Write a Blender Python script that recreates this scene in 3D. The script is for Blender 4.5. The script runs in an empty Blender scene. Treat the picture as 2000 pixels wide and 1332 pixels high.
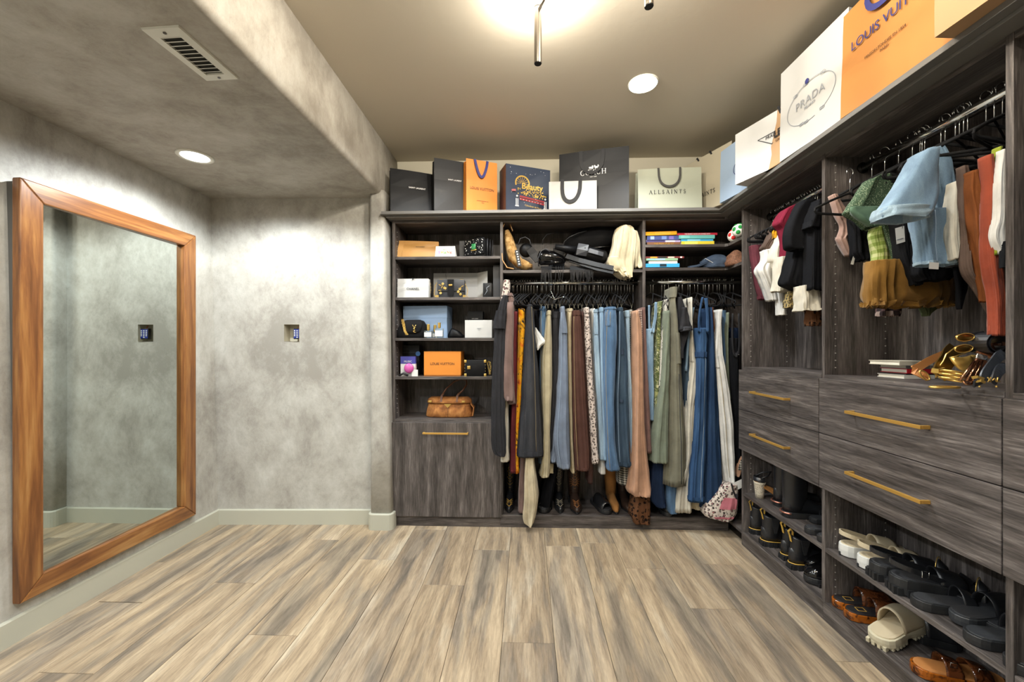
import bpy, bmesh, math, random
from mathutils import Vector, Matrix, noise as mnoise
S = bpy.context.scene
COL = S.collection
R = random.Random(7)

# ------------------------------------------------------------------ camera
CAMH, FPX, YAW = 1.22, 785.0, math.radians(2.04)
cam_d = bpy.data.cameras.new('camera'); cam = bpy.data.objects.new('camera', cam_d); COL.objects.link(cam)
cam_d.sensor_width = 36; cam_d.lens = 36 * FPX / 2000; cam_d.shift_y = 10 / 2000; cam_d.clip_start = 0.02
cam.location = (0, 0, CAMH); cam.rotation_euler = (math.pi / 2, 0, YAW)
S.camera = cam
# ------------------------------------------------------------------ world, exposure
w = bpy.data.worlds.new('world'); S.world = w; w.use_nodes = True
w.node_tree.nodes['Background'].inputs[0].default_value = (0.9, 0.92, 1, 1)
w.node_tree.nodes['Background'].inputs[1].default_value = 0.02
S.view_settings.view_transform = 'Standard'; S.view_settings.look = 'None'
S.view_settings.gamma = 1; S.view_settings.use_curve_mapping = False
S.view_settings.exposure = 0.5
COOL, WARM = (0.93, 0.98, 1.0), (1.0, 0.92, 0.79)
def light(name, kind, loc, power, color, size=0.1, spot=None, blend=.6, rot=(0, 0, 0)):
    d = bpy.data.lights.new(name, kind); o = bpy.data.objects.new(name, d); COL.objects.link(o)
    d.energy = power; d.color = color; o.location = loc; o.rotation_euler = rot
    if kind == 'AREA': d.shape = 'DISK'; d.size = size
    else: d.shadow_soft_size = size
    if spot: d.spot_size = math.radians(spot); d.spot_blend = blend
    return o
# lamps of the room: recessed downlights (in view, and the rest of the rows behind the camera), plus an added fill spot
MAIN_DOWN_AND_FILL = [(0.63, 2.13), (-.40, 2.13), (0.55, 0.35), (-0.55, 0.35)]  # second spot is an added fill light, the ceiling has no fixture there
DOWN_NOOK = [(-1.62, 2.06), (-1.62, 0.45), (-1.62, -1.0)]
P_MAIN, P_NOOK, P_CHAND = 74, 73, 23
for i, (x, y) in enumerate(MAIN_DOWN_AND_FILL):
    light('downlight_and_fill_beam', 'SPOT', (x, y, 2.595), P_MAIN * (1, .8, .7, .7)[i], COOL, .06, 132, .75)
for i, (x, y) in enumerate(DOWN_NOOK):
    light('downlight_and_fill_beam', 'SPOT', (x, y, 2.218), P_NOOK, COOL, .06, 164, .4)

# ------------------------------------------------------------------ geometry helpers
def P(px, py, X=None, Y=None, Z=None):
    """the point of a wall / shelf plane that the photograph shows at (px, py)"""
    a, b = (px - 1000) / FPX, -(py - 676) / FPX
    c, s = math.cos(YAW), math.sin(YAW)
    d = Vector((a * c - s, c + a * s, b))
    t = (X / d.x) if X is not None else (Y / d.y) if Y is not None else ((Z - CAMH) / d.z)
    return Vector((d.x * t, d.y * t, CAMH + d.z * t))

class MB:
    def __init__(s): s.v = []; s.f = []; s.sm = []
    def add(s, vs, fs, smooth=False):
        n = len(s.v); s.v += [Vector(p) for p in vs]
        for f in fs: s.f.append([i + n for i in f]); s.sm.append(smooth)
        return s
    def box(s, a, b, m=None):
        x0, x1 = sorted((a[0], b[0])); y0, y1 = sorted((a[1], b[1])); z0, z1 = sorted((a[2], b[2]))
        v = [(x0,y0,z0),(x1,y0,z0),(x1,y1,z0),(x0,y1,z0),(x0,y0,z1),(x1,y0,z1),(x1,y1,z1),(x0,y1,z1)]
        if m is not None: v = [m @ Vector(p) for p in v]
        return s.add(v, [(0,3,2,1),(4,5,6,7),(0,1,5,4),(1,2,6,5),(2,3,7,6),(3,0,4,7)])
    def rbox(s, a, b, r, m=None, seg=3):
        """box with rounded vertical-axis corners and slightly rounded top/bottom"""
        x0, x1 = sorted((a[0], b[0])); y0, y1 = sorted((a[1], b[1])); z0, z1 = sorted((a[2], b[2]))
        def ring(ins, z):
            out = []
            for cx, cy, a0 in ((x1-r,y1-r,0),(x0+r,y1-r,90),(x0+r,y0+r,180),(x1-r,y0+r,270)):
                for k in range(seg + 1):
                    t = math.radians(a0 + 90 * k / seg)
                    out.append(Vector((cx + (r-ins)*math.cos(t), cy + (r-ins)*math.sin(t), z)))
            return out
        e = min(r * .5, (z1 - z0) * .45)
        rs = [ring(e, z0), ring(e*.3, z0+e*.3), ring(0, z0+e), ring(0, z1-e), ring(e*.3, z1-e*.3), ring(e, z1)]
        if m is not None: rs = [[m @ p for p in q] for q in rs]
        return s.loft(rs, True, True)
    def loft(s, rings, cap0=False, cap1=False, closed=True, smooth=True):
        n = len(rings[0]); vs = [p for r in rings for p in r]; fs = []
        for i in range(len(rings) - 1):
            for j in range(n if closed else n - 1):
                k = (j + 1) % n
                fs.append((i*n+j, i*n+k, (i+1)*n+k, (i+1)*n+j))
        if cap0: fs.append(tuple(range(n))[::-1])
        if cap1: fs.append(tuple((len(rings)-1)*n + j for j in range(n)))
        return s.add(vs, fs, smooth)
    def tube(s, pts, r, n=6, closed=False, flat=1.0, up=None):
        pts = [Vector(p) for p in pts]; N = len(pts); rings = []
        rr = r if isinstance(r, (list, tuple)) else [r] * N
        nrm = None
        for i, p in enumerate(pts):
            if closed: t = pts[(i+1) % N] - pts[i-1]
            else: t = pts[min(i+1, N-1)] - pts[max(i-1, 0)]
            if t.length < 1e-9: t = Vector((0,0,1))
            t.normalize()
            if nrm is None:
                ref = Vector(up) if up else (Vector((0,0,1)) if abs(t.z) < .9 else Vector((1,0,0)))
                nrm = (ref - t * ref.dot(t)).normalized()
            else: nrm = (nrm - t * nrm.dot(t)).normalized()
            b = t.cross(nrm)
            rings.append([p + nrm*(rr[i]*flat*math.cos(2*math.pi*k/n)) + b*(rr[i]*math.sin(2*math.pi*k/n)) for k in range(n)])
        if closed: rings.append(rings[0]); return s.loft(rings)
        return s.loft(rings, True, True)
    def strap(s, pts, wdir, wid, th):
        """flat ribbon with thickness along points; wdir width direction (vector or list)"""
        pts = [Vector(p) for p in pts]; rings = []
        for i, p in enumerate(pts):
            t = (pts[min(i+1, len(pts)-1)] - pts[max(i-1, 0)]).normalized()
            wd = Vector(wdir[i] if isinstance(wdir, list) else wdir); wd = (wd - t*wd.dot(t)).normalized(); nn = t.cross(wd)
            ww = (wid[i] if isinstance(wid, (list, tuple)) else wid) / 2
            rings.append([p + wd*ww + nn*th/2, p - wd*ww + nn*th/2, p - wd*ww - nn*th/2, p + wd*ww - nn*th/2])
        return s.loft(rings, True, True, smooth=False)
    def prism(s, poly, z0, z1, m=None, smooth=False):
        n = len(poly); a = [Vector((p[0], p[1], z0)) for p in poly]; b = [Vector((p[0], p[1], z1)) for p in poly]
        if m is not None: a = [m @ p for p in a]; b = [m @ p for p in b]
        s.add(a + b, [tuple(range(n))[::-1], tuple(range(n, 2*n))] + [(i, (i+1) % n, n+(i+1) % n, n+i) for i in range(n)], False)
        return s
    def ball(s, c, r, n=10, m=6, sq=(1, 1, 1)):
        rings = []
        for i in range(m + 1):
            ph = math.pi * i / m - math.pi / 2; ph = max(-1.53, min(1.53, ph))
            rings.append([Vector((c[0] + r*sq[0]*math.cos(ph)*math.cos(2*math.pi*j/n), c[1] + r*sq[1]*math.cos(ph)*math.sin(2*math.pi*j/n), c[2] + r*sq[2]*math.sin(ph))) for j in range(n)])
        return s.loft(rings, True, True)
    def cyl(s, c, r, h, n=20, r2=None, axis=None):
        r2 = r if r2 is None else r2
        m = Matrix.Translation(c) @ (axis.to_track_quat('Z', 'Y').to_matrix().to_4x4() if axis is not None else Matrix())
        a = [m @ Vector((r*math.cos(2*math.pi*k/n), r*math.sin(2*math.pi*k/n), 0)) for k in range(n)]
        b = [m @ Vector((r2*math.cos(2*math.pi*k/n), r2*math.sin(2*math.pi*k/n), h)) for k in range(n)]
        return s.loft([a, b], True, True, smooth=False)
    def xf(s, m):
        s.v = [m @ p for p in s.v]; return s

def tag(o, label=None, cat=None, group=None, kind=None):
    if label: o['label'] = label
    if cat: o['category'] = cat
    if group: o['group'] = group
    if kind: o['kind'] = kind
    return o
LOCAL = {}
def obj(name, mb, mat, parent=None, local=False, label=None, cat=None, group=None, kind=None, bevel=0, origin=None):
    me = bpy.data.meshes.new(name)
    vs = mb.v
    if parent is not None and not local:
        off = wloc(parent); vs = [p - off for p in vs]
    o = bpy.data.objects.new(name, me); COL.objects.link(o)
    if parent is None and not local:
        xs = [p.x for p in vs]; ys = [p.y for p in vs]; zs = [p.z for p in vs]
        off = Vector(origin) if origin else Vector(((min(xs)+max(xs))/2, (min(ys)+max(ys))/2, min(zs)))
        if kind == 'structure': off = Vector((0, 0, 0))
        vs = [p - off for p in vs]; o.location = off
    me.from_pydata(vs, [], mb.f)
    me.polygons.foreach_set('use_smooth', mb.sm)
    me.update()
    bm = bmesh.new(); bm.from_mesh(me); bmesh.ops.recalc_face_normals(bm, faces=bm.faces); bm.to_mesh(me); bm.free()
    if isinstance(mat, str): mat = M[mat]
    me.materials.append(mat)
    if parent is not None: o.parent = parent
    if bevel:
        b = o.modifiers.new('bevel', 'BEVEL'); b.width = bevel; b.segments = 2; b.limit_method = 'ANGLE'; b.angle_limit = 0.6
    return tag(o, label, cat, group, kind)
def wloc(o):
    v = Vector(o.location)
    while o.parent: o = o.parent; v += Vector(o.location)
    return v
def thing(name, label, cat, loc, group=None, rz=0, kind=None):
    o = bpy.data.objects.new(name, None); COL.objects.link(o); o.location = loc; o.rotation_euler = (0, 0, rz)
    o.empty_display_size = .05
    return tag(o, label, cat, group, kind)
def copy_tree(o, parent=None):
    c = o.copy(); COL.objects.link(c)
    if parent is not None: c.parent = parent
    for ch in list(o.children): copy_tree(ch, c)
    return c
def lerp(a, b, t): return a + (b - a) * t

# ------------------------------------------------------------------ material helpers
M = {}
def srgb(c):
    if isinstance(c, str): c = [int(c[i:i+2], 16) / 255 for i in (0, 2, 4)]
    return tuple((x / 12.92 if x <= .04045 else ((x + .055) / 1.055) ** 2.4) for x in c) + (1,)
class NT:
    def __init__(s, name, rough=.6, metal=0, spec=.5):
        s.m = bpy.data.materials.new(name); s.m.use_nodes = True; s.t = s.m.node_tree; s.b = s.t.nodes['Principled BSDF']
        s.b.inputs['Roughness'].default_value = rough; s.b.inputs['Metallic'].default_value = metal
        s.b.inputs['Specular IOR Level'].default_value = spec; M[name] = s.m
    def n(s, typ, **kw):
        x = s.t.nodes.new('ShaderNode' + typ)
        for k, v in kw.items():
            if k.startswith('i_'):
                x.inputs[k[2:].replace('_', ' ')].default_value = v
            else: setattr(x, k, v)
        return x
    def l(s, a, b): s.t.links.new(a, b)
    def coord(s, scale=(1, 1, 1), rnd=0, which='Object', rot=(0, 0, 0)):
        tc = s.n('TexCoord'); mp = s.n('Mapping'); mp.inputs['Scale'].default_value = scale; mp.inputs['Rotation'].default_value = rot
        s.l(tc.outputs[which], mp.inputs['Vector'])
        if rnd:
            oi = s.n('ObjectInfo'); mu = s.n('VectorMath', operation='SCALE'); mu.inputs[0].default_value = (rnd, rnd * 1.7, rnd * 2.3)
            s.l(oi.outputs['Random'], mu.inputs['Scale']); s.l(mu.outputs[0], mp.inputs['Location'])
        return mp.outputs[0]
    def noise(s, vec, scale, detail=4, rough=.5, dist=0):
        x = s.n('TexNoise'); x.inputs['Scale'].default_value = scale; x.inputs['Detail'].default_value = detail
        x.inputs['Roughness'].default_value = rough; x.inputs['Distortion'].default_value = dist
        s.l(vec, x.inputs['Vector']); return x.outputs[0]
    def ramp(s, fac, stops, interp='LINEAR'):
        x = s.n('ValToRGB'); x.color_ramp.interpolation = interp; e = x.color_ramp.elements
        while len(e) < len(stops): e.new(.5)
        for i, (p, c) in enumerate(stops): e[i].position = p; e[i].color = srgb(c) if isinstance(c, str) else c
        s.l(fac, x.inputs[0]); return x.outputs[0]
    def mix(s, fac, a, b, mode='MIX'):
        x = s.n('MixRGB', blend_type=mode)
        for i, v in ((0, fac), (1, a), (2, b)):
            if hasattr(v, 'is_output'): s.l(v, x.inputs[i])
            elif i == 0: x.inputs[0].default_value = v
            else: x.inputs[i].default_value = srgb(v) if isinstance(v, str) else v
        return x.outputs[0]
    def math(s, op, a, b=0):
        x = s.n('Math', operation=op)
        for i, v in ((0, a), (1, b)):
            if hasattr(v, 'is_output'): s.l(v, x.inputs[i])
            else: x.inputs[i].default_value = v
        return x.outputs[0]
    def col(s, c):
        if hasattr(c, 'is_output'): s.l(c, s.b.inputs['Base Color'])
        else: s.b.inputs['Base Color'].default_value = srgb(c)
        return s
    def bump(s, h, strength=.2, dist=.002):
        x = s.n('Bump'); x.inputs['Strength'].default_value = strength; x.inputs['Distance'].default_value = dist
        s.l(h, x.inputs['Height']); s.l(x.outputs[0], s.b.inputs['Normal']); return s

def plain(name, c, rough=.5, metal=0, spec=.5, nz=0, nscale=60):
    t = NT(name, rough, metal, spec)
    if nz:
        v = t.coord(); n = t.noise(v, nscale, 3)
        k = srgb(c) if isinstance(c, str) else c
        lo = tuple(x * (1 - nz) for x in k[:3]) + (1,); hi = tuple(min(1, x * (1 + nz)) for x in k[:3]) + (1,)
        t.col(t.ramp(n, [(.3, lo), (.7, hi)])); t.bump(n, .15, .001)
    else: t.col(c)
    return t

# plaster (troweled), used on nook walls / soffit
def plaster(name, c0, c1, c2):
    t = NT(name, .55, 0, .35); v = t.coord((1, 1, 1))
    a = t.noise(v, 1.3, 5, .6, .1); v2 = t.coord((1.1, 1.3, .8), rot=(.4, .5, .3)); b = t.noise(v2, 3.2, 14, .78, .2); f = t.noise(v2, 22, 8, .8, .4)
    m = t.math('ADD', t.math('MULTIPLY', a, .38), t.math('MULTIPLY', b, .62))
    col = t.ramp(m, [(.40, c0), (.5, c1), (.60, c2)])
    sp = t.ramp(f, [(.36, (.84, .84, .84, 1)), (.42, (1, 1, 1, 1))])
    t.col(t.mix(.8, col, sp, 'MULTIPLY')); t.bump(t.math('ADD', b, t.math('MULTIPLY', f, .3)), .35, .004)
plaster('plaster', '8d8981', 'a9a69e', 'bdbcb5')
plaster('plaster_ceiling', '868076', '9f9a90', 'b0ada5')
t = NT('ceiling_paint', .8, 0, .2); v = t.coord(); n = t.noise(v, 26, 5, .6, .5); t.col('cac2b2').bump(n, .12, .003)
plain('wall_paint', 'b0aa98', .75, 0, .3)
plain('base_paint', 'b4b3a4', .35, 0, .4)
# laminate: grey-brown oak, grain along z / x / y
def laminate(name, axis):
    t = NT(name, .42, 0, .35)
    sc = {'z': (1, 1, .055), 'x': (.055, 1, 1), 'y': (1, .055, 1)}[axis]
    v = t.coord(sc, rnd=3)
    a = t.noise(v, 22, 5, .68, .9); b = t.noise(v, 170, 4, .7, .3); 
    sc2 = tuple(x if x == 1 else .22 for x in sc)
    v2 = t.coord(sc2, rnd=5); wv = t.n('TexWave', wave_type='RINGS', rings_direction={'z': 'Z', 'x': 'X', 'y': 'Y'}[axis]); wv.inputs['Scale'].default_value = 5; wv.inputs['Distortion'].default_value = 9; wv.inputs['Detail'].default_value = 3; wv.inputs['Detail Scale'].default_value = 1.2
    t.l(v2, wv.inputs['Vector'])
    m = t.math('ADD', t.math('MULTIPLY', a, .33), t.math('ADD', t.math('MULTIPLY', b, .58), t.math('MULTIPLY', wv.outputs[1], .09)))
    t.col(t.ramp(m, [(.36, '2f2b29'), (.45, '423d3b'), (.55, '57514e'), (.64, '736c69')])); t.bump(b, .25, .0015)
for ax in 'xyz': laminate('laminate_' + ax, ax)
plain('laminate_edge', '6b6966', .4, 0, .4)
# floor planks
t = NT('floor_plank', .38, 0, .35)
v = t.coord((1, .13, 1), rnd=9); big = t.noise(v, 7, 7, .62, .5); v2 = t.coord((1, .07, 1), rnd=4); fine = t.noise(v2, 120, 5, .75, .4)
v3 = t.coord((1, .22, 1), rnd=6); wv = t.n('TexWave', wave_type='BANDS', bands_direction='X'); wv.inputs['Scale'].default_value = 3.2; wv.inputs['Distortion'].default_value = 14; wv.inputs['Detail'].default_value = 3; wv.inputs['Detail Scale'].default_value = 1.3
t.l(v3, wv.inputs['Vector'])
c = t.ramp(big, [(.33, '68625a'), (.43, '81786c'), (.50, '978873'), (.57, 'a59680'), (.68, 'b1a999')])
f = t.ramp(fine, [(.38, (.60, .58, .56, 1)), (.60, (1.10, 1.08, 1.06, 1))])
c = t.mix(.85, c, f, 'MULTIPLY')
c = t.mix(.13, c, t.ramp(wv.outputs[0], [(.35, '6d6354'), (.7, 'd0c2a6')]), 'MIX')
oi = t.n('ObjectInfo'); tint = t.ramp(oi.outputs['Random'], [(0, (.84, .82, .82, 1)), (.5, (1, .95, .88, 1)), (1, (1.12, 1.10, 1.08, 1))])
t.col(t.mix(1, c, tint, 'MULTIPLY')); t.bump(fine, .2, .001)
plain('floor_gap', '3a3128', .8)
# mirror frame wood
for ax, sc in (('z', (1, 1, .07)), ('y', (1, .07, 1))):
    t = NT('walnut_' + ax, .28, 0, .5); v = t.coord(sc, rnd=2); a = t.noise(v, 14, 4, .6, 1.6); b = t.noise(v, 80, 3, .6)
    m = t.math('ADD', t.math('MULTIPLY', a, .7), t.math('MULTIPLY', b, .3))
    t.col(t.ramp(m, [(.34, '55331c'), (.48, '7a4e2b'), (.58, '916336'), (.7, 'a67c4c')]))
plain('mirror_glass', 'c6cdc9', .015, 1.0)
plain('brass', 'cfa252', .35, .65); plain('gold', 'd8b566', .28, .8); plain('chrome', 'd5d8da', .12, 1.0)
plain('gunmetal', '6c6a68', .25, 1.0); plain('pin_metal', 'c8c5bf', .35, .6); plain('black_plastic', '141416', .35)
plain('white_metal', 'cfcfc6', .4); plain('vent_dark', '3a3a36', .7)
t = NT('lamp_glow'); t.col('ffffff'); t.b.inputs['Emission Color'].default_value = (1, .98, .94, 1); t.b.inputs['Emission Strength'].default_value = 14
t = NT('lamp_warm'); t.col('ffffff'); t.b.inputs['Emission Color'].default_value = (1, .9, .76, 1); t.b.inputs['Emission Strength'].default_value = 12
# ------------------------------------------------------------------ room shell
ZC, ZN = 2.615, 2.235                      # main ceiling, nook ceiling
XR, YB, YN = 1.645, 3.01, 2.725            # right wall, closet back wall, nook back wall
YF = -1.9                                  # wall behind the camera
XLb, XLt = -2.112, -2.165                  # left wall leans a little
T = .1
def quadwall(name, pts, nvec, mat, th=T):
    mb = MB(); n = Vector(nvec).normalized() * th; a = [Vector(p) for p in pts]; b = [p + n for p in a]; k = len(a)
    mb.add(a + b, [tuple(range(k)), tuple(range(k, 2*k))[::-1]] + [(i, k+i, k+(i+1) % k, (i+1) % k) for i in range(k)])
    return obj(name, mb, mat, kind='structure')
floor = obj('floor', MB().box((-2.3, YF - .1, -.08), (1.8, 3.1, -.004)), 'floor_gap', kind='structure')
# planks: rows along Y, joints where the photograph shows them
PW, X0 = .2157, -.100
joints = {0: 1.655, -1: 2.40, -2: 2.04, -3: 2.655, -4: 2.27, 2: 2.51, 3: 2.23, 4: 1.90, 6: 1.60, -6: 2.49, -7: 2.02, -5: 1.66, -9: 1.85, -8: 1.44, 1: 1.12, 5: .95, 7: 1.3}
protos = {}
for k in range(-10, 8):
    x0, x1 = X0 + PW * k, X0 + PW * (k + 1)
    if x1 < -2.15 or x0 > 1.34: continue
    x0c, x1c = max(x0, -2.14), min(x1, 1.36)
    j = joints.get(k, 2.2); L = 1.34
    ys = sorted([j + L * i for i in range(-4, 3)])
    for a, b in zip(ys, ys[1:]):
        a2, b2 = max(a, YF), min(b, 2.99 if x0 > -1.0 else 2.74)
        if b2 - a2 < .02: continue
        g = .0008; gy = .004 if (k == -9 and abs(b - 1.85) < .01) else .0008
        mb = MB()
        e = .0012
        xa, xb, ya, yb = x0c + g - (x0c+x1c)/2, x1c - g - (x0c+x1c)/2, -(b2-a2)/2 + gy, (b2-a2)/2 - gy
        mb.add([(xa,ya,-.005),(xb,ya,-.005),(xb,yb,-.005),(xa,yb,-.005),(xa,ya,-e),(xb,ya,-e),(xb,yb,-e),(xa,yb,-e),
                (xa+e,ya+e,0),(xb-e,ya+e,0),(xb-e,yb-e,0),(xa+e,yb-e,0)],
               [(0,1,5,4),(1,2,6,5),(2,3,7,6),(3,0,4,7),(4,5,9,8),(5,6,10,9),(6,7,11,10),(7,4,8,11),(8,9,10,11),(0,3,2,1)])
        o = obj('floor_board', mb, 'floor_plank', floor, local=True); o.location = ((x0c+x1c)/2, (a2+b2)/2, 0)
# walls
quadwall('wall_left', [(XLb, YF, 0), (XLb, 2.70, 0), (XLt, 2.72, ZN + .05), (XLt - .01, YF, ZN + .05)], (-1, 0, 0), 'plaster')
# nook back wall with the hole of the open wall box
hx0, hx1, hz0, hz1 = P(559, 0, Y=YN).x, P(588, 0, Y=YN).x, P(0, 667, Y=YN).z, P(570, 634, Y=YN).z
def YBk(x): return 2.685 + (x + 2.11) / 1.1 * .04
mb = MB(); 
xs = [-2.22, hx0, hx1, -1.0]; zs = [0, hz0, hz1, ZN + .05]
for i in range(3):
    for j in range(3):
        if i == 1 and j == 1: continue
        v = [(xs[i], YBk(xs[i]), zs[j]), (xs[i+1], YBk(xs[i+1]), zs[j]), (xs[i+1], YBk(xs[i+1]), zs[j+1]), (xs[i], YBk(xs[i]), zs[j+1])]
        mb.add(v, [(0, 1, 2, 3)])
yb = YBk(hx0)
mb.box((-2.3, 2.80, 0), (-1.0, 2.9, ZN + .05))
obj('wall_back', mb, 'plaster', kind='structure')
mb = MB(); v = []
for x, z in ((hx0, hz0), (hx1, hz0), (hx1, hz1), (hx0, hz1)):
    v += [(x, yb - .001, z), (x, yb + .07, z)]
mb.add(v, [(0,2,3,1),(2,4,5,3),(4,6,7,5),(6,0,1,7),(1,3,5,7)])
obj('wall_box', mb, 'wall_paint', label='square hole cut in the plaster wall around the small keypad', cat='wall box')
# pilaster (wing wall end) with rounded corners, leaning right edge
def ring_pil(z):
    x0 = -1.040 - .006 * z / 2.2; x1 = -.895 - .05 * min(z, 2.2) / 2.1; y0, y1 = 2.640, 3.05; r = .022
    pts = []
    for cx, cy, a0 in ((x1-r, y0+r, 270), (x1, y1, None), (x0, y1, None), (x0+r, y0+r, 180)):
        if a0 is None: pts.append(Vector((cx, cy, z)))
        else:
            for k in range(6):
                t = math.radians(a0 + 90*k/5); pts.append(Vector((cx + r*math.cos(t), cy + r*math.sin(t), z)))
    return pts
mb = MB().loft([ring_pil(z) for z in [0, .6, 1.2, 1.8, 2.26]], True, True)
obj('wall_pilaster', mb, 'plaster', kind='structure')
# dropped soffit over the nook: profile in XZ (bottom, rounded edge, side face) extruded along Y
def soffit_ring(y):
    xe = -.965; r = .03; pts = [(-2.35, ZN + .12), (-2.35, ZN)]
    for k in range(1, 6): pts.append((lerp(-2.35, xe - r, k / 5), ZN))
    for k in range(1, 7):
        t = math.radians(-90 + 90 * k / 6); pts.append((xe - r + r*math.cos(t), ZN + r + r*math.sin(t)))
    pts += [(xe - .004, 2.4), (xe - .012, ZC + .02), (xe - .2, ZC + .02)]
    return [Vector((x, y, z)) for x, z in pts]
mb = MB().loft([soffit_ring(YF + (3.05 - YF) * i / 14) for i in range(15)], True, True)
obj('ceiling_soffit', mb, 'plaster_ceiling', kind='structure')
obj('ceiling', MB().box((-1.2, YF - .1, ZC), (1.8, 3.1, ZC + .08)), 'ceiling_paint', kind='structure')
obj('wall_closet', MB().box((-1.0, YB, 0), (1.8, YB + .08, ZC)), 'wall_paint', kind='structure')
obj('wall_right', MB().box((XR, YF - .1, 0), (XR + .1, YB + .05, ZC)), 'wall_paint', kind='structure')
obj('wall_front', MB().box((-2.4, YF - .1, 0), (XR, YF, ZC)), 'wall_paint', kind='structure')
# baseboards with a small rounded top lip
def baseb(name, path, h=.103, th=.015):
    mb = MB(); rings = []
    path = [Vector(p) for p in path]
    for i, p in enumerate(path):
        d1 = (path[i] - path[i-1]).normalized() if i else (path[1] - path[0]).normalized()
        d2 = (path[i+1] - path[i]).normalized() if i < len(path) - 1 else d1
        n1 = Vector((d1.y, -d1.x, 0)); n2 = Vector((d2.y, -d2.x, 0)); n = (n1 + n2); n = n / max(.3, n.dot(n1))
        rings.append([p, p + n*th, p + n*th + Vector((0,0,h-.006)), p + n*(th-.004) + Vector((0,0,h)), p + Vector((0,0,h))])
    mb.loft(rings, True, True, smooth=False); return obj(name, mb, 'base_paint', kind='structure')
baseb('baseboard_left', [(XLb, YF, 0), (XLb - .002, 2.69, 0)])
baseb('baseboard_back', [(-2.10, 2.686, 0), (-1.045, 2.725, 0)])
pp = [(-1.042, 2.74, 0)]
for k in range(5):
    a = math.radians(180 + 90*k/4); pp.append((-1.040 + .022 + .022*math.cos(a), 2.640 + .022 + .022*math.sin(a), 0))
for k in range(5):
    a = math.radians(270 + 90*k/4); pp.append((-.897 - .022 + .022*math.cos(a), 2.640 + .022 + .022*math.sin(a), 0))
pp.append((-.897, 2.70, 0))
baseb('baseboard_pilaster', pp, .108)

# keypad control on its cable
kx0, kx1, kz0, kz1 = P(569.5, 0, Y=yb).x, P(585.5, 0, Y=yb).x, P(0, 662.5, Y=yb).z, P(575, 641, Y=yb).z
kp = thing('keypad', 'small blue backlit keypad with rows of white buttons in the wall recess', 'keypad', ((kx0+kx1)/2, yb + .03, kz0))
plain('keypad_blue', '1d2f7a', .4)
obj('body', MB().rbox((kx0, yb+.02, kz0), (kx1, yb+.045, kz1), .006), 'black_plastic', kp)
mb = MB().box((kx0+.004, yb+.0185, kz0+.006), (kx1-.004, yb+.0205, kz1-.006)); obj('face_plate', mb, 'keypad_blue', kp)
b0 = None
for r_ in range(5):
    for c_ in range(3):
        if r_ == 4 and c_ != 1: continue
        cx = lerp(kx0, kx1, .2 + .3*c_); cz = lerp(kz1, kz0, .22 + .155*r_)
        obj('button', MB().box((cx-.0045, yb+.0165, cz-.003), (cx+.0045, yb+.019, cz+.003)), 'white_metal', kp)
obj('wire', MB().tube([((kx0+kx1)/2, yb+.03, kz1-.004), ((kx0+kx1)/2-.006, yb+.035, kz1+.008), ((kx0+kx1)/2+.008, yb+.06, hz1-.005)], .0022), plain('red_wire', 'b5472a', .5).m, kp)

# floor-length mirror on the left wall
mx = -2.083; my0, my1, mz0, mz1 = 1.581, 2.466, .156, 1.917; fw = .083
mr = thing('wall_mirror', 'tall wall mirror in a wide orange-brown wooden frame', 'mirror', (XLb - .03, (my0+my1)/2, mz0))
def frame_piece(name, poly, mat):
    mb = MB(); a = [Vector((mx, y, z)) for y, z in poly]; cy, cz = (my0+my1)/2, (mz0+mz1)/2
    b = [Vector((mx - .036, y, z)) for y, z in poly]
    mb.add(a + b, [(0,1,2,3), (7,6,5,4)] + [(i, 4+i, 4+(i+1) % 4, (i+1) % 4) for i in range(4)])
    o = obj(name, mb, mat, mr, bevel=.005); return o
frame_piece('frame_rail', [(my0,mz1),(my1,mz1),(my1-fw,mz1-fw),(my0+fw,mz1-fw)], 'walnut_y')
frame_piece('frame_rail', [(my0,mz0),(my0+fw,mz0+fw),(my1-fw,mz0+fw),(my1,mz0)], 'walnut_y')
frame_piece('frame_stile', [(my0,mz0),(my0,mz1),(my0+fw,mz1-fw),(my0+fw,mz0+fw)], 'walnut_z')
frame_piece('frame_stile', [(my1,mz1),(my1,mz0),(my1-fw,mz0+fw),(my1-fw,mz1-fw)], 'walnut_z')
obj('mirror_pane', MB().add([(mx-.014,my0+fw-.004,mz0+fw-.004),(mx-.028,my1-fw+.004,mz0+fw-.004),(mx-.028,my1-fw+.004,mz1-fw+.004),(mx-.014,my0+fw-.004,mz1-fw+.004),(mx-.022,my0+fw-.004,mz0+fw-.004),(mx-.036,my1-fw+.004,mz0+fw-.004),(mx-.036,my1-fw+.004,mz1-fw+.004),(mx-.022,my0+fw-.004,mz1-fw+.004)],[(0,1,2,3),(7,6,5,4),(0,4,5,1),(1,5,6,2),(2,6,7,3),(3,7,4,0)]), 'mirror_glass', mr)
obj('backing_box', MB().box((mx-.082, my0+.012, mz0+.02), (mx-.036, my1-.02, mz1-.012)), 'gunmetal_paint' if 0 else plain('frame_back', '55524c', .8).m, mr)

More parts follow.
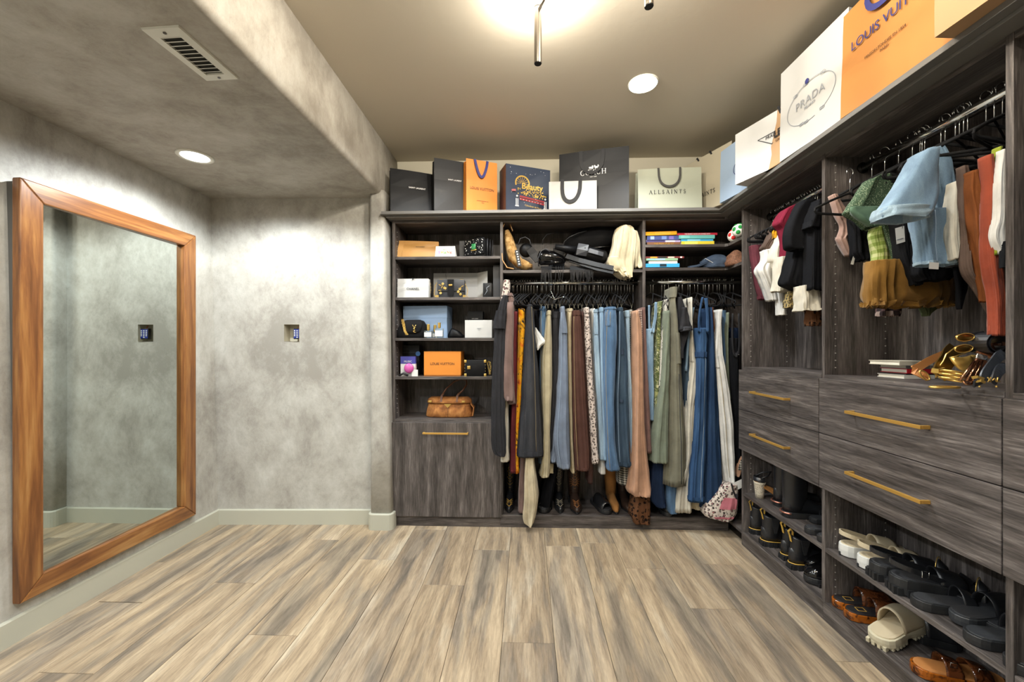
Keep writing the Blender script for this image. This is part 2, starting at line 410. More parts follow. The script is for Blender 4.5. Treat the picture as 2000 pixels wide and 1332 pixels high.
# ------------------------------------------------------------------ ceiling fixtures
def downlight(x, y, z, lab, r=.085, glow=.062):
    t_ = thing('downlight', lab, 'ceiling light', (x, y, z), 'recessed downlights')
    n = 32; rings = []
    for rr, zz in ((r, 0), (r, -.004), (r-.006, -.007), (glow+.004, -.006), (glow, -.002), (glow, 0)):
        rings.append([Vector((x + rr*math.cos(2*math.pi*k/n), y + rr*math.sin(2*math.pi*k/n), z + zz)) for k in range(n)])
    obj('trim_ring', MB().loft(rings), 'white_metal', t_)
    obj('lens', MB().cyl((x, y, z-.0045), glow, .002, 32), 'lamp_glow', t_)
nl = P(381, 305, Z=ZN); ml = P(1256, 163, Z=ZC)
downlight(nl.x, nl.y, ZN, 'round white recessed downlight in the low plaster soffit')
downlight(ml.x, ml.y, ZC, 'round white recessed downlight in the smooth main ceiling', .078, .07)
# air vent in the soffit
v00, v10, v11, v01 = [P(*q, Z=ZN) for q in ((276, 52), (350, 50), (466, 151), (402, 157))]
vc = (v00+v10+v11+v01)/4; ex = ((v10-v00)+(v11-v01)).normalized(); ey = Vector((-ex.y, ex.x, 0)); hw = ((v10-v00).length+(v11-v01).length)/4; hl = ((v01-v00).length+(v11-v10).length)/4
if ey.dot(v01 - v00) < 0: ey = -ey
vm = Matrix(((ex.x, ey.x, 0, vc.x), (ex.y, ey.y, 0, vc.y), (0, 0, 1, ZN), (0, 0, 0, 1)))
vt = thing('air_vent', 'rectangular white metal air register set in the plaster soffit', 'vent', (vc.x, vc.y, ZN))
iw, il = hw - .03, hl - .035
mb = MB()
rin = [[vm @ Vector((sx*a, sy*b, z)) for sx, sy in ((-1,-1),(1,-1),(1,1),(-1,1))] for a, b, z in ((hw,hl,0),(hw-.002,hl-.002,-.006),(iw,il,-.008),(iw,il,.0))]
mb.loft(rin, smooth=False); obj('frame', mb, 'white_metal', vt)
obj('duct', MB().box((-iw,-il,-.001),(iw,il,0), vm), 'vent_dark', vt)
for k in range(10):
    y = lerp(-il, il, (k+.5)/10)
    obj('slat', MB().add([vm @ Vector(p) for p in ((-iw,y-.008,-.0075),(iw,y-.008,-.0075),(iw,y-.0055,-.0075),(-iw,y-.0055,-.0075),(-iw,y+.003,-.001),(iw,y+.003,-.001),(iw,y+.0045,-.001),(-iw,y+.0045,-.001))], [(0,1,2,3),(7,6,5,4),(0,4,5,1),(1,5,6,2),(2,6,7,3),(3,7,4,0)]), 'white_metal', vt)
for sy in (-1, 1): obj('screw', MB().cyl(vm @ Vector((0, sy*(hl-.018), -.0095)), .005, .002, 10), 'gunmetal', vt)
# branching ceiling lamp: slim metal tubes that glow upwards (mostly above the frame)
cl = thing('ceiling_lamp', 'branching ceiling lamp of slim brushed metal tubes lit from their top ends', 'ceiling light', (.22, 1.15, ZC))
plain('tube_metal', '8d8780', .22, 1.0)
hub = Vector((.24, 1.08, ZC - .10))
obj('canopy', MB().cyl((hub.x, hub.y, ZC-.025), .06, .025, 28), 'tube_metal', cl)
obj('stem', MB().tube([hub, hub + Vector((0,0,.08))], .008, 10), 'tube_metal', cl)
tubes = [(.045, 1.56, 2.315, 2.575, 1.3), (.395, 1.31, 2.315, 2.56, .55), (.50, .85, 2.33, 2.57, .6), (-.05, .85, 2.33, 2.57, 1.3), (.22, .60, 2.33, 2.57, 1.2)]
for x, y, z0, z1, pw in tubes:
    tb = obj('lamp_tube', MB().cyl((x, y, z0), .0145, z1 - z0 - .03, 24), 'tube_metal', cl)
    obj('end_cap', MB().cyl((x, y, z0-.002), .0135, .003, 24), 'black_plastic', tb)
    obj('collar', MB().cyl((x, y, z1-.045), .0155, .004, 24), 'gunmetal', tb)
    obj('light_tip', MB().cyl((x, y, z1-.03), .013, .03, 24), 'lamp_warm', tb)
    a = Vector((x, y, z1 - .06)); mid = (a + hub)/2 + Vector((0, 0, .0))
    obj('arm', MB().tube([a, hub], .0055, 8), 'tube_metal', cl)
    light('lamp_tube_light', 'POINT', (x, y, z1 + .012), P_CHAND * pw, WARM, .012)

# ------------------------------------------------------------------ closet joinery
PT = .019; FB, FR = 2.707, 1.325          # panel fronts of back run (Y) and right run (X)
ZD, ZT = .083, 2.076                      # deck, underside of crown
XA, XB, XC = -.913, -.167, .784           # back run dividers
Y1, Y2, Y3 = 2.515, 1.843, 1.151; Y4 = .45
def pins(pts, nrm, parent):
    mb = MB(); n = Vector(nrm)
    for p in pts: mb.cyl(Vector(p) - n*.001, .0027, .0035, 6, axis=n)
    return obj('shelf_pin_holes', mb, 'pin_metal', parent, kind='stuff')
def board(name, a, b, mat, parent, bevel=.0012, **k): return obj(name, MB().box(a, b), mat, parent, bevel=bevel, **k)
def handle(p0, p1, out, parent, h=.011):
    """square bar pull between p0 and p1 (world), standing off by vector out"""
    p0, p1, out = Vector(p0), Vector(p1), Vector(out); d = (p1 - p0).normalized(); up = Vector((0, 0, 1)); o_ = out.normalized()
    m = Matrix((d.to_tuple() + (0,), o_.to_tuple() + (0,), (0, 0, 1, 0), (0, 0, 0, 1))).transposed(); m.translation = p0
    L = (p1 - p0).length; D = out.length; mb = MB()
    mb.box((0, D-.009, -h/2), (L, D, h/2), m); mb.box((.0, 0, -h/2), (.009, D-.009, h/2), m); mb.box((L-.009, 0, -h/2), (L, D-.009, h/2), m)
    return obj('handle', mb, 'brass', parent, bevel=.0012)
# back run, left shelf tower
tw = thing('shelf_tower', 'grey wood closet tower with open shelves over a tilt-out door, left end', 'closet unit', ((XA+XB)/2, 2.86, 0))
board('side_panel', (XA, FB, 0), (XA+PT, YB-.004, ZT), 'laminate_z', tw); board('side_panel', (XB-PT/2, FB, 0), (XB+PT/2, YB-.004, ZT), 'laminate_z', tw)
board('back_panel', (XA+PT, YB-.012, 0), (XB-PT/2, YB-.004, ZT), 'laminate_z', tw)
board('top_panel', (XA+PT, FB+.002, ZT-PT), (XB-PT/2, YB-.012, ZT), 'laminate_x', tw)
for z in (1.829, 1.552, 1.275, 1.013, .7225): board('shelf', (XA+PT, FB+.002, z-PT), (XB-PT/2, YB-.012, z), 'laminate_x', tw)
board('deck', (XA+PT, FB+.002, .066-.01), (XB-PT/2, YB-.012, .075), 'laminate_x', tw)
board('toe_kick', (XA, FB-.002, 0), (XB-PT/2, FB+.012, .068), 'laminate_x', tw)
dr = board('door', (XA+.003, FB-.020, .071), (XB+.001, FB-.001, .704), 'laminate_z', tw, bevel=.0015)
hz = P(870, 847, Y=FB-.05).z; handle((P(825, 847, Y=FB-.05).x, FB-.020, hz), (P(914, 847, Y=FB-.05).x, FB-.020, hz), (0, -.032, 0), dr)
pins([(XA+PT, y, .76+.032*i) for i in range(40) for y in (FB+.045,)], (1, 0, 0), tw)
# middle bay
mbay = thing('hanging_unit', 'grey wood hanging bay with one high shelf in the middle of the back run', 'closet unit', ((XB+XC)/2, 2.86, 0))
board('side_panel', (XC-PT/2, FB, 0), (XC+PT/2, YB-.004, ZT), 'laminate_z', mbay)
board('back_panel', (XB+PT/2, YB-.012, 0), (XC-PT/2, YB-.004, ZT), 'laminate_z', mbay)
board('top_panel', (XB+PT/2, FB+.002, ZT-PT), (XC-PT/2, YB-.012, ZT), 'laminate_x', mbay)
board('shelf', (XB+PT/2, FB+.002, 1.732-PT), (XC-PT/2, YB-.012, 1.732), 'laminate_x', mbay)
board('deck', (XB+PT/2, FB+.002, ZD-PT), (XC-PT/2, YB-.012, ZD), 'laminate_x', mbay)
board('toe_kick', (XB-PT/2, FB-.001, 0), (XC-PT/2, FB+.014, ZD-.001), 'laminate_x', mbay)
# corner bay with L-shaped shelves
cb = thing('corner_unit', 'grey wood corner bay with two bent shelves above its hanging rod', 'closet unit', (1.2, 2.86, 0))
board('back_panel', (XC+PT/2, YB-.012, 0), (XR-.004, YB-.004, ZT), 'laminate_z', cb)
board('side_panel', (XR-.012, Y1+PT, 0), (XR-.004, YB-.012, ZT), 'laminate_z', cb)
def lshelf(name, z, t=PT):
    poly = [(XC+PT/2, FB+.002), (FR-.012, FB+.002), (FR+.002, FB-.012), (FR+.002, Y1+.012), (XR-.012, Y1+.012), (XR-.012, YB-.012), (XC+PT/2, YB-.012)]
    return obj(name, MB().prism(poly, z-t, z), 'laminate_x', cb, bevel=.001)
lshelf('shelf', 1.897); lshelf('shelf', 1.742); lshelf('top_panel', ZT); lshelf('deck', ZD)
board('toe_kick', (XC-PT/2, FB-.001, 0), (FR+.01, FB+.014, ZD-.001), 'laminate_x', cb)
# right run units
def right_unit(name, label, ya, yb_, last=False):
    u = thing(name, label, 'closet unit', (1.48, (ya+yb_)/2, 0))
    board('side_panel', (FR, ya-PT/2, 0), (XR-.004, ya+PT/2, ZT), 'laminate_z', u)
    if last: board('side_panel', (FR, yb_-PT/2, 0), (XR-.004, yb_+PT/2, ZT), 'laminate_z', u)
    lo, hi = yb_+PT/2, ya-PT/2
    board('back_panel', (XR-.012, lo, 0), (XR-.004, hi, ZT), 'laminate_z', u)
    board('top_panel', (FR+.002, lo, ZT-PT), (XR-.012, hi, ZT), 'laminate_y', u)
    board('counter', (FR-.003, lo, 1.0765), (XR-.012, hi, 1.093), 'laminate_y', u)
    board('shelf', (FR+.002, lo, .325-PT), (XR-.012, hi, .325), 'laminate_y', u)
    board('deck', (FR+.001, lo, ZD-PT), (XR-.012, hi, ZD), 'laminate_y', u)
    board('underside_panel', (FR+.001, lo, .60), (XR-.012, hi, .615), 'laminate_y', u)
    board('toe_kick', (FR-.001, yb_, 0), (FR+.014, ya, ZD-.001), 'laminate_y', u)
    a, b = ya - .002, yb_ + .002
    if ya == Y1: a = ya + .004
    for z0, z1, hy in ((.8355, 1.0765, .957), (.5915, .8325, .715)):
        d_ = board('drawer_front', (FR-.020, b, z0), (FR-.001, a, z1), 'laminate_y', u, bevel=.0015)
        hy2 = {Y1: (2.345, 2.035), Y2: (1.655, 1.345), Y3: (.98, .67)}[ya]
        handle((FR-.020, hy2[0], hy), (FR-.020, hy2[1], hy), (-.034, 0, 0), d_, h=.012)
    pz = [1.125+.032*i for i in range(29)] + [.12+.032*i for i in range(14) if abs(.12+.032*i-.315) > .02]
    pins([(FR+.045, ya-PT/2, z) for z in pz], (0, -1, 0), u)
    pins([(FR+.26, ya-PT/2, z) for z in pz], (0, -1, 0), u)
    return u
u1 = right_unit('drawer_unit', 'grey wood drawer unit with boot shelves, next to the corner', Y1, Y2)
u2 = right_unit('drawer_unit', 'wide grey wood drawer unit with the pale sandals below it', Y2, Y3)
u3 = right_unit('drawer_unit', 'grey wood drawer unit cut off by the right edge of the picture', Y3, Y4, True)
# crown: continuous shelf board with a recessed strip under it
def lpoly(p, yend=Y4-.01): return [(XA-.045, FB-p), (FR-p, FB-p), (FR-p, yend), (XR-.002, yend), (XR-.002, YB-.002), (XA-.045 if p > .01 else XA, YB-.002)]
cr = thing('top_shelf', 'long bent top shelf of dark wood carrying the shopping bags', 'shelf', (.4, 2.85, ZT))
pl = [(-.955, FB-.095), (FR-.095, FB-.095), (FR-.095, Y4), (XR-.002, Y4), (XR-.002, YB-.002), (-.955, YB-.002)]
obj('board', MB().prism(pl, 2.088, 2.108), 'laminate_edge', cr, bevel=.0015)
pl = [(-.935, FB-.062), (FR-.062, FB-.062), (FR-.062, Y4), (XR-.002, Y4), (XR-.002, YB-.002), (-.935, YB-.002)]
obj('moulding_strip', MB().prism(pl, ZT, 2.088), 'laminate_edge', cr, bevel=.0015)
# hanging rods
def rod(a, b, lab, r=.0125):
    o = thing('closet_rod', lab, 'closet rod', (Vector(a)+Vector(b))/2)
    obj('rod', MB().tube([a, b], r, 14, flat=1.35, up=(0, 0, 1)), 'chrome', o)
    d = (Vector(b)-Vector(a)).normalized()
    for p, s_ in ((Vector(a), 1), (Vector(b), -1)):
        obj('bracket', MB().cyl(p, .024, .006, 18, axis=d*s_), 'gunmetal', o)
YRB, ZRB, XRR, ZRR = 2.825, 1.664, 1.487, 2.008
rod((XB+PT/2, YRB, ZRB), (XC-PT/2, YRB, ZRB), 'chrome clothes rod across the middle bay of the back run')
rod((XC+PT/2, YRB, ZRB), (XR-.012, YRB, ZRB), 'chrome clothes rod in the corner bay under the books')
rod((XRR, Y1-PT/2, ZRR), (XRR, Y2+PT/2, ZRR), 'chrome clothes rod crowded with hangers in the bay beside the corner')
rod((XRR, Y2-PT/2, ZRR), (XRR, Y3+PT/2, ZRR), 'chrome clothes rod with widely spaced hooks in the right bay')
# ------------------------------------------------------------------ paper bags, boxes, lettering
plain('paper_black', '0e0f12', .5, 0, .3); plain('paper_orange', 'c9792a', .5, 0, .4); plain('paper_tan_orange', 'b07840', .6, 0, .3)
plain('paper_white', 'b9b9b7', .45, 0, .4); plain('paper_sage', '9fa291', .5, 0, .4); plain('paper_beige', 'a39b87', .6, 0, .3)
plain('paper_blue', '93a6bd', .5, 0, .4); plain('paper_kraft', 'a98865', .7, 0, .3); plain('paper_navy', '2b3548', .3, 0, .5); plain('paper_maroon', '3a2220', .4)
plain('ink_black', '1c1b1d', .5); plain('ink_white', 'e8e8e8', .4); plain('ink_grey', '8d929a', .4); plain('ink_brown', '5c3a1c', .6); plain('ink_red', '8f2a2e', .5); plain('ink_gold', 'd8b45c', .3, .8)
plain('ribbon_navy', '2b2f6b', .7); plain('ribbon_black', '1d1e21', .7); plain('ribbon_charcoal', '3c3b38', .8)
STROKES = {  # serif capitals, unit height, strokes (x0,y0,x1,y1,width)
 'A': (.86, [(.05,0,.43,1,.05),(.43,1,.78,0,.13),(.2,.35,.62,.35,.05),(-.02,.02,.16,.02,.05),(.66,.02,.9,.02,.05)]),
 'L': (.66, [(.14,0,.14,1,.13),(.02,.02,.6,.02,.05),(.58,.02,.62,.24,.05),(.02,.98,.26,.98,.05)]),
 'I': (.34, [(.16,0,.16,1,.13),(.03,.02,.29,.02,.05),(.03,.98,.29,.98,.05)]),
 'N': (.90, [(.14,0,.14,1,.05),(.14,1,.74,0,.13),(.74,0,.74,1,.05),(.02,.02,.26,.02,.05),(.0,.98,.2,.98,.05),(.62,.98,.86,.98,.05)]),
 'T': (.74, [(.36,0,.36,1,.13),(.04,.97,.68,.97,.06),(.24,.02,.48,.02,.05),(.04,.97,.02,.78,.05),(.68,.97,.70,.78,.05)]),
 'H': (.92, [(.14,0,.14,1,.13),(.74,0,.74,1,.13),(.14,.5,.74,.5,.05),(.0,.02,.28,.02,.05),(.6,.02,.88,.02,.05),(.0,.98,.28,.98,.05),(.6,.98,.88,.98,.05)]),
}
def _arc(cx, cy, rx, ry, a0, a1, n, wf):
    out = []; 
    for i in range(n):
        t0, t1 = math.radians(lerp(a0, a1, i/n)), math.radians(lerp(a0, a1, (i+1)/n))
        out.append((cx+rx*math.cos(t0), cy+ry*math.sin(t0), cx+rx*math.cos(t1), cy+ry*math.sin(t1), wf((t0+t1)/2)))
    return out
STROKES['O'] = (.98, _arc(.44,.5,.38,.49,0,360,18, lambda t: .05+.09*abs(math.cos(t))))
STROKES['C'] = (.86, _arc(.44,.5,.38,.49,50,310,14, lambda t: .05+.09*abs(math.cos(t))) + [(.70,.98,.70,.72,.04),(.70,.02,.70,.26,.04)])
STROKES['S'] = (.62, _arc(.28,.73,.20,.25,20,270,9, lambda t: .09) + _arc(.28,.25,.22,.24,90,-160,9, lambda t: .09))
def serif(s, size, o, xd, zd, mat, parent, name='lettering', sp=.12):
    xd, zd = Vector(xd), Vector(zd); nn = xd.cross(zd)
    tot = sum(STROKES[c][0] + sp for c in s) - sp; x = -tot / 2; mb = MB()
    for c in s:
        for (x0, y0, x1, y1, w_) in STROKES[c][1]:
            a = Vector((x + x0, y0)); b = Vector((x + x1, y1)); d = (b - a).normalized(); q = Vector((-d.y, d.x)) * w_ / 2; e = d * w_ * .15
            pts = [a - e - q, b + e - q, b + e + q, a - e + q]
            lo = [Vector(o) + xd*(p.x*size) + zd*(p.y*size) for p in pts]; hi = [p + nn*.0008 for p in lo]
            mb.add(lo + hi, [(3,2,1,0),(4,5,6,7),(0,1,5,4),(1,2,6,5),(2,3,7,6),(3,0,4,7)])
        x += STROKES[c][0] + sp
    return obj(name, mb, mat, parent)
def text(s, size, o, xd, zd, mat, parent, name='lettering', bold=0, sp=1.0, wx=1.0):
    """built-in sans lettering, centred at o, raised a hair off its surface"""
    cu = bpy.data.curves.new('t', 'FONT'); cu.body = s; cu.align_x = 'CENTER'; cu.align_y = 'CENTER'; cu.size = size / .72; cu.space_character = sp
    cu.offset = bold * size; cu.resolution_u = 3; cu.extrude = .0004
    to = bpy.data.objects.new('t', cu); COL.objects.link(to); bpy.context.view_layer.update()
    me = bpy.data.meshes.new_from_object(to.evaluated_get(bpy.context.evaluated_depsgraph_get()))
    bpy.data.objects.remove(to); bpy.data.curves.remove(cu)
    xd, zd = Vector(xd).normalized() * wx, Vector(zd).normalized(); nn = xd.cross(zd).normalized(); o = Vector(o) - wloc(parent)
    for v in me.vertices: v.co = o + xd*v.co.x + zd*v.co.y + nn*(v.co.z + .0004)
    me.materials.clear(); me.materials.append(M[mat]); me.name = name
    ob = bpy.data.objects.new(name, me); COL.objects.link(ob); ob.parent = parent; return ob

ZS = 2.108
class Face:
    def __init__(s, o, xd, zd, w, h): s.o, s.xd, s.zd, s.w, s.h = o, xd, zd, w, h; s.n = xd.cross(zd)
    def __call__(s, u, v, out=.0008): return s.o + s.xd*(u*s.w) + s.zd*(v*s.h) + s.n*out
def paper_bag(label, mat, pL, pR, h, depth, lean=0, pinch=.5, base=ZS, group='shopping bags on the top shelf', side=None, seed=0, open_=True, crease=.0, name='paper_bag', cat='shopping bag'):
    rr = random.Random(seed + 11)
    pL, pR = Vector((pL[0], pL[1], base)), Vector((pR[0], pR[1], base)); xd = (pR - pL).normalized(); inn = Vector((-xd.y, xd.x, 0)); W = (pR - pL).length
    t = thing(name, label, cat, (pL + pR)/2 + inn*depth/2, group)
    up = (Vector((0, 0, 1)) + inn*lean).normalized()
    def ring(v, ins=0):
        d = depth * (1 - pinch*v*.6); g = pinch*.32*depth*v + ins; z = up*(h*v); off = inn*((depth - d)*.25)
        jit = (lambda: rr.uniform(-.0015, .0015)) if 0 < v < 1 and not ins else (lambda: 0)
        p = []
        for u in (0, .33, .67, 1): p.append(pL + xd*(lerp(ins, W-ins, u)) + inn*(ins + jit() - .006*math.sin(math.pi*u)*crease*v) + z + off)
        p.append(pL + xd*(W - g) + inn*(d/2) + z + off)
        for u in (1, .67, .33, 0): p.append(pL + xd*(lerp(ins, W-ins, u)) + inn*(d - ins + jit()) + z + off)
        p.append(pL + xd*g + inn*(d/2) + z + off)
        return p
    vs = [0, .02, .25, .42, .6, .8, 1]
    rings = [ring(v) for v in vs]
    if open_: rings += [ring(1, .002), ring(.7, .002)]
    obj('bag_body', MB().loft(rings, True, True, smooth=False), mat, t)
    f = Face(pL, xd, up, W, h); return t, f
def loop_handle(t, f, u0, u1, drop, mat, wid=.012, v_top=1.0, side=1, out=.004, vee=False, name='handle', skew=0):
    """ribbon handle falling in front of the bag face from its top edge"""
    pts = []; N = 14
    for i in range(N + 1):
        s_ = i / N; a = math.pi * s_
        u = lerp(u0, u1, (1 - math.cos(a)) / 2) if not vee else lerp(u0, u1, s_)
        v = v_top - drop * (math.sin(a) ** (.55 if not vee else .8)) / f.h
        o_ = out if 0 < i < N else -.001
        pts.append(f(u + skew*math.sin(a), v, o_ + .004*math.sin(a)))
    return obj(name, MB().strap(pts, [f.n.cross((pts[min(i+1,N)]-pts[max(i-1,0)]).normalized()) for i in range(N+1)], wid, .0018), mat, t)
def lid_box(name, label, mat, pL, pR, z, h, depth, lid=None, liddrop=.03, group=None, cat='box', lidmat=None):
    pL, pR = Vector((pL[0], pL[1], z)), Vector((pR[0], pR[1], z)); xd = (pR - pL).normalized(); inn = Vector((-xd.y, xd.x, 0)); W = (pR - pL).length
    m = Matrix(((xd.x, inn.x, 0, pL.x), (xd.y, inn.y, 0, pL.y), (0, 0, 1, z), (0, 0, 0, 1)))
    t = thing(name, label, cat, (pL + pR)/2 + inn*depth/2, group)
    e = .0015 if lid else 0
    obj('box_base', MB().box((e, e, 0), (W-e, depth-e, h - .001), m), mat, t, bevel=.001)
    if lid == 'top': obj('lid', MB().box((0, 0, h-liddrop), (W, depth, h), m), lidmat or mat, t, bevel=.001)
    f = Face(pL, xd, Vector((0, 0, 1)), W, h); return t, f
UP = (0, 0, 1)
# --- back run, left to right
t, f = paper_bag('matte black shopping bag with a slumped top, leftmost on the top shelf', 'paper_black', (-.895, 2.62), (-.625, 2.735), .31, .10, lean=.12, pinch=.9, seed=1, crease=1)
text('SAINT LAURENT', .011, f(.60, .60), f.xd, f.zd, 'ink_white', t, bold=.02)
t, f = paper_bag('plain black shopping bag standing between the slumped black bag and the small orange one', 'paper_black', (-.605, 2.622), (-.36, 2.72), .355, .10, seed=2)
text('SAINT LAURENT', .009, f(.52, .62), f.xd, f.zd, 'ink_white', t)
t, f = paper_bag('small orange shopping bag with navy ribbon handle on the top shelf', 'paper_orange', (-.392, 2.617), (-.195, 2.70), .345, .09, seed=3)
text('LOUIS VUITTON', .0175, f(.5, .445), f.xd, f.zd, 'ink_brown', t, sp=1.0, wx=.93); text('MAISON FONDEE EN 1854', .005, f(.52, .215), f.xd, f.zd, 'ink_brown', t); text('PARIS', .005, f(.52, .18), f.xd, f.zd, 'ink_brown', t)
loop_handle(t, f, .27, .68, .115, 'ribbon_navy', .017, vee=True)
t, f = paper_bag('navy gift bag printed with a gold wheel, stars and red banner', 'paper_navy', (-.132, 2.618), (.163, 2.735), .305, .13, pinch=.1, seed=4)
obj('side_panel', MB().box((0, 0, 0), (.0012, .13, .302), Matrix(((f.xd.x, -f.xd.y, 0, f.o.x - f.xd.x*.0022), (f.xd.y, f.xd.x, 0, f.o.y - f.xd.y*.0022), (0, 0, 1, f.o.z+.001), (0, 0, 0, 1)))), 'paper_maroon', t)
mb = MB(); c0 = (.36, .62)
for k in range(24):
    a = math.radians(-20 + 220*k/23); 
    if k: mb.strap([f(c0[0]+.15*math.cos(pa), c0[1]+.155*math.sin(pa)), f(c0[0]+.15*math.cos(a), c0[1]+.155*math.sin(a))], -f.n.cross(f.xd*-math.sin(a)+f.zd*math.cos(a)), .009, .001)
    pa = a
for k in range(9):
    a = math.radians(-5 + 190*k/8); p0, p1 = f(c0[0]+.03*math.cos(a), c0[1]+.03*math.sin(a)), f(c0[0]+.145*math.cos(a), c0[1]+.148*math.sin(a))
    mb.strap([p0, p1], f.n.cross((p1-p0).normalized()), .0022, .001)
obj('wheel_print', mb, 'ink_gold', t)
text('Beauty', .040, f(.58, .56), f.xd, f.zd - f.xd*.0, 'ink_gold', t, bold=.03); 
mb = MB(); rr = random.Random(3)
for k in range(90):
    u, v = rr.uniform(.25, .90), rr.uniform(.36, .5) 
    p = f(u, v - .10*(u-.5)); mb.ball(p, .0042, 5, 3, (1, .2, 1))
obj('ornament_print', mb, 'ink_gold', t)
mb = MB()
for dv in (0, -.055): mb.strap([f(.30, .335+dv), f(.86, .27+dv)], f.zd, .012, .001)
mb.box((0,0,0),(.028,.0008,.014), Matrix.Translation(f(.12,.42))); obj('red_banner', mb, 'ink_red', t)
mb = MB(); 
for k in range(8): mb.ball(f(.32+.065*k, .275-.0075*k, .0016), .0028, 6, 4)
for k in range(22): mb.ball(f(rr.uniform(.05, .97), rr.choice([rr.uniform(.75, .95), rr.uniform(.05, .95)])), rr.uniform(.0012, .0026), 5, 3)
for u in (.24, .88):
    for du in (-.018, .018): mb.strap([f(u+du, .12), f(u+du, .28)], f.xd, .005, .001)
    mb.strap([f(u-.04, .12), f(u+.04, .12)], f.zd, .006, .001); mb.ball(f(u, .33), .007, 7, 5)
obj('figure_print', mb, 'ink_white', t); text('Calendrier de Noel', .011, f(.60, .135), (f.xd*1 - f.zd*.10), f.zd, 'ink_gold', t); text('Paris', .008, f(.62, .06), f.xd, f.zd, 'ink_gold', t)
t, f = paper_bag('big black shopping bag with a white crest, tallest on the back wall', 'paper_black', (.222, 2.735), (.665, 2.628), .415, .13, seed=5, crease=1, pinch=.55)
serif('COACH', .033, f(.50, .60), f.xd, f.zd, 'ink_white', t, sp=.16)
mb = MB()
for u, v, sx, sz in ((.46,.715,.012,.006),(.49,.72,.006,.012),(.54,.715,.012,.007),(.57,.725,.005,.012),(.52,.735,.006,.006)): mb.ball(f(u, v), 1, 8, 5, (sx, .001, sz))
for u in (.445,.47,.53,.555): mb.strap([f(u, .70), f(u-.006, .675)], f.xd, .003, .001)
obj('crest_print', mb, 'ink_white', t); text('NEW YORK', .006, f(.50, .565), f.xd, f.zd, 'ink_white', t)
loop_handle(t, f, .32, .64, .155, 'ribbon_black', .022)
t, f = paper_bag('small white shopping bag in front of the big black bag', 'paper_white', (.148, 2.632), (.455, 2.617), .185, .014, pinch=.3, seed=6, open_=False)
loop_handle(t, f, .28, .66, .150, 'ribbon_black', .024, v_top=1.08, skew=-.03)
t, f = paper_bag('sage green shopping bag with charcoal handle on the top shelf', 'paper_sage', (.728, 2.645), (1.128, 2.622), .268, .12, pinch=.8, seed=7, crease=1)
serif('ALLSAINTS', .024, f(.46, .37), f.xd, f.zd, 'ink_black', t, sp=.42)
loop_handle(t, f, .32, .66, .125, 'ribbon_charcoal', .013)
t, f = paper_bag('beige shopping bag wedged diagonally into the corner above the shelves', 'paper_beige', (1.095, 2.86), (1.245, 2.50), .37, .12, pinch=.7, seed=8)
serif('ALLSAINTS', .026, f(.45, .26), f.xd, f.zd, 'ink_black', t, sp=.2)
for u in (.33, .6): obj('handle_end', MB().strap([f(u, .985), f(u+.005, 1.01), f(u+.012, .93, -.02)], f.xd, .012, .002), 'ribbon_black', t)
# --- right run, far to near
t, f = paper_bag('pale blue shopping bag leaning past the corner of the top shelf', 'paper_blue', (1.202, 2.545), (1.262, 2.20), .32, .12, pinch=.5, seed=9)
mb = MB(); 
for k in range(28):
    a0, a1 = 2*math.pi*k/28, 2*math.pi*(k+1)/28
    mb.strap([f(.55+.19*math.cos(a0), .47+.14*math.sin(a0)), f(.55+.19*math.cos(a1), .47+.14*math.sin(a1))], f.n.cross(f.xd*-math.sin(a0)+f.zd*math.cos(a0)), .003, .0008)
obj('oval_print', mb, 'ribbon_navy', t); text('PRADA', .018, f(.55, .50), f.xd, f.zd, 'ribbon_navy', t)
t, f = paper_bag('white gift box bag overhanging the shelf edge beside the blue bag', 'paper_white', (1.150, 2.255), (1.27, 1.93), .275, .15, pinch=0, seed=10, open_=False)
mb = MB(); tri = [(.40, .64), (.86, .64), (.63, .44)]
for i in range(3):
    a, b = f(*tri[i]), f(*tri[(i+1) % 3]); mb.strap([a, b], f.n.cross((b-a).normalized()), .004, .0008)
obj('triangle_print', mb, 'ink_black', t); text('PRADA', .016, f(.63, .59), f.xd, f.zd, 'ink_black', t)
t, f = paper_bag('brown kraft shopping bag squeezed between two white bags', 'paper_kraft', (1.215, 2.10), (1.245, 1.86), .275, .12, pinch=.6, seed=11)
text('LEVAIN', .030, f(.48, .58), f.xd, f.zd, 'ink_black', t, bold=.03) if 0 else text('LE', .034, f(.38, .56), f.xd, f.zd, 'ink_black', t, bold=.04)
text('GRAND', .013, f(.46, .44), f.xd, f.zd, 'ink_brown', t)
obj('handle_end', MB().strap([f(.4, 1.02), f(.42, .9, -.01)], f.xd, .012, .003), 'ribbon_black', t)
t, f = paper_bag('large white shopping bag with a silver chain oval print', 'paper_white', (1.222, 1.985), (1.240, 1.60), .425, .15, pinch=.3, seed=12)
mb = MB(); N = 60
for k in range(N):
    if 46 < k < 49: continue
    a0, a1 = 2*math.pi*k/N, 2*math.pi*(k+1)/N
    g = lambda a: f(.50+.36*math.cos(a), .43+.20*math.sin(a))
    mb.strap([g(a0), g(a1)], f.n.cross((g(a1)-g(a0)).normalized()), .0022, .0008)
for a in (100, 128, 58, 250, 262, 300):
    p = f(.50+.36*math.cos(math.radians(a)), .43+.20*math.sin(math.radians(a)))
    for d in (-.006, .006):
        mb.tube([p + f.xd*(d + .007*math.cos(q)) + f.zd*(.006*math.sin(q)) for q in [2*math.pi*j/8 for j in range(8)]], .0011, 4, closed=True)
obj('chain_print', mb, 'ink_grey', t)
mb = MB(); q = f(.46, .645); mb.ball(q, .012, 8, 6, (.3, 1, 1)); obj('clasp_print', mb, 'ribbon_navy', t)
text('PRADA', .036, f(.50, .45), f.xd, f.zd, 'ink_grey', t, bold=-.02, sp=1.1); text('MILANO', .012, f(.5, .38), f.xd, f.zd, 'ink_grey', t)
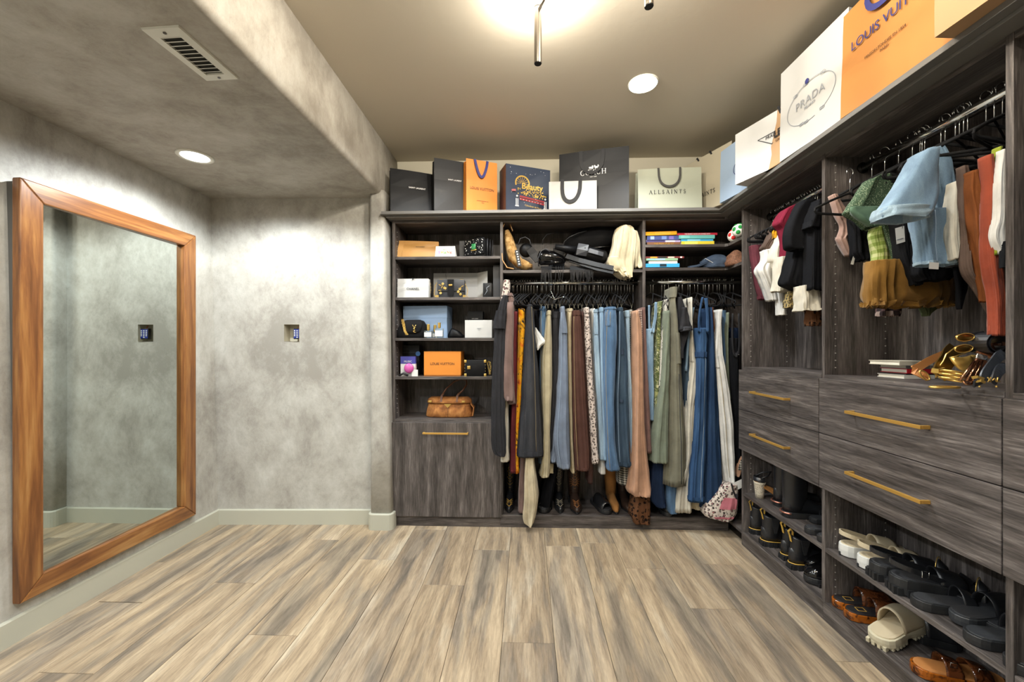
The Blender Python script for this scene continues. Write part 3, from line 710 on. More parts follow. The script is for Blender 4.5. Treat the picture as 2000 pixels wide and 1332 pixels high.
t, f = paper_bag('large orange shopping bag with navy lettering cut off by the top edge', 'paper_tan_orange', (1.228, 1.618), (1.242, 1.212), .40, .15, pinch=.6, seed=13, crease=1)
text('LOUIS VUITTON', .034, f(.52, .60), f.xd, f.zd, 'ribbon_navy', t, wx=.92); text('MAISON FONDEE EN 1854', .0095, f(.46, .40), f.xd, f.zd, 'ink_brown', t); text('PARIS', .0095, f(.46, .355), f.xd, f.zd, 'ink_brown', t)
loop_handle(t, f, .30, .66, .10, 'ribbon_navy', .02)
t, f = paper_bag('tan paper bag at the top right corner of the picture', 'paper_kraft', (1.175, 1.20), (1.20, .86), .34, .2, pinch=0, seed=14, open_=False)

# ------------------------------------------------------------------ left shelf tower
def Z(y, Y, x=870): return P(x, y, Y=Y).z
def X_(x, Y): return P(x, 0, Y=Y).x
S1, S2, S3, S4, S5 = 1.829, 1.552, 1.275, 1.013, .7225
plain('kraft_gloss', 'b98a4c', .4); plain('card_white', 'd0cfcb', .5); plain('grey_card', '3e3f42', .5); plain('pale_grey', 'b9bbbd', .5); plain('tissue', 'dcdcda', .7)
plain('leather_black', '0b0b0d', .5, 0, .2, .25, 90); plain('velvet_black', '101012', .9, 0, .2); plain('leather_grey', '2b2c30', .5)
plain('box_blue', '7d95b4', .5); plain('box_orange', 'c97a24', .5); plain('glass_box', '202124', .1)
t, f = paper_bag('folded brown paper envelope bag lying across the top shelf of the tower', 'kraft_gloss', (X_(778, 2.78), 2.76), (X_(856, 2.80), 2.80), .135, .06, base=S1, pinch=.9, seed=20, open_=False, group=None, lean=.2, crease=1, name='paper_envelope', cat='envelope')
obj('flap', MB().strap([f(.0, .0, .004), f(.06, .45, .006), f(.10, .95, .003)], f.xd, .035, .001), 'kraft_gloss', t); text('SAINT LAURENT', .006, f(.55, .66, .003), f.xd, f.zd, 'ink_black', t)
obj('fold', MB().add([f(.1,.02,.008),f(.82,.02,.008),f(.80,.22,.006),f(.12,.36,.006),f(.1,.02,.0),f(.82,.02,.0),f(.80,.22,.0),f(.12,.36,.0)], [(0,1,2,3),(7,6,5,4),(0,4,5,1),(1,5,6,2),(2,6,7,3),(3,7,4,0)]), 'kraft_gloss', t)
# folded thank you card
a, b = X_(850, 2.73), X_(889, 2.73)
t = thing('greeting_card', 'small white folded card with THANK in coloured letters', 'card', ((a+b)/2, 2.745, S1))
obj('card_front', MB().add([(a,2.722,S1),(b,2.722,S1),(b-.003,2.742,S1+.077),(a+.003,2.742,S1+.077),(a,2.7235,S1),(b,2.7235,S1),(b-.003,2.7435,S1+.077),(a+.003,2.7435,S1+.077)], [(0,1,2,3),(7,6,5,4),(0,4,5,1),(1,5,6,2),(2,6,7,3),(3,7,4,0)]), 'card_white', t)
obj('card_back', MB().add([(a+.003,2.742,S1+.077),(b-.003,2.742,S1+.077),(b+.006,2.768,S1),(a+.006,2.768,S1),(a+.003,2.7435,S1+.077),(b-.003,2.7435,S1+.077),(b+.006,2.7695,S1),(a+.006,2.7695,S1)], [(0,1,2,3),(7,6,5,4),(0,4,5,1),(1,5,6,2),(2,6,7,3),(3,7,4,0)]), 'card_white', t)
zd = Vector((0, .02, .077)).normalized()
for i, (ch, c) in enumerate(zip('THANK', ('c85aa8', 'd9a63a', '6fb04a', 'e0813a', 'c8503c'))):
    plain('letter_%d' % i, c, .6); text(ch, .019, (lerp(a, b, .2+.15*i), 2.7285, S1+.028 + (.004 if i % 2 else 0)), (1,0,0), zd, 'letter_%d' % i, t, bold=.03)
text('MANY', .008, (lerp(a, b, .5), 2.735, S1+.052), (1,0,0), zd, 'letter_2', t, bold=.02)
t, f = lid_box('gift_box', 'dark grey box standing behind the embroidered bag', 'grey_card', (X_(897, 2.86), 2.86), (X_(958, 2.86), 2.86), S1, .145, .10)
def chain(pts, r, mat, parent, name='chain', n=0):
    """links along a path"""
    mb = MB(); P_ = [Vector(p) for p in pts]; L = [0]
    for i in range(1, len(P_)): L.append(L[-1] + (P_[i]-P_[i-1]).length)
    step = r * 3.0; k = 0; s_ = 0
    while s_ < L[-1]:
        i = max(j for j in range(len(L)) if L[j] <= s_ + 1e-9); i = min(i, len(P_)-2)
        q = P_[i].lerp(P_[i+1], (s_-L[i])/max(1e-6, L[i+1]-L[i])); d = (P_[i+1]-P_[i]).normalized()
        a_ = d.orthogonal().normalized() if k % 2 else d.cross(d.orthogonal()).normalized()
        mb.tube([q + d*(r*1.8*math.cos(2*math.pi*j/8)) + a_*(r*1.1*math.sin(2*math.pi*j/8)) for j in range(8)], r*.38, 4, closed=True)
        s_ += step; k += 1
    return obj(name, mb, mat, parent)
# embroidered black box bag (turned a little)
c = P(935, 501, Z=S1+.001); m = Matrix.Translation((X_(934, 2.80), 2.80, S1)) @ Matrix.Rotation(math.radians(-32), 4, 'Z')
t = thing('handbag', 'black structured handbag embroidered with white flowers and a green clasp', 'handbag', m.translation)
obj('body', MB().rbox((-.085, -.04, 0), (.085, .045, .125), .012, m), 'leather_black', t)
obj('flap', MB().rbox((-.087, -.047, .02), (.087, -.036, .13), .004, m), 'velvet_black', t)
for y in (-.01, .02, .05): obj('gusset_piping', MB().tube([m @ Vector((.088, y, .005)), m @ Vector((.090, y, .128))], .003, 6), 'leather_grey', t)
rr = random.Random(5); mb = MB()
for k in range(44): mb.ball(m @ Vector((rr.uniform(-.08, .08), -.0475, rr.uniform(.025, .125))), rr.uniform(.002, .0045), 6, 4)
obj('embroidery', mb, 'card_white', t); plain('green_enamel', '2f7a45', .3)
obj('clasp', MB().rbox((-.018, -.056, .055), (.018, -.046, .095), .006, m), 'green_enamel', t); obj('clasp_trim', MB().rbox((-.024, -.053, .048), (.024, -.0465, .056), .003, m), 'gold', t)
obj('handle', MB().tube([m @ Vector(p) for p in ((-.03, 0, .125), (-.03, 0, .15), (0, 0, .16), (.03, 0, .15), (.03, 0, .125))], .004, 8), 'leather_black', t)
# shelf 2
t, f = paper_bag('low white shopping bag with a black tie on the second shelf of the tower', 'paper_white', (X_(776, 2.735), 2.735), (X_(837, 2.735), 2.735), .132, .06, base=S2, pinch=.6, seed=21, group=None)
text('CHANEL', .0155, f(.5, .46), f.xd, f.zd, 'ink_black', t, bold=.01, sp=1.1); obj('tie', MB().box((-.004,-.003,-.008),(.004,.001,.003), Matrix.Translation(f(.5, 1))), 'ribbon_black', t)
t = thing('open_gift_box', 'grey-white gift box standing open behind the gold-trimmed bag', 'box', (X_(890, 2.93), 2.93, S2))
x0, x1, x2 = X_(848, 2.96), X_(933, 2.96), X_(952, 2.86)
obj('box_back', MB().box((x0, 2.94, S2), (x1, 2.955, S2+.205)), 'pale_grey', t); obj('box_side', MB().add([(x1,2.955,S2),(x1,2.94,S2),(x2,2.86,S2),(x2,2.875,S2),(x1,2.955,S2+.205),(x1,2.94,S2+.205),(x2,2.86,S2+.205),(x2,2.875,S2+.205)], [(0,1,2,3),(7,6,5,4),(0,4,5,1),(1,5,6,2),(2,6,7,3),(3,7,4,0)]), 'card_white', t)
obj('ribbon', MB().tube([(x0+.09, 2.938, S2+.20), (x0+.10, 2.93, S2+.14), (x0+.11, 2.93, S2+.06)], .0012, 5), 'ink_grey', t)
xa, xb = X_(854, 2.74), X_(907, 2.74)
t = thing('handbag', 'black box handbag covered with gold leaves and flowers', 'handbag', ((xa+xb)/2, 2.78, S2))
W_, H_ = xb-xa, .122
obj('body', MB().rbox((xa, 2.745, S2), (xb, 2.81, S2+H_), .01), 'leather_grey', t); obj('flap', MB().rbox((xa-.001, 2.738, S2+.045), (xb+.001, 2.746, S2+H_+.003), .003), 'leather_grey', t)
obj('center_strap', MB().prism([(-.022, .125), (.022, .125), (.022, .03), (.012, .008), (0, 0), (-.012, .008), (-.022, .03)], 0, .006, Matrix(((1,0,0,(xa+xb)/2),(0,0,-1,2.738),(0,1,0,S2),(0,0,0,1)))), 'leather_black', t)
mb = MB(); rr = random.Random(8)
for k in range(12):
    u = rr.choice([rr.uniform(.06, .36), rr.uniform(.64, .94)]); v = rr.uniform(.12, .85); an = rr.uniform(0, 3.14)
    p = Vector((lerp(xa, xb, u), 2.737, S2 + v*H_))
    if k % 2: mb.strap([p - Vector((math.cos(an), 0, math.sin(an)))*.011, p, p + Vector((math.cos(an), 0, math.sin(an)))*.011], (-math.sin(an), 0, math.cos(an)), [.002, .007, .002], .002)
    else:
        for q in range(5): mb.ball(p + Vector((math.cos(q*1.257), 0, math.sin(q*1.257)))*.006, .004, 6, 4, (1, .4, 1))
for sx in (0, 1):
    mb.box((lerp(xa, xb, sx) - .01, 2.7365, S2), (lerp(xa, xb, sx) + .01, 2.7375, S2+.018))
obj('gold_appliques', mb, 'gold', t); obj('clasp', MB().rbox((-.012, -.006, -.006), (.012, 0, .006), .003, Matrix.Translation(((xa+xb)/2, 2.732, S2+.085))), 'gold', t)
obj('handle_hinges', MB().box((xa+.01, 2.76, S2+H_), (xa+.035, 2.775, S2+H_+.008)).box((xb-.035, 2.76, S2+H_), (xb-.01, 2.775, S2+H_+.008)), 'gold', t)
chain([(xa+.004, 2.765, S2+H_), (xa-.016, 2.755, S2+.09), (xa-.024, 2.75, S2+.03), (xa-.015, 2.75, S2+.005)], .0035, 'gold', t)
chain([(xb, 2.77, S2+.10), (xb+.018, 2.77, S2+.06), (xb+.012, 2.765, S2+.01), (xb+.03, 2.755, S2+.004)], .003, 'gold', t)
t = thing('chain_bag', 'dark chain strap bag half hidden behind the low white bag', 'handbag', (X_(838, 2.84), 2.84, S2)); obj('body', MB().rbox((X_(830,2.84)-.03, 2.82, S2), (X_(843,2.84), 2.87, S2+.115), .01), 'leather_black', t)
chain([(X_(839,2.80), 2.81, S2+.115), (X_(841,2.8), 2.80, S2+.06), (X_(839,2.8), 2.80, S2+.01)], .0035, 'gold', t)
t = thing('printed_pouch', 'small dark printed pouch leaning at the right end of the second shelf', 'pouch', (X_(951, 2.78), 2.78, S2))
m = Matrix.Translation((X_(943, 2.76), 2.76, S2)) @ Matrix.Rotation(-.1, 4, 'X'); obj('body', MB().rbox((0, 0, 0), (.062, .012, .105), .004, m), 'leather_black', t)
obj('print', MB().tube([m @ Vector(p) for p in ((.012,-.001,.02),(.03,-.001,.05),(.025,-.001,.07),(.045,-.001,.085))], .002, 5), 'ink_grey', t)
t, f = lid_box('book_box', 'tall grey folder standing against the right side of the second shelf', 'leather_grey', (X_(963, 2.80), 2.80), (XB-PT/2-.003, 2.80), S2, .235, .12)
# shelf 3
t, f = lid_box('shoe_box', 'large dusty blue box standing behind the black velvet bag', 'box_blue', (X_(787, 2.81), 2.815), (X_(874, 2.81), 2.795), S3, .228, .15, lid='top', liddrop=.085, group=None)
obj('lid_edge', MB().box((0, -.003, .145), (f.w*.98, -.001, .148), Matrix.Translation(f.o)), 'box_blue', t)
def blob(name, rings_spec, mat, parent, m=None, n=24, folds=0, seed=0, **k):
    """soft closed body; rings_spec: list of (cx, cy, z, rx, ry)"""
    rr = random.Random(seed); ph = rr.uniform(0, 6); rings = []
    for i, (cx, cy, z, rx, ry) in enumerate(rings_spec):
        r_ = []
        for j in range(n):
            a = 2*math.pi*j/n; e = 1 + folds*(math.sin(3*a + ph + i*.7)*.5 + math.sin(7*a + ph*2 - i*.9)*.5)
            ca, sa = math.cos(a), math.sin(a)
            p = Vector((cx + rx*e*abs(ca)**.75*(1 if ca > 0 else -1), cy + ry*e*abs(sa)**.75*(1 if sa > 0 else -1), z))
            r_.append(m @ p if m is not None else p)
        rings.append(r_)
    return obj(name, MB().loft(rings, True, True), mat, parent, **k)
xa, xb = X_(770, 2.74), X_(832, 2.74); cx = (xa+xb)/2; hw = (xb-xa)/2
t = thing('handbag', 'soft black velvet shoulder bag with gold chain and gold monogram', 'handbag', (cx, 2.78, S3))
blob('body', [(cx, 2.775, S3, hw*.9, .04), (cx, 2.775, S3+.01, hw, .05), (cx, 2.775, S3+.05, hw*.98, .045), (cx+.01, 2.775, S3+.09, hw*.85, .035), (cx+.02, 2.775, S3+.118, hw*.62, .02), (cx+.02, 2.775, S3+.124, hw*.5, .008)], 'velvet_black', t, folds=.03)
blob('flap', [(cx+.02, 2.728, S3+.03, hw*.25, .004), (cx+.02, 2.727, S3+.05, hw*.5, .007), (cx+.02, 2.733, S3+.09, hw*.62, .01), (cx+.02, 2.745, S3+.12, hw*.55, .012), (cx+.02, 2.76, S3+.127, hw*.45, .01)], 'velvet_black', t)
for k in range(3): chain([(cx-.055+.006*k, 2.73, S3+.125), (cx-.045+.006*k, 2.722, S3+.09), (cx-.035+.005*k, 2.716, S3+.05), (cx-.02+.006*k, 2.716, S3+.022)], .0032, 'gold', t)
gx, gz = cx+.035, S3+.045
mb = MB()
for pts in ([(-.012,.05),(0,.03),(.012,.05)], [(0,.03),(0,.008)], [(.01,.03),(-.006,.022),(.008,.010),(-.008,.0)], [(-.002,.008),(-.002,-.006),(.012,-.006)]): mb.tube([(gx+p[0], 2.716, gz+p[1]*.9) for p in pts], .0022, 6)
obj('monogram', mb, 'gold', t)
t = NT('clear_glass', .03); t.col('dfe9ea'); t.b.inputs['Transmission Weight'].default_value = .9; t.b.inputs['IOR'].default_value = 1.3
def perfume(label, x0, x1, y, h, caph):
    xa, xb = X_(x0, y), X_(x1, y); t = thing('perfume_bottle', label, 'bottle', ((xa+xb)/2, y+.017, S3), 'perfume bottles')
    obj('flask', MB().rbox((xa, y, S3), (xb, y+.034, S3+h), .004), 'clear_glass', t); obj('paper_label', MB().box((xa+.002, y-.001, S3+h*.18), (xb-.002, y+.0, S3+h*.78)), 'card_white', t)
    obj('collar', MB().cyl(((xa+xb)/2, y+.017, S3+h), .007, .006, 14), 'gold', t); obj('cap', MB().cyl(((xa+xb)/2, y+.017, S3+h+.006), .0105, caph, 18), 'gold', t, bevel=.001)
perfume('square perfume bottle with a fat gold cap, beside the velvet bag', 828, 843, 2.725, .050, .040)
perfume('perfume bottle half hidden between the two others', 842, 855, 2.775, .042, .045)
perfume('taller perfume bottle with white label, rightmost of the bottles', 849, 865, 2.722, .066, .034)
t = thing('sunglasses_case', 'small black glossy case lying in shadow right of the blue box', 'case', (X_(890, 2.84), 2.84, S3)); blob('body', [(X_(890,2.84), 2.84, S3, .055, .03), (X_(890,2.84), 2.84, S3+.02, .06, .035), (X_(888,2.84), 2.84, S3+.05, .035, .03), (X_(884,2.84), 2.84, S3+.07, .008, .02)], 'leather_black', t, folds=.04)
t, f = lid_box('gift_box', 'small black gift box resting behind the white box on the third shelf', 'paper_black', (X_(913, 2.85), 2.85), (X_(943, 2.85), 2.85), S3, .195, .09, lid='top', liddrop=.07, group=None)
text('SAINT LAURENT', .0045, f(.5, .72), f.xd, f.zd, 'ink_white', t)
t, f = lid_box('gift_box', 'flat white gift box on the third shelf with small grey lettering', 'paper_white', (X_(908, 2.725), 2.725), (X_(961, 2.725), 2.72), S3, .122, .11, lid='top', liddrop=.12, group=None)
text('CELINE', .0065, f(.52, .53), f.xd, f.zd, 'ink_grey', t); text('PARIS', .004, f(.52, .45), f.xd, f.zd, 'ink_grey', t)
# shelf 4
plain('purple_print', '3a3a86', .4); plain('pink_plastic', 'b84f94', .35); plain('blue_ball', '3f79c0', .3)
t, f = lid_box('boxed_case', 'tall black box with ribbed front standing at the left of the fourth shelf', 'paper_black', (X_(786, 2.87), 2.87), (X_(819, 2.87), 2.87), S4, .215, .08)
for k in range(4): obj('rib', MB().box((0, -.003, .11+.025*k), (f.w, 0, .112+.025*k), Matrix.Translation(f.o)), 'grey_card', t)
tg = tag(obj('round_tag', MB().cyl((X_(814, 2.83), 2.83, Z(691, 2.83)), .017, .006, 20, axis=Vector((0, 1, 0))), 'blue_ball'), 'round blue sticker badge leaning on the ribbed black box', 'badge')
tg.location.y += .03
xa, xb = X_(782, 2.75), X_(811, 2.75)
t = thing('makeup_kit', 'small purple and white boxed kit with a pink round case in front', 'cosmetics', ((xa+xb)/2, 2.76, S4))
obj('box', MB().box((xa, 2.755, S4), (xb, 2.785, S4+.135)), 'card_white', t); obj('printed_top', MB().box((xa-.0005, 2.754, S4+.085), (xb+.0005, 2.786, S4+.1355)), 'purple_print', t); text('MUSIC', .014, ((xa+xb)/2, 2.7535, S4+.10), (1,0,0), UP, 'card_white', t)
obj('case', MB().ball(((xa+xb)/2+.012, 2.735, S4+.055), .034, 20, 12, (1, .45, 1)), 'pink_plastic', t); obj('small_card', MB().box((xb-.02, 2.735, S4), (xb+.022, 2.739, S4+.045), None), 'card_white', t)
obj('strap', MB().tube([(xa, 2.73, S4+.006), (xa+.03, 2.72, S4+.02), (xa+.06, 2.73, S4+.006)], .008, 7), 'ribbon_black', t)
t, f = lid_box('shoe_box', 'orange lidded gift box with brown lettering on the fourth shelf', 'box_orange', (X_(828, 2.745), 2.745), (X_(900, 2.745), 2.745), S4, .170, .16, lid='top', liddrop=.163)
text('LOUIS VUITTON', .0165, f(.5, .50), f.xd, f.zd, 'ink_brown', t, bold=.01, wx=1.0)
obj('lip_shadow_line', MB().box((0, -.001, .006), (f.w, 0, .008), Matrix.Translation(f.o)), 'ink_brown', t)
xa, xb = X_(907, 2.75), X_(950, 2.75); yb0 = 2.745
t = thing('trunk_handbag', 'small black trunk shaped handbag with gold corners', 'handbag', ((xa+xb)/2, 2.79, S4))
H_ = .112; obj('body', MB().rbox((xa, yb0, S4), (xb, 2.83, S4+H_), .006), 'leather_black', t)
mb = MB()
for sx in (xa, xb):
    for sz in (S4, S4+H_):
        for dx, dz in ((0, 0),):
            x_ = sx + (.008 if sx == xa else -.008); z_ = sz + (.009 if sz == S4 else -.009)
            mb.rbox((x_-.009, yb0-.003, z_-.0095), (x_+.009, yb0+.012, z_+.0095), .003)
obj('corner_guards', mb, 'gold', t)
mb = MB()
for z_ in (.035, .055, .078):
    for x_ in (xa+.004, xb-.006): mb.ball((x_, yb0-.001, S4+z_), .0028, 6, 4)
obj('rivets', mb, 'gold', t); obj('clasp', MB().rbox((-.011, -.004, -.011), (.011, .001, .011), .002, Matrix.Translation((xa+.032, yb0-.001, S4+.06))), 'gold', t)
chain([(xb+.003, 2.79, S4+.10), (xb+.022, 2.775, S4+.095), (xb+.028, 2.765, S4+.05), (xb+.02, 2.76, S4+.01)], .005, 'gold', t); chain([(xb+.005, 2.76, S4+.09), (xb+.015, 2.755, S4+.05), (xb+.028, 2.75, S4+.01)], .004, 'gold', t)
# shelf 5: brown suede bag
t = NT('suede_brown', .8, 0, .25); v = t.coord(); n = t.noise(v, 18, 5, .6, .8); t.col(t.ramp(n, [(.35, '6e4323'), (.55, '9a6535'), (.7, 'b57f4a')])).bump(n, .4, .003)
plain('leather_brown', '5b3620', .4)
xa, xb = X_(829, 2.78), X_(922, 2.78); cx = (xa+xb)/2; hw = (xb-xa)/2; S5_ = S5
t = thing('handbag', 'brown suede handbag with a gold triangle plate under the tower shelves', 'handbag', (cx, 2.83, S5_))
blob('body', [(cx, 2.84, S5_, hw*.95, .065), (cx, 2.84, S5_+.008, hw, .072), (cx, 2.84, S5_+.05, hw*.97, .068), (cx, 2.84, S5_+.09, hw*.92, .055), (cx, 2.84, S5_+.118, hw*.88, .04), (cx, 2.84, S5_+.125, hw*.8, .03)], 'suede_brown', t, folds=.02, n=40)
blob('flap', [(cx, 2.835, S5_+.098, hw*.94, .058), (cx, 2.835, S5_+.104, hw*.95, .060), (cx, 2.838, S5_+.125, hw*.92, .052), (cx, 2.84, S5_+.138, hw*.8, .03)], 'suede_brown', t, n=40)
obj('side_wing', MB().strap([(xb-.01, 2.79, S5_+.10), (xb+.012, 2.80, S5_+.07), (xb+.004, 2.79, S5_+.01)], (0,1,0), [.04,.06,.05], .006), 'suede_brown', t)
obj('triangle_plate', MB().add([(cx-.004+dx, 2.770+dy, S5_+dz) for dy in (0, -.003) for dx, dz in ((-.024,.096),(.028,.096),(.002,.07))], [(0,1,2),(5,4,3),(0,3,4,1),(1,4,5,2),(2,5,3,0)]), 'gold', t)
for x_ in (xa+.04, xb-.06):
    obj('buckle', MB().rbox((-.012, -.003, -.007), (.012, .001, .007), .003, Matrix.Translation((x_, 2.7755, S5_+.112))), 'gold', t)
for x_, dx in ((cx-.05, 0), (cx+.06, 0)): obj('handle_tab', MB().strap([(x_, 2.78, S5_+.108), (x_, 2.80, S5_+.15), (x_+.01, 2.81, S5_+.165)], (1,0,0), .014, .004), 'leather_brown', t)
hp = [(cx-.045, 2.81, S5_+.16), (cx-.02, 2.83, S5_+.20), (cx+.03, 2.85, S5_+.245), (cx+.08, 2.86, S5_+.265), (cx+.115, 2.86, S5_+.255), (cx+.12, 2.85, S5_+.225), (cx+.095, 2.82, S5_+.185), (cx+.067, 2.81, S5_+.16)]
obj('handle', MB().tube(hp, .006, 8), 'leather_brown', t)
obj('center_seam', MB().tube([(cx, 2.769, S5_+.068), (cx, 2.7675, S5_+.035), (cx, 2.768, S5_+.006)], .0015, 5), 'leather_brown', t)

# ------------------------------------------------------------------ corner shelves: books
plain('pages', 'dcd6c6', .8)
def book(label, x0, x1, y0, z0, th, col, name='book', rz=0, depth=.15, spine='', sc='ink_white', extra=None, wob=0, group='stacked books on the corner shelves'):
    """lying flat, spine to the viewer"""
    mname = 'cover_' + col
    if mname not in M: plain(mname, col, .35)
    xa, xb = X_(x0, y0), X_(x1, y0); L = xb - xa
    m = Matrix.Translation((xa, y0, z0)) @ Matrix.Rotation(rz, 4, 'Z') @ Matrix.Rotation(wob, 4, 'Y')
    t = thing(name, label, 'book', m.translation, group)
    c = .0022; mb = MB(); mb.box((0, 0, 0), (L, depth, c), m); mb.box((0, 0, th-c), (L, depth, th), m); mb.box((0, 0, c), (L, c, th-c), m)
    obj('cover', mb, mname, t); obj('page_block', MB().box((.003, c, c), (L-.003, depth-.004, th-c), m), 'pages', t)
    if spine: text(spine, th*.5, m @ Vector((L*.5, -.0004, th*.5)), (1, 0, 0), UP, sc, t, bold=.02)
    if extra: 
        for (u0, u1, cc) in extra:
            if 'cover_' + cc not in M: plain('cover_' + cc, cc, .35)
            obj('spine_label', MB().box((L*u0, -.0006, th*.12), (L*u1, .0002, th*.88), m), 'cover_' + cc, t)
    return z0 + th
a = 1.897
z = book('brown book with gold capitals, bottom of the left stack on the upper corner shelf', 1264, 1329, 2.76, a, .022, '7a5238', spine='THE PRINCIPLE OF PAGODA PROVERBS', sc='ink_gold') if 0 else book('brown book with pale lettering, bottom of the left stack on the upper corner shelf', 1264, 1329, 2.735, a, .022, '7a5238', spine='THE PRINCIPLES OF', sc='ink_gold')
z = book('lilac and white book lying on the brown one', 1262, 1329, 2.74, z, .015, 'a89cc4', extra=[(0, .55, '4a4574'), (.57, .84, 'd8d4ea')])
z = book('thick dark blue patterned book under the yellow one', 1264, 1327, 2.735, z, .028, '3f4c80', extra=[(.1, .22, '93a9d0'), (.45, .6, '6d86b8'), (.68, .82, '7a68a8')])
z = book('golden yellow book on top of the left stack', 1261, 1322, 2.73, z + .001, .024, 'eaa61e', extra=[(.3, .8, 'f0b540')], wob=-.02)
z = book('bright yellow book at the bottom of the right stack on the upper corner shelf', 1331, 1395, 2.73, a, .025, 'd8c23c', extra=[(.1, .5, 'e6d468')])
z = book('thin sky blue book between the teal and the yellow ones', 1330, 1393, 2.735, z, .017, '3f9ccb', extra=[(.2, .6, '7fc0dc')])
z = book('thick teal book under the red one', 1326, 1396, 2.73, z, .024, '62aaa4', extra=[(.05, .3, '79bdb6')])
z = book('long red book with white lettering on top of the right stack', 1323, 1401, 2.73, z, .014, 'b32a3c', spine='THE FIRMEST BOOK OF COOKIE WITH', sc='ink_white')
a = 1.742
z = book('navy book at the bottom of the stack on the lower corner shelf', 1264, 1323, 2.76, a, .008, '2b3350')
z = book('bright blue book with a dark picture on its spine', 1261, 1327, 2.73, z, .024, '3f9fd6', extra=[(.42, .62, '22303a')])
z = book('white book on the bright blue one', 1267, 1323, 2.735, z, .021, 'e2ded4')
z = book('pale green striped book under the narrow dark red one', 1262, 1324, 2.73, z, .014, '8fb08c', extra=[(.05, .3, '86b8b8'), (.3, .6, '9ab4d0')])
z = book('narrow multicoloured book with dark red end, top of the lower stack', 1261, 1336, 2.73, z, .013, '6e3030', extra=[(.12, .3, 'e09a3c'), (.33, .55, '2a3230'), (.58, .75, 'c8b8a8'), (.9, .95, 'e8dcd4')])
# two plain plush balls
plain('plush_white', 'ece9e2', .9, nz=.05); plain('plush_red', 'c02020', .9, nz=.1); plain('plush_green', '1f8a3a', .9, nz=.1)
for lab, px, py, Y, r, mt in (('small red and white plush ball on the upper corner shelf', 1434, 459, 2.66, .040, 'plush_red'), ('green and white plush ball beside the red one on the corner shelf', 1443, 455, 2.57, .040, 'plush_green')):
    c = P(px, py, Y=Y); c.z = 1.897 + r*.98
    if 'green' in lab: c.z += .01
    t = thing('plush_ball', lab, 'toy', (c.x, c.y, c.z - r)); obj('ball', MB().ball(c, r, 20, 14), 'plush_white', t)
    mb = MB(); rr = random.Random(2)
    for d in ((-.2,-.9,.3), (-.9,-.3,.1), (.1,-.4,.95), (-.5,.0,.8), (.8,-.5,.2), (-.5,-.75,-.5)):
        d = Vector(d).normalized(); mb.ball(c + d*r*.62, r*.47, 12, 8)
    obj('patches', mb, mt, t)
# folded jeans and a woven piece on the lower corner shelf
def fabric(name, c, kind='plain', c2=None, scale=300, rough=.85, c3=None, lo=.75, hi=1.15):
    t = NT(name, rough, 0, .25); t.b.inputs['Sheen Weight'].default_value = .1 if sum(srgb(c)[:3]) > .25 else 0; t.b.inputs['Specular IOR Level'].default_value = .25 if sum(srgb(c)[:3]) > .25 else .12
    v = t.coord(); base = srgb(c)
    if kind == 'plain':
        n = t.noise(v, 9, 4, .6); f = t.noise(v, 220, 2, .6)
        col = t.mix(1, c, t.ramp(n, [(.3, (lo, lo, lo, 1)), (.7, (hi, hi, hi, 1))]), 'MULTIPLY'); t.col(col); t.bump(t.math('ADD', n, t.math('MULTIPLY', f, .25)), .35, .004)
    elif kind == 'denim':
        vs = t.coord((1, 1, .25)); n = t.noise(vs, 14, 4, .65, .5); f = t.noise(v, 420, 2, .7)
        col = t.mix(1, c, t.ramp(n, [(.28, (.62, .64, .68, 1)), (.5, (.95, .95, .95, 1)), (.75, (1.45, 1.38, 1.28, 1))]), 'MULTIPLY'); col = t.mix(.5, col, t.ramp(f, [(.3, (.7, .7, .75, 1)), (.7, (1.25, 1.25, 1.2, 1))]), 'MULTIPLY'); t.col(col); t.bump(t.math('ADD', n, t.math('MULTIPLY', f, .3)), .4, .004)
    elif kind in ('leopard', 'floral', 'speckle'):
        x = t.n('TexVoronoi'); x.inputs['Scale'].default_value = scale; vd = t.noise(v, 30, 2)
        t.l(v, x.inputs['Vector']); n = t.noise(v, scale * .6, 3, .6, 1.5)
        if kind == 'leopard':
            ring = t.ramp(x.outputs['Distance'], [(.16, srgb(c3 or c2)), (.24, srgb(c2)), (.42, srgb(c2)), (.52, base)], 'LINEAR'); m_ = t.ramp(n, [(.40, (0,0,0,1)), (.46, (1,1,1,1))]); t.col(t.mix(m_, c, ring))
        elif kind == 'floral': t.col(t.ramp(n, [(.38, base), (.45, srgb(c2)), (.55, srgb(c2)), (.62, srgb(c3 or c2)), (.68, base)], 'LINEAR'))
        else: t.col(t.ramp(x.outputs['Distance'], [(.22, srgb(c2)), (.34, base)]))
    elif kind in ('gingham', 'plaid', 'stripe'):
        sx = t.n('SeparateXYZ'); t.l(v, sx.inputs[0]); 
        g = lambda o_, s_: t.math('GREATER_THAN', t.math('SINE', t.math('MULTIPLY', o_, s_)), 0)
        h_ = t.math('ADD', sx.outputs[0], t.math('MULTIPLY', sx.outputs[1], .7))
        s_ = t.math('ADD', g(h_, scale), g(sx.outputs[2], scale)) if kind != 'stripe' else t.math('MULTIPLY', g(h_, scale), 2)
        t.col(t.ramp(t.math('MULTIPLY', s_, .5), [(.0, base), (.5, srgb(c3 or c)), (1, srgb(c2))], 'CONSTANT' if kind == 'gingham' else 'LINEAR'))
    return t
fabric('denim_dark', '3b4656', 'denim'); fabric('cream_canvas', 'c2b596'); plain('woven_brown', '6e4a35', .8, nz=.5, nscale=150)
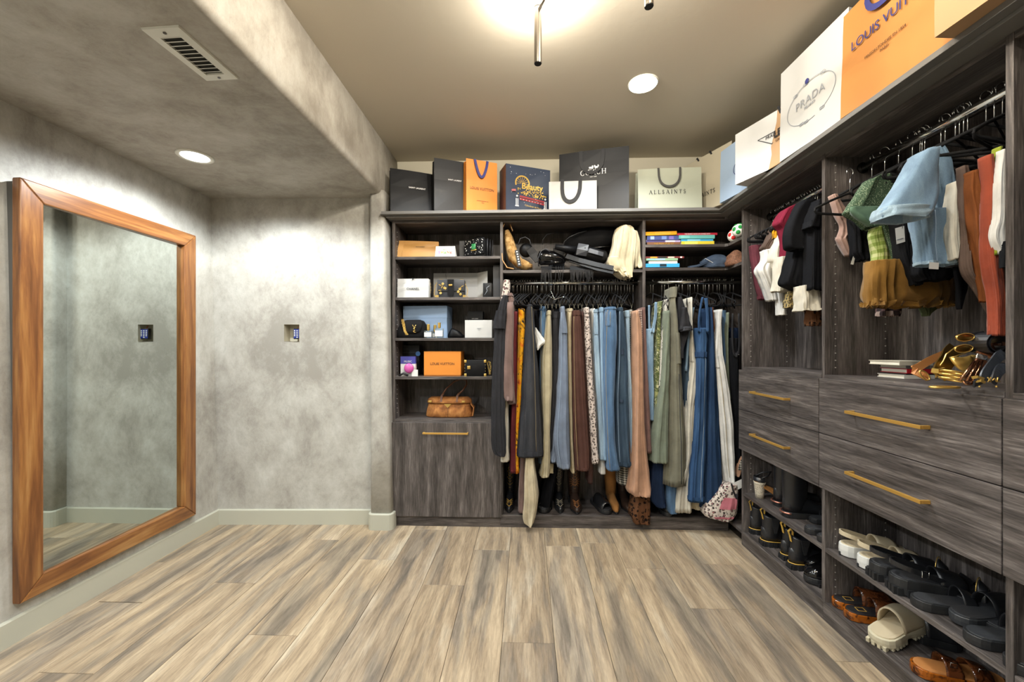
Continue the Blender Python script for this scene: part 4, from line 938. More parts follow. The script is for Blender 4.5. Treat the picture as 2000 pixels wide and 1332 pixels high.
def cloth_heap(name, label, cat, mat, px, Y, zb, rx, ry, h, seed=0, folds=.12, group=None, rz=0):
    c = P(px, 0, Y=Y); t = thing(name, label, cat, (c.x, Y, zb), group); m = Matrix.Translation((c.x, Y, zb)) @ Matrix.Rotation(rz, 4, 'Z')
    rr = random.Random(seed); spec = []
    for i in range(11):
        q = i / 10; s_ = (1 - (q*.97)**2.2) ** .6; spec.append((rr.uniform(-.08, .08)*rx, 0, h*q, rx*s_*rr.uniform(.93, 1.05), ry*s_*rr.uniform(.93, 1.05)))
    return blob('cloth', spec, mat, t, m=m, n=44, folds=folds, seed=seed), t
o, t = cloth_heap('folded_jeans', 'dark denim jeans crumpled on the lower corner shelf', 'jeans', 'denim_dark', 1400, 2.76, 1.742, .11, .07, .095, 3, .10)
p0 = P(1345, 0, Y=2.73).x
obj('pant_leg', MB().strap([(p0, 2.73, 1.749), (p0+.06, 2.73, 1.757), (p0+.13, 2.74, 1.785), (p0+.2, 2.76, 1.80)], (0, 1, .1), [.03, .06, .07, .08], .012), 'denim_dark', t)
mb = MB()
for k in range(9): mb.ball((P(1378+2*k, 0, Y=2.70).x, 2.702, 1.80-.004*k), .0028, 6, 4)
obj('stitched_pearls', mb, 'card_white', t)
o, t = cloth_heap('woven_bag', 'brown woven straw piece lying beside the dark jeans', 'bag', 'woven_brown', 1436, 2.66, 1.742, .055, .06, .10, 5, .05)

# ------------------------------------------------------------------ shelf over the middle bay: bags and a canvas tote
SM = 1.732
t = NT('plush_tan', .95, 0, .2); v = t.coord(); n = t.noise(v, 25, 5, .7, .6); f_ = t.noise(v, 160, 3, .7); t.col(t.ramp(n, [(.35, '7a5a30'), (.5, 'a98452'), (.68, 'c9a873')])).bump(t.math('ADD', n, f_), .8, .006)
plain('leather_tan', 'a87e4c', .5); plain('patent_black', '0a0a0b', .12, 0, .6)
def Pm(px, py, Y): return P(px, py, Y=Y)
t = thing('plush_bag', 'tan teddy plush shoulder bag with a wide strap on the middle shelf', 'handbag', (X_(1010, 2.78), 2.78, SM))
def soft_path(name, pts, radii, Y, mat, parent, n=14, flat=1.0, ws=None):
    return obj(name, MB().tube([Pm(x, y, (Y if ws is None else ws[i])) for i, (x, y) in enumerate(pts)], [r for r in radii], n, flat=flat, up=(0, 1, 0)), mat, parent)
soft_path('body', [(990, 450), (993, 464), (997, 482), (1003, 502), (1014, 514), (1028, 519), (1040, 520)], [.014, .030, .038, .040, .036, .032, .012], 2.78, 'plush_tan', t, 16, 1.3)
obj('strap', MB().strap([Pm(1001, 452, 2.80), Pm(995, 439, 2.79), Pm(986, 436, 2.77), Pm(981, 450, 2.75), Pm(980, 480, 2.74), Pm(982, 510, 2.73), Pm(990, 523, 2.73), Pm(1002, 526, 2.74)], (0, 1, 0), .055, .006), 'leather_tan', t)
m_ = [Pm(1009, 488, 2.715), Pm(1015, 520, 2.712)]
obj('zip_tag', MB().strap(m_, (1, 0, .2), .026, .003), 'ribbon_black', t); text('MARC JACOBS', .011, (m_[0]+m_[1])/2 + Vector((0, -.0035, 0)), (m_[0]-m_[1]).normalized(), (-1, 0, .1), 'card_white', t) if 0 else None
mb = MB()
for k in range(6): mb.box((-.005,-.001,-.004),(.005,.001,.004), Matrix.Translation(m_[0].lerp(m_[1], .12+.15*k) + Vector((.0, -.003, 0))))
obj('tag_marks', mb, 'card_white', t)
def bag_t(name, label, cat='handbag', px=1100, group=None): return thing(name, label, cat, (X_(px, 2.8), 2.8, SM), group)
t = bag_t('leather_pouch', 'round glossy black pouch with wire edge beside the plush bag', px=1030)
obj('body', MB().ball(Pm(1028, 489, 2.80), .058, 20, 12, (.85, .6, .85)), 'leather_black', t)
obj('rim', MB().tube([Pm(1012, 478, 2.745), Pm(1016, 466, 2.745), Pm(1026, 463, 2.745), Pm(1034, 468, 2.745), Pm(1038, 480, 2.745)], .0035, 7), 'leather_grey', t)
obj('tail', MB().strap([Pm(1034, 486, 2.75), Pm(1042, 496, 2.75), Pm(1048, 512, 2.74)], (1, 0, .3), [.05, .06, .02], .01), 'leather_black', t)
t = bag_t('patent_bag', 'shiny black patent bag lying open in the middle of the shelf', px=1075)
soft_path('body', [(1050, 500), (1058, 503), (1080, 504), (1098, 508), (1104, 512)], [.034, .055, .048, .030, .008], 2.79, 'patent_black', t, 16, .8)
obj('opening', MB().tube([Pm(1052, 520, 2.745), Pm(1051, 505, 2.735), Pm(1057, 490, 2.735), Pm(1066, 486, 2.735), Pm(1074, 492, 2.735)], .004, 7), 'leather_grey', t)
for dy in (0, 5): obj('piping', MB().tube([Pm(1064, 495+dy, 2.737), Pm(1085, 497+dy, 2.735), Pm(1100, 504+dy*.5, 2.735), Pm(1095, 512, 2.735), Pm(1066, 514-dy, 2.735)], .0022, 6), 'patent_black', t)
t = bag_t('wire_strap_bag', 'black bag with thin curved strap at the back of the middle shelf', px=1090)
obj('body', MB().rbox((X_(1072, 2.92), 2.90, SM), (X_(1102, 2.92), 2.96, SM+.135), .01), 'grey_card', t); obj('flap', MB().rbox((X_(1080, 2.92), 2.885, SM+.05), (X_(1100, 2.92), 2.90, SM+.19), .004), 'leather_black', t)
obj('strap', MB().tube([Pm(1060, 478, 2.84), Pm(1060, 468, 2.84), Pm(1068, 458, 2.84), Pm(1082, 455, 2.86), Pm(1102, 454, 2.88)], .0028, 6), 'leather_grey', t)
t = bag_t('hobo_bag', 'large soft black leather bag slumped behind the rolled bag', px=1160)
soft_path('body', [(1102, 490), (1115, 478), (1140, 470), (1170, 462), (1192, 462), (1200, 470)], [.02, .06, .085, .095, .085, .03], 2.89, 'velvet_black', t, 18, .8)
obj('strap', MB().tube([Pm(1101, 480, 2.80), Pm(1102, 472, 2.80), Pm(1112, 463, 2.80), Pm(1130, 455, 2.80), Pm(1146, 451, 2.82)], .003, 6), 'leather_grey', t)
obj('zip', MB().tube([Pm(1150, 485, 2.79), Pm(1175, 482, 2.79), Pm(1195, 481, 2.79)], .0025, 6), 'gunmetal', t)
t = bag_t('rolled_belt_bag', 'black cylindrical belt bag with snap tab lying across the shelf', px=1140)
soft_path('barrel', [(1084, 482), (1100, 485), (1124, 489)], [.018, .022, .028], 2.75, 'leather_black', t, 16)
soft_path('body', [(1124, 489), (1130, 491), (1160, 499), (1180, 504), (1184, 505)], [.036, .048, .050, .046, .03], 2.76, 'leather_black', t, 18)
obj('tab', MB().strap([Pm(1140, 477, 2.72), Pm(1137, 488, 2.703), Pm(1135, 499, 2.712)], (1, 0, .2), .07, .006), 'leather_grey', t)
obj('closure_strap', MB().strap([Pm(1150, 489, 2.704), Pm(1168, 494, 2.702), Pm(1178, 497, 2.71)], (0, .2, 1), .03, .005), 'leather_grey', t); obj('snap', MB().ball(Pm(1143, 484, 2.702), .0035, 8, 6), 'chrome', t)
t = bag_t('leather_strap', 'wide black leather strap hanging forward over the shelf edge', 'strap', 1160)
for d in (0, 7): obj('strap_layer', MB().strap([Pm(1106+d, 500+d, 2.72), Pm(1130+d, 508+d, 2.695), Pm(1165, 517+d, 2.685), Pm(1198, 524+d, 2.68)], (0, .35, 1), .034, .006), 'leather_black', t)
t = bag_t('fringe', 'black leather fringe hanging over the edge of the middle shelf', 'fringe', 1130)
rr = random.Random(4); mb = MB()
for x0, x1, n_, l in ((1058, 1076, 12, 34), (1086, 1100, 4, 26), (1114, 1158, 34, 24)):
    for k in range(n_):
        x = lerp(x0, x1, k/(n_-1)); ll = l*rr.uniform(.6, 1.1); sk = rr.uniform(-3, 4)
        mb.strap([Pm(x, 520, 2.71), Pm(x, 527, 2.692), Pm(x+sk*.4, 527+ll*.5, 2.69), Pm(x+sk, 527+ll, 2.69)], (1, 0, 0), [.004, .004, .0035, .002], .0012)
obj('tassels', mb, 'leather_black', t, kind='stuff')
obj('fringe_band', MB().strap([Pm(1056, 522, 2.715), Pm(1110, 524, 2.715), Pm(1160, 523, 2.715)], (0, 1, .1), .02, .008), 'leather_black', t)
# ------------------------------------------------------------------ clothes
fabric('charcoal', '2b2b2e'); fabric('black_cloth', '0d0e12'); fabric('black_denim', '333438', 'denim'); fabric('cream', 'b9ac90'); fabric('ivory', 'c3beb0'); fabric('taupe_knit', '6a5650')
fabric('wine', '5a2428'); fabric('navy_knit', '2c3b5c'); fabric('khaki', 'a3987c'); fabric('slate_blue', '667080'); fabric('brown_cloth', '4a322b'); fabric('dark_brown', '3c2a26'); fabric('peach', 'a98268'); fabric('sage_cloth', '6d7565'); fabric('olive_grey', '6c6a5b')
fabric('white_cloth', 'c9c8c4'); fabric('mauve_lace', '6b4f48', nz if 0 else 'plain'); fabric('navy_cloth', '1c2942')
fabric('light_denim', '7791a8', 'denim'); fabric('sky_denim', '8aa0b0', 'denim'); fabric('mid_denim', '4b6786', 'denim'); fabric('deep_denim', '304a6c', 'denim'); fabric('ink_denim', '253a58', 'denim'); fabric('dark_denim2', '344352', 'denim')
fabric('leopard_white', 'b9aba1', 'leopard', '2e2725', 75, c3='8f7c6c'); fabric('leopard_brown', '5e3f2a', 'leopard', '17110f', 42, c3='4a2f1e'); fabric('leopard_tan', '8c7a4e', 'leopard', '201c14', 80, c3='6a5a34')
fabric('print_yellow', '1b1d22', 'floral', 'c98f1c', 16, c3='c2641c'); fabric('print_green', '9a9a66', 'floral', '4f5a34', 40, c3='d8d4b0'); fabric('print_bw', '1d1d1f', 'floral', 'b9b5ac', 34, c3='a8a49c')
fabric('gingham_black', 'a9a59a', 'gingham', '22221f', 420, c3='6a675f'); fabric('gingham_brown', 'b3a297', 'gingham', '4a3430', 420, c3='80695f'); fabric('gingham_green', 'b5b986', 'gingham', '6f8237', 230, c3='92a05c')
fabric('maroon_cloth', '5c2f38'); fabric('cherry', '6e1c30'); fabric('brown_tee', '574840'); fabric('tote_print', 'bfb3a8', 'leopard', '2a2522', 60, c3='a8606a'); fabric('red_graphic', 'b01018'); fabric('pink_lace', '93796f'); fabric('green_print', '3e5240', 'speckle', '9aa58c', 210); fabric('green_frill', '5c7a66')
fabric('mustard', '7c5a24'); fabric('plaid', '4e3a3a', 'plaid', '8a7a74', 160, c3='2e2628'); fabric('rust', '70401f'); fabric('orange_cloth', '7e3620'); fabric('lime', '7f8a24'); fabric('olive', '4a5238'); fabric('sand_shirt', 'b0a08c')
plain('velvet_hanger', '131315', .85, 0, .25)
plain('stitch', '9c8a5e', .8); plain('stitch_light', '9fb2c6', .8); plain('stitch_dark', '26262a', .8)

class Cloth:
    """closed hanging cloth body: horizontal sections taken from (py, pxL, pxR[, dY]) rows on the plane Y=Yf"""
    def __init__(s, rows, Yf, thick, fold=.010, k=5, seed=0, N=44, n=56, sq=.6, hem=True, front=True, flare=1.0, zz=None):
        rr = random.Random(seed * 7 + 3); s.ph = rr.uniform(0, 6.28); s.ph2 = rr.uniform(0, 6.28); s.k = k; s.fold = fold; s.sq = sq; s.th = thick
        pts = []
        for r in rows:
            Yc = Yf + (r[3] if len(r) > 3 else 0); a = P(r[1], r[0], Y=Yc); b = P(r[2], r[0], Y=Yc); th = thick * (r[4] if len(r) > 4 else 1)
            pts.append(((a.z + b.z)/2, (a.x + b.x)/2, abs(b.x - a.x)/2, Yc + (th if front else 0), th))
        s.pts = pts; s.N = N; s.n = n
    def sec(s, t):
        x = t * (len(s.pts) - 1); i = min(int(x), len(s.pts) - 2); f = x - i
        p0, p1, p2, p3 = s.pts[max(i-1, 0)], s.pts[i], s.pts[i+1], s.pts[min(i+2, len(s.pts)-1)]
        out = []
        for c in range(5):
            m1 = (p2[c] - p0[c]) / 2 if i > 0 else (p2[c] - p1[c]); m2 = (p3[c] - p1[c]) / 2 if i + 2 < len(s.pts) else (p2[c] - p1[c])
            if c == 2: m1 *= .5; m2 *= .5
            out.append((2*f**3-3*f**2+1)*p1[c] + (f**3-2*f**2+f)*m1 + (-2*f**3+3*f**2)*p2[c] + (f**3-f**2)*m2)
        return out
    def pt(s, a, t, off=0):
        z, x, w_, y, d = s.sec(t); ca, sa = math.cos(a), math.sin(a); am = s.fold * min(1, .35 + t) * (1 if w_ > .025 else w_/.025)
        fo = am * (math.sin(s.k*a + s.ph + 1.1*t) * .7 + (1 - 2*abs(math.sin((s.k+1.5)*a*1.5 + s.ph2 - 1.7*t))) * .55 + .3*math.sin(9*t + 3*a + s.ph2))
        ex = abs(ca) ** s.sq * (1 if ca > 0 else -1); ey = abs(sa) ** s.sq * (1 if sa > 0 else -1)
        nx, ny = ca, sa
        q = Vector((ca*2.2 + s.ph, sa*2.2, z*9)); wr = (mnoise.noise(q)*.6 + mnoise.noise(q*2.7)*.4) * min(.007, w_*.35)
        fo += wr; return Vector((x + w_*ex + nx*(fo*.6 + off), y + d*ey + ny*(fo + off), z + .25*am*math.sin(s.k*a + s.ph)*t))
    def mesh(s, mb=None):
        mb = mb or MB(); rings = [[s.pt(2*math.pi*j/s.n, i/s.N) for j in range(s.n)] for i in range(s.N + 1)]
        c = s.sec(1); last = rings[-1]; cen = Vector((c[1], c[3], last[0].z))
        rings.append([p.lerp(cen, .035) + Vector((0, 0, .0005)) for p in last]); rings.append([p.lerp(cen, .10) + Vector((0, 0, .03)) for p in last])
        return mb.loft(rings, True, True)
    def band(s, t0, t1, a0, a1, off=.002, n=16, m=3):
        """patch lying on the cloth between heights t0..t1 and angles a0..a1 (degrees; 270 = towards -Y)"""
        mb = MB(); out = []; 
        for i in range(m + 1):
            out.append([s.pt(math.radians(lerp(a0, a1, j/n)), lerp(t0, t1, i/m), off) for j in range(n + 1)])
        inn = [[s.pt(math.radians(lerp(a0, a1, j/n)), lerp(t0, t1, i/m), -.001) for j in range(n + 1)] for i in range(m + 1)]
        rings = [out[i] + inn[i][::-1] for i in range(m + 1)]
        return mb.loft(rings, True, True, smooth=False)
    def line(s, a, t0, t1, r=.0012, off=.002, n=16):
        return MB().tube([s.pt(math.radians(a), lerp(t0, t1, i/n), off) for i in range(n + 1)], r, 5)
def garment(name, label, cat, mat, rows, Yf, thick, group, det=(), **k):
    c = Cloth(rows, Yf, thick, **k); ps = c.pts
    loc = (ps[-1][1], ps[-1][3], ps[-1][0]); t = thing(name, label, cat, loc, group)
    obj('cloth', c.mesh(), mat, t)
    for d in det:
        if d[0] == 'band': obj(d[1], c.band(*d[3:]), d[2], t)
        elif d[0] == 'seam': obj(d[1], c.line(*d[3:]), d[2], t)
        elif d[0] == 'sub':    # extra cloth volume: sleeve, strap ...
            c2 = Cloth(d[3], Yf + d[4], d[5], seed=len(ps)+len(d[3]), N=16, n=20, **(d[6] if len(d) > 6 else {'k': 3, 'fold': .006})); obj(d[1], c2.mesh(), d[2], t)
    return t, c
G1, G2, G3, G4 = 'clothes on the middle rod', 'clothes on the corner rod', 'tops on the crowded rod by the corner', 'clothes in the right bay'
B = 270
def jeans_det(st='stitch_dark', pocket=None, mat=None):
    d = [('seam', 'side_seam', st, B-25, .06, .99), ('band', 'hem', mat, .965, .992, 0, 360, .0022, 30, 2), ('band', 'waistband', mat, .005, .045, 0, 360, .003, 30, 2)]
    if pocket: d.append(('band', 'pocket', mat, pocket[0], pocket[1], pocket[2], pocket[3], .003, 8, 4)); d.append(('seam', 'pocket_stitching', st, pocket[3]-2, pocket[0], pocket[1], .0011, .0042, 6)); d.append(('seam', 'pocket_stitching', st, pocket[2]+2, pocket[0], pocket[1], .0011, .0042, 6))
    return d
# cream canvas tote draped over the shelf edge
garment('canvas_tote', 'cream canvas tote bag draped over the right end of the middle shelf', 'tote bag', 'cream_canvas', [(439, 1214, 1232), (445, 1206, 1240), (460, 1201, 1245), (480, 1199, 1243), (500, 1195, 1240), (515, 1196, 1238), (528, 1203, 1238), (536, 1210, 1237), (541, 1218, 1236)], 2.685, .055, None, fold=.020, k=5, seed=140, det=[
    ('sub', 'side_fold', 'cream_canvas', [(450, 1230, 1246), (470, 1235, 1250), (490, 1236, 1253), (508, 1237, 1255), (522, 1238, 1256)], .02, .05, {'k': 5, 'fold': .022}),
    ('sub', 'cuff', 'cream_canvas', [(500, 1190, 1212), (512, 1187, 1216), (524, 1194, 1220), (530, 1204, 1222)], -.006, .03, {'k': 6, 'fold': .012}), ('seam', 'bag_seam', 'stitch', 262, .1, .95, .0012)])
# ---- middle bay (left to right)
garment('printed_blouse', 'white and red printed blouse shoulder against the left divider of the middle bay', 'blouse', 'tote_print', [(546, 983, 995), (560, 980, 996), (590, 976, 992), (625, 972, 986), (660, 972, 984)], 2.70, .06, G1, k=4, seed=1)
garment('long_shirt_dress', 'dark charcoal long shirt hanging over the edge of the shelf tower', 'dress', 'charcoal', [(576, 982, 991), (592, 974, 992), (625, 965, 990), (640, 964, 989), (680, 963, 987), (740, 960, 986), (810, 958, 986), (865, 957, 989), (885, 962, 988), (893, 976, 986)], 2.60, .09, G1, fold=.013, k=4, seed=2, det=[('band', 'tied_sleeve', 'charcoal', .16, .34, 230, 300, .014, 10, 6), ('seam', 'drape_fold', 'stitch_dark', 262, .2, .95, .002)])
garment('trousers', 'ivory trousers between the charcoal long shirt and the taupe knit', 'trousers', 'ivory', [(640, 984, 992), (700, 983, 992), (800, 985, 993), (870, 976, 994), (903, 975, 995)], 2.66, .09, G1, fold=.006, k=3, seed=3)
garment('knit_cardigan', 'taupe knit cardigan with a long sleeve in front', 'cardigan', 'taupe_knit', [(572, 992, 1000), (588, 990, 1004), (640, 988, 1004), (700, 986, 1004), (760, 984, 1006), (790, 990, 1007)], 2.64, .10, G1, fold=.008, k=4, seed=4, det=[('sub', 'sleeve', 'taupe_knit', [(590, 990, 1002), (650, 987, 1001), (720, 984, 1000), (770, 984, 1003), (784, 986, 1003)], -.035, .025), ('band', 'collar', 'taupe_knit', .0, .10, 200, 340, .006, 10, 3)])
garment('long_dress', 'narrow wine red long dress behind the taupe cardigan', 'dress', 'wine', [(608, 1002, 1011), (680, 1000, 1010), (780, 998, 1010), (860, 996, 1007), (925, 995, 1008)], 2.68, .10, G1, fold=.008, seed=5)
garment('printed_dress', 'black dress with yellow and orange flower print', 'dress', 'print_yellow', [(602, 1012, 1024), (640, 1011, 1028), (700, 1010, 1024), (780, 1007, 1020), (850, 1005, 1014), (925, 1004, 1016)], 2.69, .10, G1, fold=.01, seed=6, det=[('seam', 'piping', 'stitch', 240, .1, .95, .0018)])
garment('wide_jeans', 'wide faded black jeans, the broadest dark pair on the middle rod', 'jeans', 'black_denim', [(594, 1030, 1040), (612, 1027, 1043), (680, 1023, 1049), (760, 1018, 1055), (830, 1012, 1060), (895, 1007, 1063)], 2.615, .10, G1, fold=.008, k=3, seed=7, sq=.8, det=jeans_det('stitch_dark', None, 'black_denim') + [('seam', 'center_stitching', 'stitch', B+22, .08, .97, .0009)])
garment('linen_shirt', 'white linen shirt corner poking out beside the wide black jeans', 'shirt', 'white_cloth', [(640, 1044, 1048), (655, 1044, 1058), (668, 1045, 1068), (676, 1047, 1058), (684, 1049, 1052)], 2.66, .06, G1, fold=.003, k=3, seed=8)
garment('wrap_skirt', 'long cream drape with a pointed hem reaching the floor kick', 'skirt', 'cream', [(870, 1028, 1046), (900, 1026, 1044), (940, 1023, 1048), (975, 1023, 1051), (1005, 1022, 1047), (1022, 1024, 1043), (1031, 1033, 1038)], 2.625, .06, G1, fold=.011, k=5, seed=9)
garment('long_cardigan', 'grey-brown long knit hem behind the cream pointed drape', 'cardigan', 'taupe_knit', [(880, 1016, 1028), (930, 1014, 1026), (1003, 1012, 1025)], 2.68, .07, G1, fold=.006, k=3, seed=10)
garment('jeans', 'blue jeans mostly hidden behind the khaki trousers', 'jeans', 'mid_denim', [(598, 1055, 1067), (640, 1054, 1069), (720, 1054, 1070), (820, 1056, 1070), (907, 1052, 1066)], 2.72, .09, G1, fold=.006, k=3, seed=11, det=jeans_det('stitch', None, 'mid_denim'))
garment('khaki_trousers', 'pale khaki trousers with a rolled hem', 'trousers', 'khaki', [(606, 1069, 1077), (640, 1066, 1078), (700, 1059, 1080), (760, 1058, 1080), (850, 1061, 1076), (910, 1058, 1075), (934, 1055, 1073)], 2.65, .10, G1, fold=.008, k=4, seed=12, det=jeans_det('stitch', None, 'khaki'))
garment('tunic', 'short khaki hem showing to the right of the khaki trousers', 'top', 'khaki', [(890, 1070, 1079), (905, 1068, 1081), (925, 1070, 1081)], 2.70, .05, G1, seed=13)
garment('black_trousers', 'charcoal black trousers between the khaki and the slate blue pairs', 'trousers', 'charcoal', [(608, 1078, 1094), (680, 1078, 1095), (760, 1078, 1094), (850, 1074, 1090), (906, 1070, 1086)], 2.68, .09, G1, fold=.008, k=4, seed=14, det=jeans_det('stitch_dark', None, 'charcoal'))
garment('black_dress', 'black dress hanging deep between charcoal and slate blue clothes', 'dress', 'black_cloth', [(604, 1084, 1100), (700, 1086, 1100), (850, 1078, 1102), (975, 1056, 1080), (1000, 1060, 1078)], 2.76, .08, G1, seed=15)
garment('slate_trousers', 'slate blue linen trousers with a frayed hem', 'trousers', 'slate_blue', [(598, 1096, 1104), (640, 1094, 1108), (700, 1093, 1110), (780, 1088, 1113), (860, 1082, 1115), (917, 1091, 1116)], 2.63, .10, G1, fold=.010, k=4, seed=16, det=[('band', 'patch_flap', 'slate_blue', .14, .24, 250, 300, .008, 6, 3)] + jeans_det('stitch_light', None, 'slate_blue')[:2])
garment('trousers', 'second slate blue trouser leg kicked to the left', 'trousers', 'slate_blue', [(800, 1086, 1094), (850, 1078, 1094), (880, 1076, 1093), (898, 1073, 1090), (904, 1076, 1086)], 2.67, .06, G1, seed=17)
garment('cream_jeans', 'cream jeans squeezed between slate blue and brown trousers', 'jeans', 'cream', [(602, 1107, 1120), (640, 1108, 1118), (760, 1110, 1119), (860, 1113, 1120), (925, 1116, 1124)], 2.67, .09, G1, fold=.005, k=3, seed=18, det=jeans_det('stitch', None, 'cream'))
garment('brown_jeans', 'dark brown flared jeans with light hem thread', 'jeans', 'brown_cloth', [(606, 1118, 1134), (650, 1117, 1138), (730, 1117, 1144), (820, 1119, 1149), (880, 1121, 1152), (921, 1124, 1152)], 2.63, .10, G1, fold=.009, k=4, seed=19, det=jeans_det('stitch', None, 'brown_cloth'))
garment('brown_dress', 'darker brown dress directly right of the brown flared jeans', 'dress', 'dark_brown', [(608, 1134, 1146), (700, 1137, 1150), (820, 1145, 1156), (900, 1148, 1160), (946, 1149, 1159)], 2.67, .09, G1, fold=.008, seed=20)
garment('leopard_trousers', 'white leopard print trousers', 'trousers', 'leopard_white', [(600, 1141, 1152), (660, 1142, 1156), (740, 1146, 1160), (820, 1150, 1167), (907, 1156, 1172)], 2.64, .09, G1, fold=.006, k=3, seed=21, det=jeans_det('stitch_dark', None, 'leopard_white')[1:])
garment('white_jeans', 'white jeans edge beside the leopard print trousers', 'jeans', 'white_cloth', [(602, 1155, 1164), (700, 1159, 1168), (820, 1166, 1176), (900, 1172, 1182), (927, 1172, 1184)], 2.67, .08, G1, fold=.005, seed=22)
garment('pale_jeans', 'pale blue jeans with front pocket showing', 'jeans', 'sky_denim', [(604, 1160, 1169), (640, 1158, 1171), (720, 1161, 1175), (820, 1168, 1180), (900, 1172, 1183)], 2.65, .09, G1, fold=.005, k=3, seed=23, det=jeans_det('stitch_light', (.10, .3, 250, 290), 'sky_denim'))
garment('light_jeans', 'second pair of light blue jeans, slightly darker, left of the pocket jeans', 'jeans', 'light_denim', [(600, 1171, 1180), (650, 1171, 1181), (740, 1173, 1182), (840, 1177, 1184), (900, 1178, 1186)], 2.645, .09, G1, fold=.005, k=3, seed=24, det=jeans_det('stitch_light', None, 'light_denim'))
garment('pocket_jeans', 'mid blue jeans with a big back pocket facing out', 'jeans', 'mid_denim', [(599, 1184, 1206), (618, 1181, 1208), (660, 1179, 1209), (720, 1178, 1206), (800, 1181, 1204), (870, 1184, 1206), (921, 1187, 1215)], 2.60, .10, G1, fold=.006, k=3, seed=25, sq=.6, det=jeans_det('stitch', (.10, .25, 232, 268), 'mid_denim'))
garment('ripped_jeans', 'dark blue ripped jeans right of the pocket jeans', 'jeans', 'dark_denim2', [(600, 1209, 1218), (630, 1208, 1222), (700, 1206, 1228), (780, 1202, 1228), (860, 1203, 1232), (913, 1206, 1236)], 2.615, .10, G1, fold=.012, k=5, seed=26, det=jeans_det('stitch_light', None, 'dark_denim2') + [('band', 'rip', 'denim_dark', .35, .38, 262, 278, .003, 5, 2), ('band', 'rip', 'denim_dark', .60, .615, 255, 275, .003, 5, 2)])
garment('bleached_jeans', 'bleached pale jeans with frayed side', 'jeans', 'sky_denim', [(606, 1222, 1231), (700, 1225, 1233), (800, 1228, 1238), (895, 1232, 1241)], 2.66, .09, G1, fold=.006, k=3, seed=27, det=jeans_det('stitch_light', None, 'sky_denim'))
garment('gingham_dress', 'black and white gingham dress hem below the ripped jeans', 'dress', 'gingham_black', [(604, 1230, 1238), (720, 1233, 1242), (850, 1225, 1240), (905, 1212, 1236), (948, 1210, 1234)], 2.70, .08, G1, fold=.006, seed=28)
garment('peach_dress', 'long peach linen dress near the right divider of the middle bay', 'dress', 'peach', [(606, 1240, 1250), (650, 1240, 1257), (720, 1240, 1259), (800, 1240, 1261), (870, 1238, 1266), (930, 1234, 1274), (960, 1231, 1278), (972, 1236, 1275)], 2.60, .10, G1, fold=.014, k=6, seed=29, sq=.8)
garment('gingham_blouse', 'brown gingham blouse in front of the peach dress', 'blouse', 'gingham_brown', [(604, 1246, 1255), (660, 1248, 1257), (714, 1249, 1256)], 2.625, .05, G1, fold=.004, seed=30)
garment('leopard_skirt', 'brown skirt with black spots hanging lowest under the peach dress', 'skirt', 'leopard_brown', [(955, 1242, 1270), (985, 1238, 1273), (1010, 1234, 1273), (1026, 1240, 1272)], 2.66, .07, G1, fold=.008, k=5, seed=31)
# ---- corner bay
garment('lace_dress', 'mauve brown lace dress just right of the divider', 'dress', 'mauve_lace', [(600, 1254, 1262), (700, 1258, 1266), (800, 1260, 1271), (886, 1264, 1275)], 2.63, .07, G2, fold=.006, seed=32)
garment('denim_dress', 'light blue denim pinafore dress with two thin straps', 'dress', 'light_denim', [(642, 1264, 1280), (680, 1263, 1280), (740, 1264, 1280), (790, 1268, 1280), (822, 1270, 1280)], 2.66, .09, G2, fold=.008, seed=33, det=[('sub', 'strap', 'light_denim', [(590, 1279, 1284), (620, 1277, 1283), (650, 1271, 1278)], -.01, .004), ('sub', 'strap', 'light_denim', [(596, 1266, 1270), (625, 1266, 1270), (655, 1267, 1272)], .02, .004)])
garment('floral_dress', 'yellow-green floral dress beside the denim pinafore', 'dress', 'print_green', [(588, 1289, 1296), (620, 1284, 1293), (700, 1281, 1292), (780, 1279, 1290), (806, 1279, 1288)], 2.66, .09, G2, fold=.007, seed=34)
garment('floral_dress', 'black and white floral dress next to the yellow-green one', 'dress', 'print_bw', [(584, 1302, 1308), (610, 1298, 1306), (660, 1293, 1301), (740, 1288, 1295), (800, 1284, 1291)], 2.65, .09, G2, fold=.006, seed=35)
garment('sage_skirt', 'sage green flared skirt with a raw hem', 'skirt', 'sage_cloth', [(606, 1303, 1311), (660, 1299, 1311), (740, 1294, 1310), (820, 1283, 1310), (880, 1275, 1310), (906, 1274, 1311)], 2.605, .09, G2, fold=.010, k=6, seed=36, sq=.8)
garment('boiler_suit', 'olive grey cargo boiler suit with drooping collar', 'overalls', 'olive_grey', [(560, 1314, 1324), (585, 1312, 1322), (620, 1311, 1326), (680, 1310, 1333), (740, 1310, 1335), (800, 1309, 1338), (870, 1306, 1343), (951, 1301, 1346)], 2.62, .09, G2, fold=.012, k=5, seed=37, det=[('band', 'cargo_pocket', 'olive_grey', .36, .50, 270, 320, .008, 8, 4), ('seam', 'leg_fold', 'stitch_dark', 277, .55, .99, .0025), ('band', 'collar', 'olive_grey', .0, .12, 200, 340, .008, 10, 3)])
garment('black_sweater', 'black sweater with folded short sleeve', 'sweater', 'charcoal', [(580, 1324, 1334), (605, 1324, 1342), (640, 1328, 1350), (680, 1328, 1338), (700, 1330, 1337)], 2.63, .07, G2, fold=.006, seed=38, det=[('sub', 'sleeve', 'charcoal', [(600, 1334, 1343), (622, 1332, 1348), (645, 1329, 1354)], -.035, .025), ('sub', 'cuff', 'black_denim', [(640, 1330, 1353), (647, 1330, 1354)], -.038, .027)])
